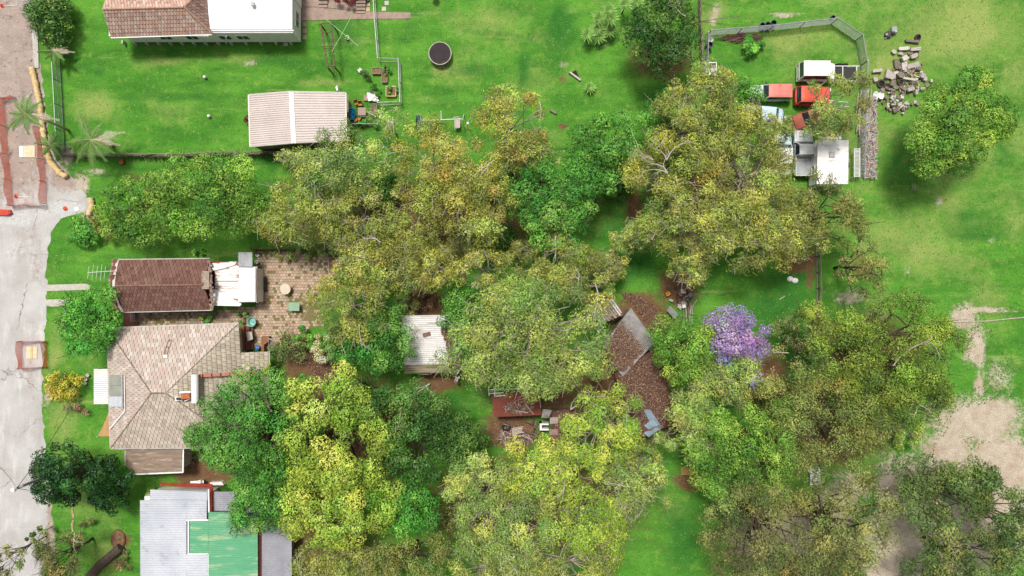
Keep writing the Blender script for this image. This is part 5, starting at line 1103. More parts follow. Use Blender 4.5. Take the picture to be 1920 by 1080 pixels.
# ------------------------------------------------------------------ rubble heap
rub = [mat('pale concrete rubble', S('#cfc6be', .82), S('#b5aaa2', .8), scale=4, bump=.4, objrand=.2, c3=S('#8c8078', .7), scale3=2), mat('brown stone rubble', S('#a09084', .78), S('#7c6e64', .74), scale=4, bump=.4, objrand=.25), mat('dark rubble', S('#6a6260', .65), S('#544e4c', .6), scale=4, objrand=.2)]
def chunk(lab, name, x, y, sx, sy, sz, rz, m, seed, cat, g, z=0, tilt=.12):
    rs = random.Random(seed); b = MB(); vs = []; ang = sorted(rs.choice(((.6, 2.5, 3.75, 5.6, 6.1, 6.2, 6.25), (.4, 1.3, 2.4, 2.9, 3.7, 4.6, 5.6), (.7, 1.0, 2.3, 3.6, 4.1, 5.2, 5.8))))
    for zz in (0, 1):
        for k in range(7):
            a = ang[k]; e = .5 / max(abs(math.cos(a)), abs(math.sin(a))) ** .8 * rs.uniform(.85, 1.08); vs.append(Vector((math.cos(a) * e * sx, math.sin(a) * e * sy, (zz - .02) * sz * rs.uniform(.85, 1.1) if zz else 0)) * 1)
    M = Matrix.Rotation(rz, 3, 'Z') @ Matrix.Rotation(rs.uniform(-tilt, tilt), 3, 'X') @ Matrix.Rotation(rs.uniform(-tilt, tilt), 3, 'Y')
    b.add([M @ v for v in vs], [tuple(range(7))[::-1], tuple(range(7, 14))] + [(i, (i+1) % 7, 7 + (i+1) % 7, 7 + i) for i in range(7)])
    o = obj(name, b, m, local=True); o.location = P(x, y, z); tag(o, lab, cat, g); return o
slabs = [(1709, 78, 26, 7, -.1), (1693, 92, 22, 7, .05), (1714, 93, 20, 8, .1), (1712, 106, 14, 9, .3), (1694, 110, 12, 13, .6), (1679, 121, 9, 19, .15), (1690, 127, 7, 15, .05), (1711, 123, 24, 13, .25), (1662, 139, 7, 25, -.15), (1672, 143, 14, 16, -.08), (1687, 142, 14, 12, -.5), (1644, 133, 18, 8, .1), (1675, 98, 7, 9, .7), (1704, 149, 30, 6, -.15), (1727, 143, 9, 12, -.3), (1736, 161, 9, 6, .6), (1728, 167, 10, 5, .2), (1745, 152, 4, 8, .1), (1697, 122, 5, 10, 0), (1733, 148, 8, 10, .2), (1671, 157, 8, 12, -.3), (1706, 168, 14, 10, .3), (1640, 150, 8, 9, .2)]
for i, (x, y, w_, h_, a) in enumerate(slabs): chunk('pale broken concrete piece in the rubble heap', 'rubble_slab', x, y, w_ * .05, h_ * .05, rnd.uniform(.15, .4), a, rub[0] if i % 5 else rub[1], 100 + i, 'rubble', 'pale concrete pieces of the rubble heap', z=rnd.uniform(.05, .25))
for i in range(90):
    if i < 40: x, y = 1685 + rnd.gauss(0, 15), 197 + rnd.gauss(0, 9)
    elif i < 64: x, y = 1678 + rnd.gauss(0, 17), 172 + rnd.gauss(0, 9)
    else: x, y = 1705 + rnd.gauss(0, 15), 132 + rnd.gauss(0, 22)
    y = min(y, 213); s = rnd.uniform(.2, .48); chunk('brownish stone lump in the lower rubble heap', 'rubble_stone', x, y, s, s * rnd.uniform(.6, 1), s * rnd.uniform(.4, .7), rnd.uniform(0, 3), rub[1] if rnd.random() < .6 else rub[0], 300 + i, 'rubble', 'stone lumps of the rubble heap', z=rnd.uniform(0, .2), tilt=.4)
sticks('timber_debris', 'broken timber splinters between the rubble', 1700, 148, 30, 26, 70, .9, .035, stk, 'debris', z=.5, kind='stuff', cols=PALE + BR, seed=5)
rubber = mat('grey rubber', S('#5c5856', .6), S('#46423f', .55), rough=.7, scale=4)
def tyre(label, x, y, tilt=.2, r=.36, z=.15, seed=0, m=None):
    t = thing('tyre', label, 'tyre', P(x, y, z)); M = Matrix.Rotation(tilt, 3, 'X'); b = MB(); n = 18; pr = [(r * .62, -.09), (r * .9, -.1), (r, -.05), (r, .05), (r * .9, .1), (r * .62, .09)]; vs = []
    for q, zz in pr:
        for k in range(n): vs.append(M @ Vector((q * math.cos(k / n * 6.2832), q * math.sin(k / n * 6.2832), zz)))
    b.add(vs, [(i*n + k, i*n + (k+1) % n, ((i+1) % 6)*n + (k+1) % n, ((i+1) % 6)*n + k) for i in range(6) for k in range(n)]); obj('rubber', b, m or rubber, t, local=True)
    b = MB(); b.lathe((0, 0, -.05), [(r * .6, 0), (r * .5, .02)], 14, M=M); obj('inner', b, dk, t, local=True)
tyre('old tyre beside the double white basin in the rubble', 1652, 157, .1, .4); tyre('second old tyre right of the first in the rubble', 1662, 163, .5, .36); tyre('dark round tyre in the middle of the rubble heap', 1690, 155, .05, .34, .3); tyre('small tyre among the lower stones', 1673, 196, .3, .24, .3); tyre('grey tyre at the top of the rubble heap', 1721, 70, .3, .3)
for x, lab in ((1640, 'left white basin at the end of the stick pile'), (1650, 'right white basin at the end of the stick pile')):
    t = thing('basin', lab, 'basin', P(x, 181)); b = MB(); b.lathe(P(x, 180), [(.15, 0), (.26, .22), (.27, .24), (.22, .22), (.14, .06), (.01, .05)], 14, sy=1.4); obj('bowl', b, white_m, t); b = MB(); b.box(P(x, 187, .2), (.3, .12, .12)); obj('drain_box', b, dk, t)
t = thing('scrap_box', 'grey dented metal box on the lawn above the rubble', 'box', P(1675, 57)); b = MB(); b.box(P(1675.5, 57, .22), (.5, .6, .44), .1, bev=.05); obj('case', b, galv, t); b = MB(); b.box(P(1675, 61, .46), (.3, .2, .03), .1); obj('hatch', b, MATS['charcoal metal'], t)
t = thing('scrap_engine', 'dark scrap machine part left of the grey metal box', 'scrap', P(1664, 66)); b = MB(); b.lathe(P(1664, 66), [(.34, 0), (.36, .18), (.22, .3), (.08, .32)], 9); obj('housing', b, rub[2], t); b = MB(); b.lathe(P(1662, 65, .3), [(.12, 0), (.1, .1)], 8); obj('hub', b, galv, t); b = MB(); b.tube([P(1658, 72, .1), P(1671, 69, .2)], .05, 5); obj('shaft', b, galv, t)
# ------------------------------------------------------------------ vehicles
tyrem = mat('tyre rubber', S('#2c2a2a', .6), rough=.8); rimm = mat('wheel rim', S('#b0b0b0', .8), rough=.4, metal=.5)
lamp_m = mat('headlamp', S('#e0e4e4', .9), rough=.15); tail_m = mat('tail lamp', S('#a03024', .8), rough=.25); plas = mat('black plastic', S('#3a3a3a', .6), rough=.6)
cglass = mat('car glass', S('#4a5860', .5), S('#36424a', .5), rough=.08, spec=.7)
def paint(n, c, c2=None, **k): return mat(n, S(c, .92), S(c2 or c, .86), rough=.45, scale=1.2, spec=.4, **k)
def loft(b, secs):
    """secs: list of (x, halfwidth, z0, z1); rounded-top box sections along x"""
    vs = []; m = 8
    for x, hw, z0, z1 in secs:
        e = min(.12, (z1 - z0) * .35); vs += [(x, -hw * .96, z0), (x, -hw, z0 + .12), (x, -hw, z1 - e), (x, -hw + e, z1), (x, hw - e, z1), (x, hw, z1 - e), (x, hw, z0 + .12), (x, hw * .96, z0)]
    n = len(secs); b.add(vs, [(i*m + k, i*m + (k+1) % m, (i+1)*m + (k+1) % m, (i+1)*m + k) for i in range(n-1) for k in range(m)] + [tuple(range(m))[::-1], tuple(range((n-1)*m, n*m))])
def vehicle(name, label, px, py, rz, L, Wd, kind, body, roofm=None, cat='car', bonnetm=None):
    """front along +x; kinds: car, ute, van"""
    t = thing(name, label, cat, P(px, py), 'old vehicles in the yard', R(rz)); hw = Wd / 2; x0, x1 = -L / 2, L / 2; LO = dict(local=True)
    belt = .88 if kind != 'van' else 1.05
    b = MB()
    if kind in ('car', 'wagon'): loft(b, [(x0, hw * .86, .32, .78), (x0 + .15, hw * .95, .24, .86), (x0 + L * .3, hw, .22, belt), (x1 - L * .3, hw, .22, belt), (x1 - .35, hw * .96, .24, .78), (x1 - .05, hw * .85, .32, .66)])
    elif kind == 'ute': loft(b, [(x0 + L * .42, hw * .98, .35, .95), (x1 - L * .3, hw, .3, .98), (x1 - .3, hw * .96, .32, .9), (x1 - .03, hw * .88, .4, .78)])
    else: loft(b, [(x0, hw * .97, .3, belt), (x1 - L * .18, hw, .28, belt), (x1 - .2, hw * .95, .3, .95), (x1, hw * .86, .36, .8)])
    bo = obj('body', b, body, t, **LO)
    # cabin
    if kind == 'car': ca0, ca1, r0, r1, zr = x0 + L * .12, x1 - L * .30, x0 + L * .24, x1 - L * .42, 1.42
    elif kind == 'wagon': ca0, ca1, r0, r1, zr = x0 + .08, x1 - L * .30, x0 + .28, x1 - L * .39, 1.45
    elif kind == 'ute': ca0, ca1, r0, r1, zr = x0 + L * .42, x1 - L * .25, x0 + L * .44, x1 - L * .35, 1.6
    else: ca0, ca1, r0, r1, zr = x0 + .02, x1 - L * .17, x0 + .08, x1 - L * .28, 1.9
    base = [(ca0, -hw * .95, belt), (ca1, -hw * .95, belt), (ca1, hw * .95, belt), (ca0, hw * .95, belt)]; top = [(r0, -hw * .80, zr), (r1, -hw * .80, zr), (r1, hw * .80, zr), (r0, hw * .80, zr)]
    b = MB(); b.add(base + top, [(0, 1, 5, 4), (1, 2, 6, 5), (2, 3, 7, 6), (3, 0, 4, 7)]); obj('cabin', b, body, t, **LO)
    V3 = lambda p: Vector(p)
    def pane(n, a, b_, c, d, off, ins=.1):
        q = [V3(a), V3(b_), V3(c), V3(d)]; cc = sum(q, Vector()) / 4; nn = (q[1] - q[0]).cross(q[3] - q[0]).normalized() * off; bb = MB(); bb.quad(*[p.lerp(cc, ins) + nn for p in q]); obj(n, bb, cglass, t, **LO)
    pane('windscreen', base[1], base[2], top[2], top[1], .008); pane('rear_window', base[3], base[0], top[0], top[3], .008); pane('side_window', base[0], base[1], top[1], top[0], .008, .14); pane('side_window', base[2], base[3], top[3], top[2], .008, .14)
    b = MB(); o_ = .03; n = 6; vs = []
    for i in range(n + 1):
        for j in range(n + 1):
            u, v = i / n, j / n; vs.append((r0 - o_ + (r1 - r0 + 2 * o_) * u, (hw * .80 + o_) * (2 * v - 1), zr + .05 * (1 - (2*u-1)**4) * (1 - (2*v-1)**4) + .004))
    b.add(vs, [(i*(n+1) + j, (i+1)*(n+1) + j, (i+1)*(n+1) + j + 1, i*(n+1) + j + 1) for i in range(n) for j in range(n)]); b.box(((r0 + r1) / 2, 0, zr - .012), (r1 - r0 + .02, hw * 1.6, .024)); obj('roof', b, roofm or body, t, **LO)
    b = MB(); b.box(((ca1 + x1) / 2 - .04, 0, .90 if kind not in ('car', 'wagon') else .82), ((x1 - ca1) * .82, hw * 1.7, .16), bev=.04); obj('bonnet', b, bonnetm or body, t, **LO)
    for sx in (x0 + L * .19, x1 - L * .19):
        for sy in (-1, 1):
            b = MB(); M = Matrix.Rotation(math.pi / 2, 3, 'X'); b.lathe((sx, sy * (hw - .1), .31), [(.2, -.1), (.29, -.1), (.31, -.06), (.31, .06), (.29, .1), (.2, .1)], 16, M=M); w = obj('wheel', b, tyrem, t, **LO)
            b = MB(); b.lathe((sx, sy * (hw - .01), .31), [(.19, -.02), (.19, .02), (.06, .03)], 12, M=M); obj('rim', b, rimm, w, **LO)
    for sy in (-1, 1):
        b = MB(); b.box((x1 - .05, sy * hw * .66, .68), (.1, .28, .16)); obj('headlight', b, lamp_m, t, **LO)
        if kind != 'ute': b = MB(); b.box((x0 + .02, sy * hw * .74, .72), (.06, .2, .16)); obj('tail_light', b, tail_m, t, **LO)
        b = MB(); b.box((ca1 - .25, sy * (hw + .08), belt + .12), (.1, .16, .12)); obj('mirror', b, plas, t, **LO)
    b = MB(); b.box((x1 + .02, 0, .45), (.12, Wd * .9, .18), bev=.03); obj('bumper', b, plas, t, **LO)
    if kind == 'ute':
        tx0, tx1 = x0, x0 + L * .41; b = MB(); b.box(((tx0 + tx1) / 2, 0, .78), (tx1 - tx0, Wd, .06)); tr = obj('tray', b, galv, t, **LO)
        for p, d in ((((tx0 + tx1) / 2, -hw + .02, .96), (tx1 - tx0, .04, .3)), (((tx0 + tx1) / 2, hw - .02, .96), (tx1 - tx0, .04, .3)), ((tx0 + .02, 0, .96), (.04, Wd - .09, .3))): b = MB(); b.box(p, d); obj('tray_side', b, body, tr, **LO)
        b = MB(); b.box(((tx0 + tx1) / 2 + .2, 0, .55), (tx1 - tx0 + .5, .9, .2)); obj('chassis', b, plas, t, **LO)
        b = MB(); b.tube([(tx1 - .05, -hw * .9, .8), (tx1 - .05, -hw * .9, 1.65), (tx1 - .05, hw * .9, 1.65), (tx1 - .05, hw * .9, .8)], .03, 5); obj('headboard', b, galv, t, **LO)
    return t
wp_s = paint('stained white car paint', '#f6f4f0', '#eae6e0', c3=S('#b8a890', .8), thr3=(.6, .72), scale3=1.5); wp_c = paint('white car paint', '#f4f4f2', '#e4e4e2'); pinkp = paint('sun faded red paint', '#d88478', '#cc7468', c3=S('#b85448', .8), thr3=(.6, .7), scale3=1.3)
redp = paint('faded orange red paint', '#d8553c', '#c44a34', c3=S('#b0803c', .75), thr3=(.58, .68), scale3=1.6); redp2 = paint('dull brick red paint', '#c06a54', '#b05c48'); bluep = paint('pale blue car paint', '#c8dce4', '#b4ccd8'); tealp = paint('pale teal paint', '#d0dcd8', '#bccac6')
vehicle('van', 'old white van with stained roof parked at the top of the vehicle yard', 1524, 140, 0, 3.4, 1.65, 'van', wp_s, cat='van')
vehicle('car', 'white car with sun faded pink roof and leafy bonnet', 1440, 178, 180, 3.9, 1.45, 'wagon', tealp, pinkp)
vehicle('car', 'orange red car under yellow foliage in the vehicle yard', 1518, 184, 0, 3.3, 1.75, 'wagon', redp, redp)
vehicle('car', 'dull red car mostly hidden below the orange red one', 1512, 225, 200, 3.4, 1.5, 'car', redp2, redp2)
vehicle('car', 'pale blue car hidden beneath the brown olive tree', 1424, 220, 175, 3.8, 1.6, 'car', bluep, bluep)
vehicle('ute', 'white tray ute facing the red cars left of the caravan', 1500, 290, 90, 4.3, 1.7, 'ute', wp_c, cat='ute')
vehicle('car', 'pale blue white car left of the tray ute showing only its right side', 1462, 290, 88, 4.0, 1.6, 'car', bluep, wp_c)
# caravan / big box trailer
cv = thing('caravan', 'large white flat roofed caravan at the right of the vehicle yard', 'caravan', P(1556, 304), 'old vehicles in the yard')
b = MB(); q = [P(1534, 264, 2.2), P(1590, 264, 2.2), P(1589, 344, 2.2), P(1532, 344, 2.2)]; b.prism([(p.x, p.y) for p in q], .45, 2.15); obj('body', b, wp_c, cv)
b = MB(); b.prism([(p.x, p.y) for p in [cc + (cc - (q[0] + q[2]) / 2) * .03 for cc in q]], 2.16, 2.24); rf = obj('roof', b, wp_s, cv)
for y in (272, 300, 328): b = MB(); b.tube([P(1534, y, 2.26), P(1589, y, 2.26)], .02, 4); obj('roof_seam', b, white_m, rf)
b = MB(); b.box(P(1560, 290, 2.3), (.5, .5, .12), bev=.04); obj('roof_hatch', b, gutter_m, rf)
b = MB(); b.box(P(1556, 259, 1.6), (2.0, .25, .25)); obj('front_rail', b, wp_c, cv)
for x in (1534, 1588):
    b = MB(); M = Matrix.Rotation(math.pi / 2, 3, 'Y'); b.lathe(P(x, 310, .32), [(.2, -.1), (.3, -.1), (.31, .1), (.2, .1)], 14, M=M); obj('wheel', b, tyrem, cv)
for y in (285, 320): window(cv, (q[3].x - .0, P(0, y, 1.4).y, 1.5), .8, .6, math.pi, white_m)
b = MB(); b.tube([P(1556, 262, .5), P(1556, 245, .45)], .05, 6); obj('drawbar', b, galv, cv)
# steel trailer frame right of the van
tf = thing('trailer_frame', 'open steel trailer frame behind the white van', 'trailer', P(1580, 138), 'old vehicles in the yard')
for (xa, ya), (xb, yb) in (((1552, 124), (1612, 124)), ((1552, 152), (1606, 152)), ((1552, 124), (1552, 152)), ((1580, 124), (1580, 152)), ((1606, 124), (1606, 152))):
    b = MB(); b.tube([P(xa, ya, .7), P(xb, yb, .7)], .05, 5); obj('frame_rail', b, white_rail, tf)
b = MB(); b.prism([P(1553, 126, .6)[:2], P(1605, 126, .6)[:2], P(1605, 150, .6)[:2], P(1553, 150, .6)[:2]], .52, .6); obj('deck', b, MATS['charcoal metal'], tf)
for x in (1572, 1584):
    for y in (122, 154): b = MB(); b.lathe(P(x, y, .3), [(.18, -.08), (.28, -.08), (.28, .08), (.18, .08)], 14, M=Matrix.Rotation(math.pi / 2, 3, 'X')); obj('wheel', b, tyrem, tf)
t = thing('wheel_cover', 'round pale wheel lying right of the hidden blue car', 'wheel', P(1475, 222)); b = MB(); b.lathe(P(1475, 222), [(.3, 0), (.32, .12), (.24, .16), (.2, .1), (.02, .12)], 18); obj('rim', b, rimm, t); b = MB(); b.lathe(P(1475, 222, .1), [(.09, 0), (.07, .08)], 10); obj('hub', b, white_m, t)
t = thing('steel_frame', 'bent steel trolley frame right of the orange red car', 'frame', P(1560, 197))
for (xa, ya), (xb, yb) in (((1545, 192), (1562, 188)), ((1543, 200), (1560, 196)), ((1562, 188), (1550, 200)), ((1572, 190), (1590, 192)), ((1576, 198), (1592, 200))): b = MB(); b.tube([P(xa, ya, .4), P(xb, yb, .4)], .03, 5); obj('tube', b, white_rail, t)
for x, y in ((1545, 192), (1562, 188), (1543, 200), (1560, 196)): b = MB(); b.tube([P(x, y, 0), P(x, y, .4)], .025, 5); obj('leg', b, white_rail, t)
def slatgate(label, x0, y0, x1, y1, n, z, m):
    t = thing('slatted_gate', label, 'gate', P((x0 + x1) / 2, (y0 + y1) / 2))
    for x in (x0, x1): b = MB(); b.tube([P(x, y0, z), P(x, y1, z)], .05, 5); obj('stile', b, m, t)
    for i in range(n): y = y0 + (y1 - y0) * (i + .5) / n; b = MB(); b.box((P(x0, y, z) + P(x1, y, z)) / 2, (W(x1 - x0, z), W(abs(y1 - y0) / n, z) * .5, .03)); obj('slat', b, m, t)
    for y in (y0, y1):
        for x in (x0, x1): b = MB(); q = P(x, y, z); b.tube([(q.x, q.y, 0), q], .04, 5); obj('leg', b, m, t)
slatgate('white slatted rack between the caravan and the stick pile', 1602, 278, 1612, 332, 22, .9, white_rail)
slatgate('white slatted pallet gate below the dull olive tree', 1520, 876, 1537, 910, 12, .6, white_rail)
# ------------------------------------------------------------------ courtyard things
t = thing('round_table', 'round cream table on the brick courtyard', 'table', P(535, 542)); b = MB(); b.lathe(P(535, 542, .7), [(W(9.7), 0), (W(10), .02), (W(9.8), .05), (.02, .055)], 28); obj('top', b, mat('cream table', S('#e2d4bc', .85), S('#cfbfa4', .82), scale=3), t)
b = MB(); b.tube([P(535, 542, 0), P(535, 542, .7)], .07, 8); obj('pedestal', b, galv, t); b = MB(); b.lathe(P(535, 542), [(.28, .02), (.1, .08)], 14); obj('base', b, galv, t)
t = thing('green_table', 'square weathered green table on the brick courtyard', 'table', P(551, 575)); b = MB(); b.box(P(551, 575, .68), (W(21, .68), W(16, .68), .05), -.02, bev=.015); obj('top', b, mat('mottled green paint', S('#9cbc9c', .8), S('#7fa486', .76), scale=2, c3=S('#c8d0b8', .8), scale3=1.5), t)
for sx in (-.4, .4):
    for sy in (-.3, .3): b = MB(); b.box(P(551, 575) + Vector((sx, sy, .325)), (.06, .06, .65)); obj('leg', b, galv, t)
t = thing('tub_chair', 'teal plastic tub chair beside the round potted bush', 'chair', P(477, 603)); teal = mat('teal plastic', S('#8cc4b4', .85), S('#78b0a0', .8), rough=.4)
b = MB(); c = P(477, 603)
b.lathe(c, [(.22, .1), (.3, .42), (.38, .7), (.40, .72), (.36, .7), (.27, .44), (.02, .42)], 20, sy=1.15); obj('shell', b, teal, t)
for a in (.8, 2.4, 3.9, 5.5): b = MB(); b.tube([c + Vector((math.cos(a) * .2, math.sin(a) * .2, .2)), c + Vector((math.cos(a) * .27, math.sin(a) * .27, 0))], .025, 5); obj('leg', b, galv, t)
b = MB(); b.tube([c + Vector((-.15, .1, .44)), c + Vector((.1, -.1, .45))], .02, 4); obj('stick', b, brownwood, t)
t = thing('ball', 'blue ball on the brick steps', 'ball', P(485, 652)); b = MB(); b.lathe(P(485, 652), [(.02, 0)] + [(.26 * math.sin(i * .3142), .26 - .26 * math.cos(i * .3142)) for i in range(1, 10)] + [(.02, .52)], 18); obj('shell', b, mat('blue vinyl', S('#4a80c0', .8), S('#3c6cac', .78), rough=.4), t, smooth=True); b = MB(); b.lathe(P(485, 652, .515), [(.03, 0), (.02, .012)], 8); obj('valve', b, white_m, t)
t = thing('step_rail', 'pale tubular handrail by the orange brick planter', 'handrail', P(512, 645))
for x in (504, 508, 512): b = MB(); b.tube([P(x, 636, 0), P(x, 634, .9), P(x, 664, .9), P(x, 664, 0)], .02, 5); obj('tube', b, galv, t)
b = MB(); b.tube([P(503, 635, .92), P(522, 640, .92)], .025, 5); obj('rail', b, galv, t)
for x, y, lab in ((463, 487, 'white pot at the fence corner beside the small grey roof'), (483, 492, 'open white bucket at the fence corner')):
    x += 22 if x < 470 else 0; y -= 9 if lab[0] == 'w' else 0
    b = MB(); b.lathe(P(x, y), [(.13, 0), (.18, .32), (.14, .32), (.12, .1), (.01, .1)], 12); tag(obj('pail', b, white_m), lab, 'bucket')
b = MB(); b.prism([P(484, 520)[:2], P(502, 520)[:2], P(503, 548)[:2], P(486, 548)[:2]], .02, .055); tag(obj('rubber_mat', b, mat('dark rubber mat', S('#6a6258', .6), S('#544c44', .55), scale=3, fine=.15)), 'dark worn mat on the pavers right of the lean-to', 'mat')
t = thing('brick_bed', 'reddish brick garden bed under the upper boundary trees', 'bed', P(624, 500)); b = MB(); b.prism([P(618, 483)[:2], P(640, 483)[:2], P(640, 522)[:2], P(619, 522)[:2]], 0, .25); obj('wall', b, mat('pink brick', S('#b07a70', .75), S('#985f56', .7), scale=6, bump=.4), t); b = MB(); b.prism([P(617, 483)[:2], P(618, 483)[:2], P(619, 522)[:2], P(618, 522)[:2]], 0, .3); obj('edge', b, galv, t)
t = thing('wire_rack', 'grey wire rack in the passage below the tiled garage', 'rack', P(252, 595))
for i in range(5): b = MB(); b.tube([P(245, 586 + i * 4, .5), P(260, 586 + i * 4, .5)], .02, 4); obj('bar', b, galv, t)
for x in (245, 252, 260): b = MB(); b.tube([P(x, 585, .5), P(x, 603, .5)], .02, 4); obj('side', b, galv, t)
for x, y in ((245, 585), (260, 585), (245, 603), (260, 603)): b = MB(); b.tube([P(x, y, 0), P(x, y, .5)], .02, 4); obj('leg', b, galv, t)
sheet('red_slab', [(232, 585), (262, 585), (262, 612), (232, 613)], .05, mat('red brown slab', S('#7c4c3c', .7), S('#663c30', .65), scale=2))
for i, (x, y) in enumerate(((163, 711), (167, 703), (162, 718))):
    b = MB(); b.lathe(P(x, y), [(.12, 0), (.17, .25), (.13, .25), (.01, .2)], 12); tag(obj('plant_pot', b, pale_conc if i else white_m), ('middle', 'uppermost', 'lowest')[i] + ' of three pale pots left of the slatted awning', 'pot', 'pale pots by the awning')
b = MB(); b.lathe(P(122, 585), [(.16, 0), (.2, .06), (.02, .12)], 9); tag(obj('rock', b, white_m), 'small white stone on the front lawn edge', 'stone')
b = MB(); b.lathe(P(363, 868), [(.16, 0), (.24, .3), (.18, .3), (.15, .15), (.01, .15)], 14); tag(obj('plant_pot', b, mat('pinkish pot', S('#a88078', .75), rough=.7)), 'pinkish round pot in the dark side passage', 'pot')
t = thing('clutter_table', 'white topped bench in the side passage above the metal roofs', 'bench', P(370, 903)); b = MB(); b.prism([P(357, 902, .7)[:2], P(382, 901, .7)[:2], P(382, 906, .7)[:2], P(357, 906, .7)[:2]], .66, .72); obj('top', b, white_m, t)
for x in (358, 381): b = MB(); b.box(P(x, 904, .33), (.08, .2, .64)); obj('leg', b, timber, t)
b = MB(); b.lathe(P(382, 899, .0), [(.1, 0), (.16, .5), (.2, .9), (.1, 1.0)], 12); tag(obj('canister', b, white_m), 'white rounded canister at the bench end in the side passage', 'canister')
b = MB(); b.prism([P(398, 902)[:2], P(420, 901)[:2], P(424, 907)[:2], P(398, 907)[:2]], .0, .5); tag(obj('storage_box', b, white_m), 'low white box against the dense green tree in the side passage', 'box')
# brick pile + fireplace
t = thing('brick_pile', 'square pile of old bricks and sticks below the cream flowering shrub', 'brick pile', P(637, 706)); b = MB(); b.prism([P(620, 696)[:2], P(655, 698)[:2], P(654, 718)[:2], P(621, 718)[:2]], 0, .35); obj('core', b, brick, t)
for k in range(60):
    x, y = 621 + rnd.random() * 33, 698 + rnd.random() * 19; b = MB(); b.box(P(x, y, .4 + rnd.random() * .2), (.24, .12, .1), rnd.uniform(0, 3)); obj('brick', b, mat('loose brick', S('#a0756a', .75), S('#80584c', .7), scale=4, objrand=.3), t)
sticks('twig_heap', 'tangle of brown twigs on top of the brick pile', 643, 706, 14, 9, 70, .9, .012, stk, 'twigs', z=.9, kind='stuff', cols=BR, seed=8)
t = thing('brick_column', 'broken brick column of white and red bricks at the shed corner', 'column', P(857, 710))
for k in range(14): b = MB(); b.box(P(855 + rnd.uniform(-3, 4), 701 + k * 1.3, .3 + rnd.random() * .4), (.3, .2, .14), rnd.uniform(0, 3)); obj('brick', b, (white_m, brick, pale_conc)[k % 3], t)
# timber pile beside the red roof hut
pal = thing('pallet', 'pale timber pallet on the timber pile below the red sheet roof', 'pallet', P(971, 809))
for i in range(5):
    t_ = i * 2.6; b = MB(); b.slab([P(959 + i * .4, 803 + t_ + .0, .75), P(959 + i * .4, 805 + t_, .75), P(982 + i * .4, 800.5 + t_, .75), P(982 + i * .4, 798.5 + t_, .75)], .03); obj('slat', b, mat('pale pallet wood', S('#cfc0b0', .82), S('#b5a494', .78), scale=4, objrand=.15), pal)
for x in (962, 980): b = MB(); b.slab([P(x, 799, .71), P(x + 2, 815, .71), P(x + 4, 815, .71), P(x + 2, 798, .71)], .6); obj('bearer', b, timber, pal)
ldr = thing('ladder', 'grey timber ladder leaning across the timber pile', 'ladder', P(1003, 808))
for (xa, ya), (xb, yb) in (((1006, 789), (996, 818)), ((1013, 805), (1003, 822)), ((999, 789), (999, 796))): b = MB(); b.tube([P(xa, ya, .9), P(xb, yb, .55)], .045, 5); obj('rail', b, timber, ldr)
for k in range(6): b = MB(); b.tube([P(1006 - k * 2, 789 + k * 5.8, .88 - k * .06), P(1013 - k * 1.8, 797 + k * 4.8, .8 - k * .05)], .03, 5); obj('rung', b, timber, ldr)
t = thing('wooden_crate', 'brown wooden crate between the pallet and the ladder', 'crate', P(990, 803)); b = MB(); b.box(P(990, 803, .45), (.9, .75, .88), -.4); obj('body', b, brownwood, t)
for k in range(4): b = MB(); b.box(P(990, 803, .91) + Matrix.Rotation(-.4, 3, 'Z') @ Vector((0, -.28 + k * .19, 0)), (.92, .17, .03), -.4); obj('lid_board', b, brownwood, t)
t = thing('black_bin', 'black plastic tub at the left end of the timber pile', 'tub', P(949, 799)); b = MB(); b.lathe(P(949, 799), [(.32, 0), (.42, .5), (.38, .5), (.3, .12), (.01, .1)], 10, sy=.85); obj('shell', b, MATS['charcoal metal'], t); b = MB(); b.tube([P(944, 795, .52), P(952, 797, .52), P(955, 799, .5)], .02, 5); obj('handle', b, galv, t)
sticks('timber_debris', 'jumble of broken timber under the pallet and ladder', 965, 818, 32, 13, 170, 1.1, .035, stk, 'debris', z=.6, kind='stuff', cols=PALE + BR + RED, seed=9)
sticks('bark_heap', 'bark and twig heap lying on the red sheet roof', 972, 756, 28, 12, 420, .32, .018, stk, 'bark heap', z=.25, kind='stuff', cols=RED + BR + PALE[:1], seed=10).location.z = 2.13
for i, (pts, lab) in enumerate(((((966, 770, 2.4), (990, 774, 2.4)), 'longer fallen stick on the red sheet roof'), (((984, 757, 2.4), (1001, 777, 2.4)), 'diagonal fallen stick on the red sheet roof'), (((1010, 735, 2.4), (1014, 765, 2.35)), 'pole along the right edge of the red sheet roof'))): log('stick', lab, pts, .04, barkw, cat='stick')
t = thing('drying_rack', 'white timber rack at the upper left corner of the red sheet roof', 'rack', P(922, 730))
for (xa, ya), (xb, yb) in (((916, 725), (917, 742)), ((927, 724), (928, 744)), ((916, 731), (936, 729)), ((917, 738), (944, 736)), ((930, 743), (948, 741))): b = MB(); b.tube([P(xa, ya, 2.3), P(xb, yb, 2.3)], .05, 5); obj('bar', b, white_rail, t)
for x, y in ((917, 727), (917, 741), (928, 726)): q = P(x, y, 2.3); b = MB(); b.tube([(q.x, q.y, 0), q], .04, 5); obj('leg', b, timber, t)
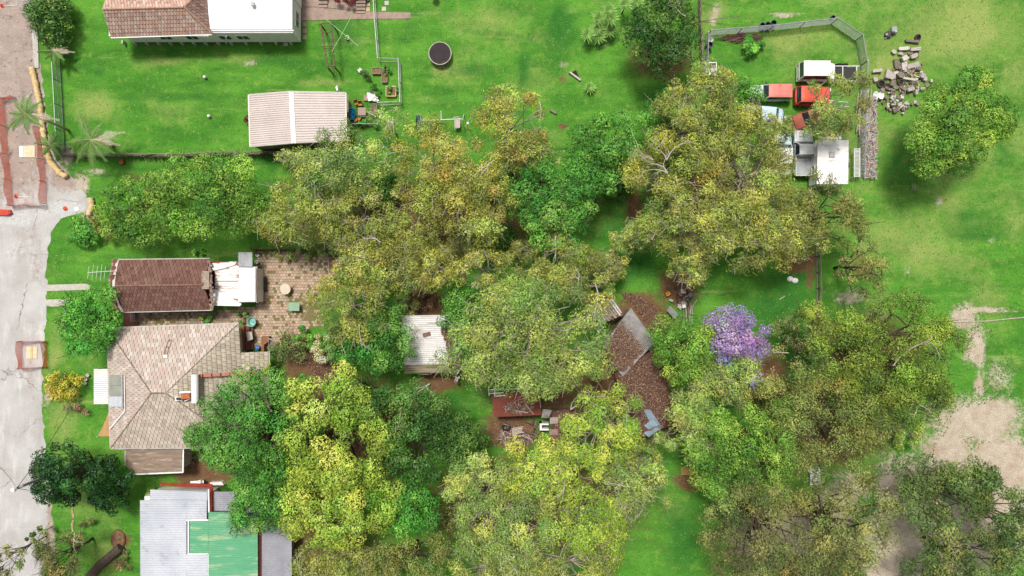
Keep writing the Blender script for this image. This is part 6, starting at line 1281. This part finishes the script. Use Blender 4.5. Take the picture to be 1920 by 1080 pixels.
# leaf litter on roofs and mound
def litter(name, label, polys, n, z, cols, seed, size=.06):
    rs = np.random.RandomState(seed); V = []; C_ = []; cc = np.array(cols)
    for poly, w in polys:
        k = 0; xs_ = [p[0] for p in poly]; ys_ = [p[1] for p in poly]; cx, cy = np.mean(xs_), np.mean(ys_)
        while k < n * w * 1.7:
            x, y = rs.uniform(min(xs_) - 3, max(xs_) + 3), rs.uniform(min(ys_) - 3, max(ys_) + 3)
            jx, jy = x + (vnoise(np.array([x]), np.array([y]), 5, 3)[0] - .5) * 9, y + (vnoise(np.array([x]), np.array([y]), 5, 9)[0] - .5) * 9
            if not inpoly(jx, jy, poly): continue
            k += 1; p = np.array(P(x, y, z + rs.uniform(0, .09))); t = rs.normal(size=3); t[2] *= .35; t /= np.linalg.norm(t); nb_ = np.cross(t, [rs.normal() * .3, rs.normal() * .3, 1]); s = size * rs.uniform(.5, 1.3)
            V += [p - t * s, p + nb_ * s * .35, p + t * s, p - nb_ * s * .35]; c = cc[rs.randint(len(cc))] * rs.uniform(.6, 1.3); C_ += [c] * 4
    V = np.array(V); return tag(fast_mesh(name, V, np.arange(len(V)).reshape(-1, 4), mat('fallen leaf', (1, 1, 1), (.8, .8, .8), scale=3, vcol=True), np.array(C_)), label, 'leaf litter', kind='stuff')
LC = [S('#8c6450', .75), S('#7a5444', .7), S('#9a7660', .76), S('#684838', .65), S('#c8b098', .8), S('#84604c', .72), S('#705040', .7)]
litter('leaf_litter', 'brown leaf litter on the right side of the white shed roof', [([(838, 594), (850, 592), (862, 640), (866, 690), (842, 690), (836, 650), (830, 620)], 1)], 5000, 2.46, LC, 1)
litter('leaf_litter', 'red brown leaf litter over the iron hut roof', [([(1164, 602), (1186, 604), (1224, 645), (1192, 676), (1170, 700), (1150, 690), (1130, 654)], 1)], 9000, 2.45, LC, 2)
litter('leaf_litter', 'red brown leaf litter over the low hut roof', [([(1158, 704), (1226, 660), (1262, 788), (1196, 815)], 1)], 9000, 2.14, LC, 3)
litter('leaf_litter', 'red brown leaf litter on the ground round the two huts', [([(1180, 690), (1225, 640), (1250, 700), (1285, 800), (1250, 830), (1180, 840), (1120, 760), (1150, 700)], 1)], 9000, .02, LC, 8)
litter('leaf_litter', 'brown leaf litter over the small hut roof', [([(1040, 772), (1080, 770), (1080, 834), (1036, 836)], 1)], 4500, 2.02, LC, 4)
litter('leaf_litter', 'brown leaf litter on the ground right of the iron hut', [([(1160, 548), (1195, 552), (1235, 580), (1240, 610), (1225, 625), (1190, 575)], 1)], 3600, .02, LC + [S('#946c3c', .7)], 5)
litter('leaf_litter', 'reddish bark chips round the brick pile', [([(560, 660), (610, 650), (660, 690), (660, 716), (600, 715)], 1)], 2600, .02, LC, 6)
litter('leaf_litter', 'fallen leaves under the deep green tree and the timber pile', [([(890, 720), (1010, 790), (1020, 830), (900, 840), (930, 780)], 1)], 1100, .02, LC, 7)
# junk pile near the top right of the lot
t = thing('pole_tripod', 'crossed white poles leaning in an X at the upper boundary', 'poles', P(1275, 512))
for (xa, ya, za), (xb, yb, zb_) in (((1265, 490, 2.0), (1281, 516, .05)), ((1279, 490, 2.0), (1263, 528, .05)), ((1281, 500, 1.6), (1278, 540, .05)), ((1268, 528, .6), (1290, 530, .6))): b = MB(); b.tube([P(xa, ya, za), P(xb, yb, zb_)], .05, 6); obj('pole', b, white_rail, t)
G_J = 'junk stacked near the jacaranda'
for i, (x0, y0, x1, y1) in enumerate(((1282, 570, 1281, 614), (1285, 572, 1289, 614), (1290, 575, 1293, 612), (1296, 572, 1292, 606), (1300, 560, 1286, 590), (1307, 562, 1292, 585), (1279, 592, 1274, 604), (1298, 575, 1297, 608))):
    b = MB(); b.tube([P(x0, y0, .5), P(x1, y1, .12)], .055, 6); tag(obj('long_pole', b, barkw if i % 2 else timber), 'long grey pole in the bundle left of the jacaranda', 'pole', 'grey poles in the bundle left of the jacaranda')
for i in range(46):
    x, y = 1283 + rnd.gauss(0, 10), 560 + rnd.gauss(0, 8); s = rnd.uniform(.25, .5); chunk('brick or stone block in the junk heap above the pole bundle', 'stone_block', x, y, s, s * .6, s * .5, rnd.uniform(0, 3), (rub[1], brick, rub[0], rub[2])[i % 4], 700 + i, 'block', 'blocks of the junk heap above the pole bundle', z=rnd.uniform(0, .3), tilt=.3)
t = thing('orange_bin', 'bright orange container at the edge of the junk heap', 'container', P(1252, 551)); b = MB(); b.box(P(1252, 551, .2), (.42, .36, .4), .5, bev=.04); obj('case', b, mat('orange plastic', S('#e09434', .85), S('#cc8228', .8), rough=.4), t); b = MB(); b.box(P(1252, 551, .41), (.2, .06, .04), .5); obj('grip', b, plas, t)
b = MB(); b.lathe(P(1292, 553), [(.2, 0), (.24, .55), (.2, .6), (.05, .62)], 14); tag(obj('gas_bottle', b, mat('grey blue steel', S('#8494a0', .78), S('#707f8a', .74), rough=.5)), 'grey blue metal cylinder on the junk heap', 'cylinder')
t = thing('plinth', 'white slatted plinth at the bottom of the junk heap', 'plinth', P(1276, 574)); b = MB(); b.box(P(1276, 574, .2), (.6, .4, .4)); obj('block', b, pale_conc, t); b = MB(); b.box(P(1282, 574, .55), (.28, .3, .3), .3); obj('cap', b, white_m, t)
b = MB(); b.prism([P(1276, 875)[:2], P(1299, 875)[:2], P(1299, 890)[:2], P(1277, 890)[:2]], .02, .09); tag(obj('tan_board', b, mat('tan board', S('#c8a468', .8), S('#b08c54', .76), scale=3)), 'tan rectangular board on the grass near the lower right lot corner', 'board')
sticks('stick_heap', 'scatter of brown sticks above the tan board', 1220, 895, 22, 14, 40, 1.2, .03, stk, 'sticks', z=.3, kind='stuff', cols=RED + BR, seed=11)
sticks('twig_heap', 'reddish dead twigs under the jacaranda', 1372, 630, 24, 14, 120, 1.2, .02, stk, 'twigs', z=1.0, kind='stuff', cols=RED, seed=12)
for x, y, lab in ((1481, 523, 'crumpled white bag beside the old fence line'), (1490, 526, 'smaller white bag right of the crumpled one')):
    b = MB(); b.lathe(P(x, y), [(.22, 0), (.26, .12), (.14, .24), (.04, .28)], 9, sx=1.2); tag(obj('white_bag', b, white_m), lab, 'bag')
# fallen dead boughs
def bough(label, x, y, z, ang, ln, seed, g=None, r=.06):
    rs = np.random.RandomState(seed); b = MB(); deadlimb(b, rs, P(x, y, z), Vector((math.cos(ang), math.sin(ang), .05)), ln, r); deadlimb(b, rs, P(x, y, z), Vector((math.cos(ang + .5), math.sin(ang + .5), .05)), ln * .8, r * .8)
    return tag(obj('dead_bough', b, barkw, smooth=True), label, 'dead branch', g)
bough('bleached dead bough fanning out right of the red sheet roof', 1070, 768, 3.0, .9, 3.4, 1, r=.08); bough('pale dead bough at the left lower corner of the belt', 580, 442, 2.0, 2.9, 3.0, 2); bough('pale twig spray below the broad olive tree', 1672, 790, 1.2, -1.0, 2.2, 3, r=.04)
bough('pale dead branch beside the timber pile', 955, 842, 1.0, 1.2, 1.8, 4); bough('bare grey bough on the dead crown left of the ochre tree', 1252, 325, 9.0, 2.2, 3.0, 6, r=.07); bough('second bare grey bough over the dead crown', 1250, 300, 9.2, 1.5, 2.6, 7, r=.06); bough('bare bough at the upper right of the fig trees', 1225, 300, 8.5, 2.6, 2.2, 8, r=.05)
# rough grass tufts: uncountable
rs = np.random.RandomState(99); n = 70000
tx = rs.uniform(90, 1930, n); ty = rs.uniform(-10, 1090, n)
gi = np.clip(((tx + 60) / 6).astype(int) + 4, 0, GX.shape[1] - 1); gj = np.clip(((ty + 40) / 6).astype(int) + 4, 0, GX.shape[0] - 1)
keep = (dirt[gj, gi] < .35) & (litter_mask[gj, gi] < .6); edge_x = np.interp(ty, *zip(*EDGE)); keep &= tx > edge_x + 1
for poly in (pave_poly,): keep &= ~np.array([inpoly(x, y, poly) if (250 < x < 640 and 470 < y < 660) else False for x, y in zip(tx, ty)])
tx, ty = tx[keep], ty[keep]; n = len(tx)
p = np.stack([(tx - 960) * .05, (540 - ty) * .05, np.zeros(n)], -1); a = rs.uniform(0, 6.283, n); s = rs.uniform(.05, .10, n); h = rs.uniform(.008, .025, n)
d = np.stack([np.cos(a) * s, np.sin(a) * s, 0 * a], -1); lean = np.stack([rs.normal(0, .09, n), rs.normal(0, .09, n), h], -1)
V = np.stack([p - d * .5, p + d * .5, p + lean + d * .15, p + lean - d * .15], 1).reshape(-1, 3)
g = np.array([S('#4e8c34', .8), S('#66a040', .8), S('#84ae50', .82), S('#40782c', .75)])[rs.randint(0, 4, n)] * rs.uniform(.8, 1.2, (n, 1))
m_ = 26000; wx = rs.uniform(1560, 1930, m_); wy2 = rs.uniform(560, 1090, m_); hx = rs.uniform(88, 260, 6000); hy = rs.uniform(280, 440, 6000); wx = np.concatenate([wx, hx]); wy2 = np.concatenate([wy2, hy])
gi = np.clip(((wx + 60) / 6).astype(int) + 4, 0, GX.shape[1] - 1); gj = np.clip(((wy2 + 40) / 6).astype(int) + 4, 0, GX.shape[0] - 1); dm = dirt[gj, gi]
cl_ = fbm(wx, wy2, 22, 55); kp = (dm > .12) & (dm < .75) & (cl_ > .50) & (wx > np.interp(wy2, *zip(*EDGE)) + 1); wx, wy2 = wx[kp], wy2[kp]; m_ = len(wx)
q0 = np.stack([(wx - 960) * .05, (540 - wy2) * .05, np.zeros(m_)], -1); a2 = rs.uniform(0, 6.283, m_); s2 = rs.uniform(.07, .2, m_)
d2 = np.stack([np.cos(a2) * s2, np.sin(a2) * s2, 0 * a2], -1); n2 = np.stack([-np.sin(a2) * s2 * .6, np.cos(a2) * s2 * .6, rs.uniform(.02, .06, m_)], -1)
W2 = np.stack([q0 - d2 * .5, q0 + n2 * .5, q0 + d2 * .5 + np.array([0, 0, .02]), q0 - n2 * .5 + np.array([0, 0, .05])], 1).reshape(-1, 3)
gw = np.array([S('#4e8c38', .8), S('#68984a', .8), S('#8aa058', .8)])[rs.randint(0, 3, m_)] * rs.uniform(.7, 1.2, (m_, 1))
tag(fast_mesh('weeds', W2, np.arange(4 * m_).reshape(-1, 4), leafm, np.repeat(gw, 4, 0)), 'scattered low weeds along the edges of the bare earth', 'weeds', kind='stuff')
tag(fast_mesh('grass', V, np.arange(4 * n).reshape(-1, 4), leafm, np.repeat(g, 4, 0)), 'short green lawn grass', 'grass', kind='stuff')
# ------------------------------------------------------------------ trees and shrubs (pixel centre, half-axes, height)
G_ROW = 'trees in the belt behind the middle fence'; G_LOT = 'trees over the back yard'; G_BOT = 'trees along the bottom boundary'; G_E = 'open trees of the eastern paddock'
def T(name, label, *a, **k): return tree(name, label, *a, **k)
# belt between the two properties, left to right
T('broadleaf_tree', 'bright green bushy tree right of the gravel turnout, left end of the tree belt', 405, 372, 100, 84, 7.5, 'bright', 11, group=G_ROW, low=.5)
T('broadleaf_tree', 'smaller dull green tree on the left flank of the bright bushy tree', 262, 395, 72, 66, 4.5, 'bright', 12, group=G_ROW, gap=.15, dens=.8)
shrub('shrub', 'low fresh green shrub at the road edge above the driveway strips', 166, 434, 46, 24, 1.6, 'lawny', 13)
shrub('shrub', 'dull olive shrub beside the short sediment log', 208, 424, 34, 36, 1.8, 'dull', 14, gap=.2)
T('gum_tree', 'yellow green tree leaning over the lower right corner of the corrugated garage', 640, 320, 84, 68, 8.5, 'gum', 15, group=G_ROW, gap=.08)
T('gum_tree', 'olive tree with yellow clumps right of the bright bushy tree', 572, 392, 74, 70, 8, 'olive', 16, group=G_ROW, gap=.1, dead=2)
T('gum_tree', 'olive tree low in the belt directly below the garage tree', 675, 412, 72, 56, 8, 'olive', 17, group=G_ROW, gap=.12, dead=2)
T('wattle_tree', 'golden tree in the middle of the belt below the white swing frame', 812, 312, 82, 72, 9, 'ochre', 18, group=G_ROW, gap=.1, dead=2)
T('wattle_tree', 'golden tree with bare twigs low in the middle of the belt', 868, 392, 88, 74, 9, 'ochre', 19, group=G_ROW, gap=.12, dead=2)
T('gum_tree', 'olive tree at the bottom of the belt between two golden trees', 765, 432, 64, 46, 7, 'olive', 20, group=G_ROW, gap=.1, dead=1)
T('wattle_tree', 'ochre tree standing highest in the belt right of the swing frame', 952, 232, 64, 62, 9.5, 'ochre', 21, group=G_ROW, gap=.12, dead=1)
T('wattle_tree', 'small ochre treetop close above the dark green fig', 985, 290, 50, 34, 8, 'ochre', 22, group=G_ROW, gap=.2)
T('fig_tree', 'dense dark green tree in the belt right of the golden trees', 1040, 378, 76, 88, 8, 'fig', 23, group=G_ROW)
T('fig_tree', 'rounded dark green tree at the lawn edge below the lone yucca', 1128, 285, 62, 72, 6.5, 'fig', 24, group=G_ROW)
T('wattle_tree', 'tall ochre tree with pale forked limbs left of the parked vehicles', 1300, 232, 88, 84, 10, 'olive', 25, group=G_ROW, gap=.2, dead=2)
T('wattle_tree', 'ochre tree with a bleached dead crown at its left side', 1262, 335, 88, 64, 9, 'ochre', 26, group=G_ROW, gap=.22, dead=4)
T('wattle_tree', 'olive gold tree at the lower end of the belt above the sticks and rubble pile', 1290, 420, 84, 66, 9, 'olive', 27, group=G_ROW, gap=.1, dead=1)
T('gum_tree', 'brown olive tree covering the left side of the vehicle yard', 1402, 330, 80, 96, 9.5, 'olive', 28, group=G_ROW, gap=.12, dead=1)
T('gum_tree', 'olive tree right below the white ute and the caravan', 1440, 440, 92, 58, 9, 'olive', 29, group=G_ROW, gap=.1)
T('gum_tree', 'green olive tree with thin crown below the white caravan', 1540, 405, 76, 62, 8.5, 'dull', 30, group=G_ROW, gap=.15, dens=.8)
T('gum_tree', 'thin yellow tree hanging over the red vehicles', 1560, 190, 58, 58, 8, 'olive', 31, group=G_ROW, gap=.45, dens=.45, cr=.8)
T('gum_tree', 'thin olive tree between the red vehicles and the caravan', 1545, 236, 38, 30, 6.0, 'gum', 32, group=G_ROW, gap=.15, dens=.7)
T('fig_tree', 'dark leafy small tree at the bonnet of the pink roofed car', 1375, 182, 44, 32, 5, 'fig', 33, group=G_ROW, gap=.1)
T('fig_tree', 'dark green undergrowth tree at the lawn edge left of the tall ochre tree', 1240, 232, 34, 60, 5, 'fig', 34, group=G_ROW, gap=.1)
shrub('shrub', 'dark green shrub in the gap beneath the ochre trees of the belt', 1150, 345, 34, 30, 2.5, 'dark', 35)
# north lawn
T('fig_tree', 'big dark glossy tree beside the yucca clump on the upper lawn', 1240, 66, 76, 84, 8, 'dark', 36, dead=2, low=.45)
T('broadleaf_tree', 'lone rounded bright green tree right of the rubble heap', 1792, 232, 98, 94, 8.5, 'bright', 37, dens=1.5, low=.7)
shrub('hedge', 'tall clipped dark hedge in the top left corner by the road', 100, 40, 38, 58, 3, 'dark', 38, cat='hedge', dens=1.5, clumps=34)
shrub('shrub', 'weedy green shrub inside the wire pen beside the brush pile', 1412, 92, 30, 20, 1.1, 'lawny', 39, gap=.2)
shrub('shrub', 'dark red leaved shrub between the two stone stairs', 649, 2, 21, 18, 1.3, 'red', 40)
shrub('shrub', 'dark spiny round shrub beside the white pot', 686, 141, 11, 11, 1.0, 'deep', 41)
shrub('garden_plant', 'leafy vegetable plant in the upright planter box', 722, 131, 10, 10, 1.0, 'lawny', 42, cat='plant')
shrub('garden_plant', 'leafy green plant behind the white plastic sheet', 703, 168, 10, 13, .9, 'lawny', 43, cat='plant')
shrub('garden_plant', 'row of leafy greens in the planter box nearest the fence corner', 735, 168, 12, 8, .8, 'lawny', 44, cat='plant')
shrub('climber', 'green creeper along the wire left of the bare sapling', 690, 233, 26, 8, 1.3, 'lawny', 45, cat='plant')
shrub('shrub', 'tiny red flowering bush at the left wall of the garage', 462, 224, 5, 10, .8, 'red', 46)
# bare sapling by the garden
T('sapling', 'thin half bare sapling below the garden fence corner', 728, 232, 40, 44, 6, 'gum', 47, gap=.55, dens=.35, dead=3, cat='sapling')
# front yard of the subject lot
T('broadleaf_tree', 'bright green rounded tree in front of the tiled garage beside the road', 172, 608, 58, 74, 5.5, 'lawny', 48)
shrub('shrub', 'yellow flowering shrub at the road left of the slatted awning', 120, 722, 34, 32, 1.8, 'yellow', 49)
shrub('shrub', 'brownish wilting shrub just below the yellow flowering one', 140, 770, 24, 16, .8, 'brush', 50, gap=.3)
shrub('shrub', 'small round potted bush beside the teal tub', 456, 598, 13, 13, 1.2, 'fig', 51)
shrub('shrub', 'low weeds along the eave of the hip roofed house', 395, 600, 22, 9, .9, 'lawny', 52, gap=.2)
shrub('shrub', 'small green weeds at the fence corner above the tiled garage', 372, 473, 14, 6, .8, 'lawny', 53)
T('conifer_tree', 'very dark conifer with tiered drooping boughs by the power pole', 150, 890, 88, 58, 8, 'pine', 54, clumps=46, cr=.8, zb=1.5, twigs=False)
T('conifer_tree', 'small dark conifer bough mass above the grey metal roof corner', 215, 930, 34, 30, 5, 'pine', 55, zb=1., twigs=False)
T('gum_tree', 'sparse dark olive treetop in the lower left corner over the road', 20, 1040, 34, 40, 7, 'ashen', 56, gap=.35, dens=.8)
T('gum_tree', 'brown green tree with bare patches left of the fallen trunk', 118, 1042, 58, 54, 6.5, 'ashen', 57, gap=.2, dead=1)
shrub('shrub', 'small dark bush on the lawn edge above the brown green tree', 78, 998, 18, 14, 3.5, 'deep', 58, gap=.1)
shrub('shrub', 'wispy grey bush on the front lawn right of the edging stones', 162, 985, 18, 18, 1.0, 'ashen', 59, gap=.4, dens=.6)
shrub('shrub', 'dry twiggy bush between the fallen trunk and the grey roof', 236, 1050, 28, 20, .9, 'brush', 60, gap=.35, dens=.5)
shrub('shrub', 'lime green sapling at the corner of the grey metal roof', 283, 926, 9, 14, 1.6, 'lemon', 61)
# courtyard side
shrub('shrub', 'grey green thicket below the courtyard paving', 545, 650, 34, 36, 2.2, 'grey', 62, gap=.15)
shrub('shrub', 'young green shrub right of the grey thicket', 568, 632, 18, 22, 2.0, 'lawny', 63)
shrub('shrub', 'cream flowering shrub beside the brick pile', 605, 658, 20, 32, 2.2, 'cream', 64)
shrub('shrub', 'pale flowering frangipani at the corner of the hip roof', 505, 690, 22, 16, 3.4, 'lemon', 65, zb=1.5, gap=.2)
shrub('shrub', 'straggly weeds along the fence at the top of the courtyard', 545, 482, 36, 14, .8, 'gum', 66, gap=.3, dens=.6)
# back yard canopy
T('gum_tree', 'olive tree right of the brick paved courtyard', 655, 575, 66, 62, 8, 'olive', 67, group=G_LOT, gap=.14, dead=1)
T('gum_tree', 'olive tree at the boundary above the courtyard tree', 715, 512, 84, 44, 8.5, 'olive', 68, group=G_LOT, gap=.1, dead=1)
T('fig_tree', 'mid green tree at the left edge of the white corrugated shed', 700, 640, 66, 62, 6.5, 'fig', 69, group=G_LOT, gap=.08, dead=1)
T('wattle_tree', 'golden olive tree at the boundary above the white corrugated shed', 815, 503, 58, 36, 8.5, 'ochre', 70, group=G_LOT, gap=.15, dead=2)
T('fig_tree', 'dark green tree right above the white corrugated shed', 872, 585, 42, 48, 6, 'fig', 71, group=G_LOT, gap=.1)
T('gum_tree', 'largest olive tree in the middle of the back yard', 1000, 625, 132, 112, 10.5, 'gum', 72, group=G_LOT, gap=.05, dead=3, cr=.85)
T('gum_tree', 'olive tree with pale fork at the boundary above the largest tree', 1055, 512, 84, 52, 9, 'olive', 73, group=G_LOT, gap=.18, dead=2)
T('gum_tree', 'thin olive tree over the left side of the white corrugated sheets', 905, 505, 50, 34, 8, 'olive', 74, group=G_LOT, gap=.35, dens=.7, dead=2)
T('broadleaf_tree', 'fresh green tree right of the litter covered hut', 1276, 652, 56, 56, 7, 'bright', 75, group=G_LOT, gap=.08)
T('gum_tree', 'olive green tree directly below the purple jacaranda', 1360, 704, 62, 50, 6.0, 'gum', 76, group=G_LOT, gap=.06)
T('gum_tree', 'lemon green tree over the blue grey broken sheets', 1128, 800, 74, 64, 8.5, 'lemon', 77, group=G_LOT, gap=.1, dead=1)
T('broadleaf_tree', 'light green tree with tight tufts at the lower right lot corner', 1395, 838, 98, 88, 8.5, 'bright', 78, group=G_LOT, gap=.05, low=.5)
T('gum_tree', 'green olive tree left of the lower right lot corner', 1290, 800, 62, 62, 7.5, 'gum', 79, group=G_LOT, gap=.12)
T('gum_tree', 'olive tree in the upper boundary gap near the crossed white poles', 1290, 500, 40, 30, 7, 'olive', 80, group=G_LOT, gap=.1)
T('jacaranda_tree', 'jacaranda in full purple bloom', 1378, 628, 60, 56, 7.2, 'purple', 81, gap=.12, dead=1)
T('jacaranda_tree', 'thin sprig of purple blossom below the jacaranda', 1410, 712, 16, 22, 6.6, 'purple', 82, gap=.3, dens=.6)
# bottom boundary canopy
T('fig_tree', 'massive dense green tree at the lower right corner of the hip roofed house', 492, 800, 96, 104, 9.5, 'fig', 83, group=G_BOT, cr=.85, low=.65)
T('fig_tree', 'lower lobe of dense green tree above the green corrugated roof', 500, 935, 60, 56, 7, 'fig', 84, group=G_BOT)
T('camphor_tree', 'lime yellow tree right of the massive dense green tree', 628, 812, 96, 100, 10, 'lime', 85, group=G_BOT, cr=.9, gap=.05)
T('camphor_tree', 'lime yellow tree at the bottom boundary below its twin', 632, 948, 92, 74, 9, 'lime', 86, group=G_BOT, cr=.9, gap=.05)
T('fig_tree', 'deep green tree right of the lime yellow trees', 762, 800, 82, 84, 8, 'dark', 87, group=G_BOT, dead=2, low=.6)
T('fig_tree', 'small deep green tree left of the red sheet roof', 868, 826, 42, 46, 5.5, 'dark', 88, group=G_BOT)
T('fig_tree', 'fresh green tree at the bottom boundary right of the lime yellow trees', 768, 950, 54, 50, 7, 'lawny', 89, group=G_BOT)
T('gum_tree', 'olive tree below the timber pile', 905, 905, 68, 56, 8, 'gum', 90, group=G_BOT, gap=.12, dead=2)
T('gum_tree', 'lemon tipped tree right of the timber pile', 1020, 880, 84, 52, 8.5, 'lemon', 91, group=G_BOT, gap=.08, dead=1)
T('gum_tree', 'olive tree at the bottom boundary in the middle', 950, 985, 98, 66, 9, 'gum', 92, group=G_BOT, gap=.08, dead=1)
T('gum_tree', 'lemon green tree at the bottom boundary left of the grass gap', 1090, 970, 78, 60, 8.5, 'lemon', 93, group=G_BOT, gap=.12, dead=2)
T('gum_tree', 'thin olive tree with many bare twigs by the tan board', 1190, 915, 62, 52, 7.5, 'gum', 94, group=G_BOT, gap=.25, dead=3, dens=.8)
T('gum_tree', 'olive tree at the picture bottom right of the green roof', 640, 1062, 84, 52, 7, 'olive', 95, group=G_BOT, gap=.15, dead=1)
T('gum_tree', 'dull olive tree at the picture bottom under the lime yellow trees', 770, 1050, 76, 48, 7, 'dull', 96, group=G_BOT, gap=.2, dead=2)
T('gum_tree', 'olive tree cut by the picture bottom in the middle', 1060, 1064, 100, 42, 7, 'olive', 97, group=G_BOT, gap=.1)
T('gum_tree', 'olive tree cut by the picture bottom below the grass gap', 905, 1075, 70, 36, 7, 'gum', 98, group=G_BOT, gap=.12)
shrub('shrub', 'wispy light shrub right of the dark metal verandah roof', 556, 1050, 22, 26, 2.5, 'grey', 99, gap=.3, dens=.6)
# eastern paddock
T('gum_tree', 'broad olive green tree over the old fence line', 1660, 648, 140, 98, 9, 'paddock', 100, group=G_E, gap=.12, dead=2, dens=.9)
T('gum_tree', 'sparse dark treetop above the broad olive green tree', 1610, 500, 44, 52, 7, 'ashen', 101, group=G_E, gap=.4, dens=.55)
T('gum_tree', 'thin grey green tree left of the broad olive green tree', 1500, 648, 52, 62, 6, 'ashen', 102, group=G_E, gap=.35, dens=.6, dead=2)
T('gum_tree', 'dull olive tree above the white slatted gate', 1545, 795, 108, 96, 8.5, 'dull', 103, group=G_E, gap=.1, dens=.95)
T('gum_tree', 'dull green tree between the broad tree and the bare earth', 1665, 745, 96, 60, 8, 'paddock', 104, group=G_E, gap=.12, dead=1)
T('gum_tree', 'brownish open tree showing its dark limbs at the bottom right centre', 1430, 985, 112, 96, 9, 'ashen', 105, group=G_E, gap=.12, dens=.85)
T('gum_tree', 'brownish open tree right of the white slatted gate', 1570, 990, 92, 100, 9, 'ashen', 106, group=G_E, gap=.12, dens=.85)
T('gum_tree', 'brownish treetop cut by the picture bottom right of centre', 1495, 1075, 110, 40, 8, 'dull', 107, group=G_E, gap=.15, dens=.9)
T('gum_tree', 'dark green tree at the lower edge of the bare earth', 1762, 925, 84, 76, 8, 'deep', 108, group=G_E, gap=.15)
T('gum_tree', 'dark green tree with open branches in the lower right corner', 1862, 960, 66, 62, 8, 'deep', 109, group=G_E, gap=.35, dens=.75)
T('gum_tree', 'dark green treetop cut by the bottom right picture edge', 1795, 1045, 92, 48, 7.5, 'deep', 110, group=G_E, gap=.15)
T('gum_tree', 'dark green bough at the right picture edge', 1912, 1040, 46, 50, 7, 'deep', 111, group=G_E, gap=.25)
shrub('shrub', 'dry brush shrub at the foot of the old fence line', 1490, 478, 26, 22, 1.0, 'brush', 112, gap=.3)
shrub('shrub', 'small weeping green bush at the edge of the bare earth', 1700, 812, 36, 26, 2.5, 'lemon', 113, gap=.3, dens=.5)
shrub('shrub', 'reddish dry shrub in the gap above the white corrugated shed', 795, 560, 28, 26, 1.4, 'brush', 114, gap=.2)
shrub('shrub', 'dark green bush at the brown leaf mound of the hut', 1192, 642, 14, 16, 3.2, 'deep', 115)

# low growth filling the gaps of the canopy
for i, (x, y, rx, ry, z, kd, lab) in enumerate((
  (1128, 505, 50, 34, 6.5, 'olive', 'loose olive bough at the boundary left of the dark grass gap'), (1190, 445, 44, 36, 7.0, 'gum', 'thin green olive bough below the bleached dead crown'), (560, 300, 40, 26, 3.5, 'gum', 'olive regrowth at the lower left corner of the garage'), (930, 345, 44, 40, 3.0, 'fig', 'shady green undergrowth between the golden trees and the dark fig'), (925, 440, 44, 30, 3.0, 'dark', 'shady dark undergrowth at the boundary left of the fig'), (720, 350, 30, 40, 3.0, 'fig', 'shady undergrowth between the garage tree and the golden tree'),
  (620, 460, 50, 22, 3.0, 'gum', 'olive undergrowth along the boundary above the courtyard'), (850, 470, 60, 22, 4.5, 'olive', 'olive regrowth along the boundary above the white shed'), (1000, 470, 50, 24, 4.5, 'olive', 'olive regrowth along the boundary below the fig'),
  (760, 575, 26, 32, 3.0, 'gum', 'loose olive shrub at the upper left corner of the white shed'), (690, 740, 40, 30, 4.0, 'dark', 'dark shady shrub above the lime yellow tree'), (845, 950, 30, 44, 3.5, 'dull', 'dull shrub in the gap right of the fresh green tree'),
  (1210, 860, 40, 30, 4.0, 'gum', 'olive shrub above the scattered sticks'), (1430, 740, 46, 34, 4.0, 'dull', 'dull undergrowth below the purple sprig'), (1380, 930, 50, 30, 4.0, 'bright', 'light green undergrowth at the lower right lot corner'),
  (560, 880, 36, 46, 6.0, 'fig', 'dense green lobe between the massive tree and the lime tree'), (700, 880, 44, 44, 6.0, 'lime', 'lime yellow lobe between the two lime trees'), (1480, 385, 40, 40, 6.0, 'olive', 'olive bough filling the gap below the tray ute'), (1440, 250, 30, 40, 7.5, 'olive', 'olive bough over the hidden blue car'))):
    shrub('shrub', lab, x, y, rx, ry, z, kd, 200 + i, gap=.08)
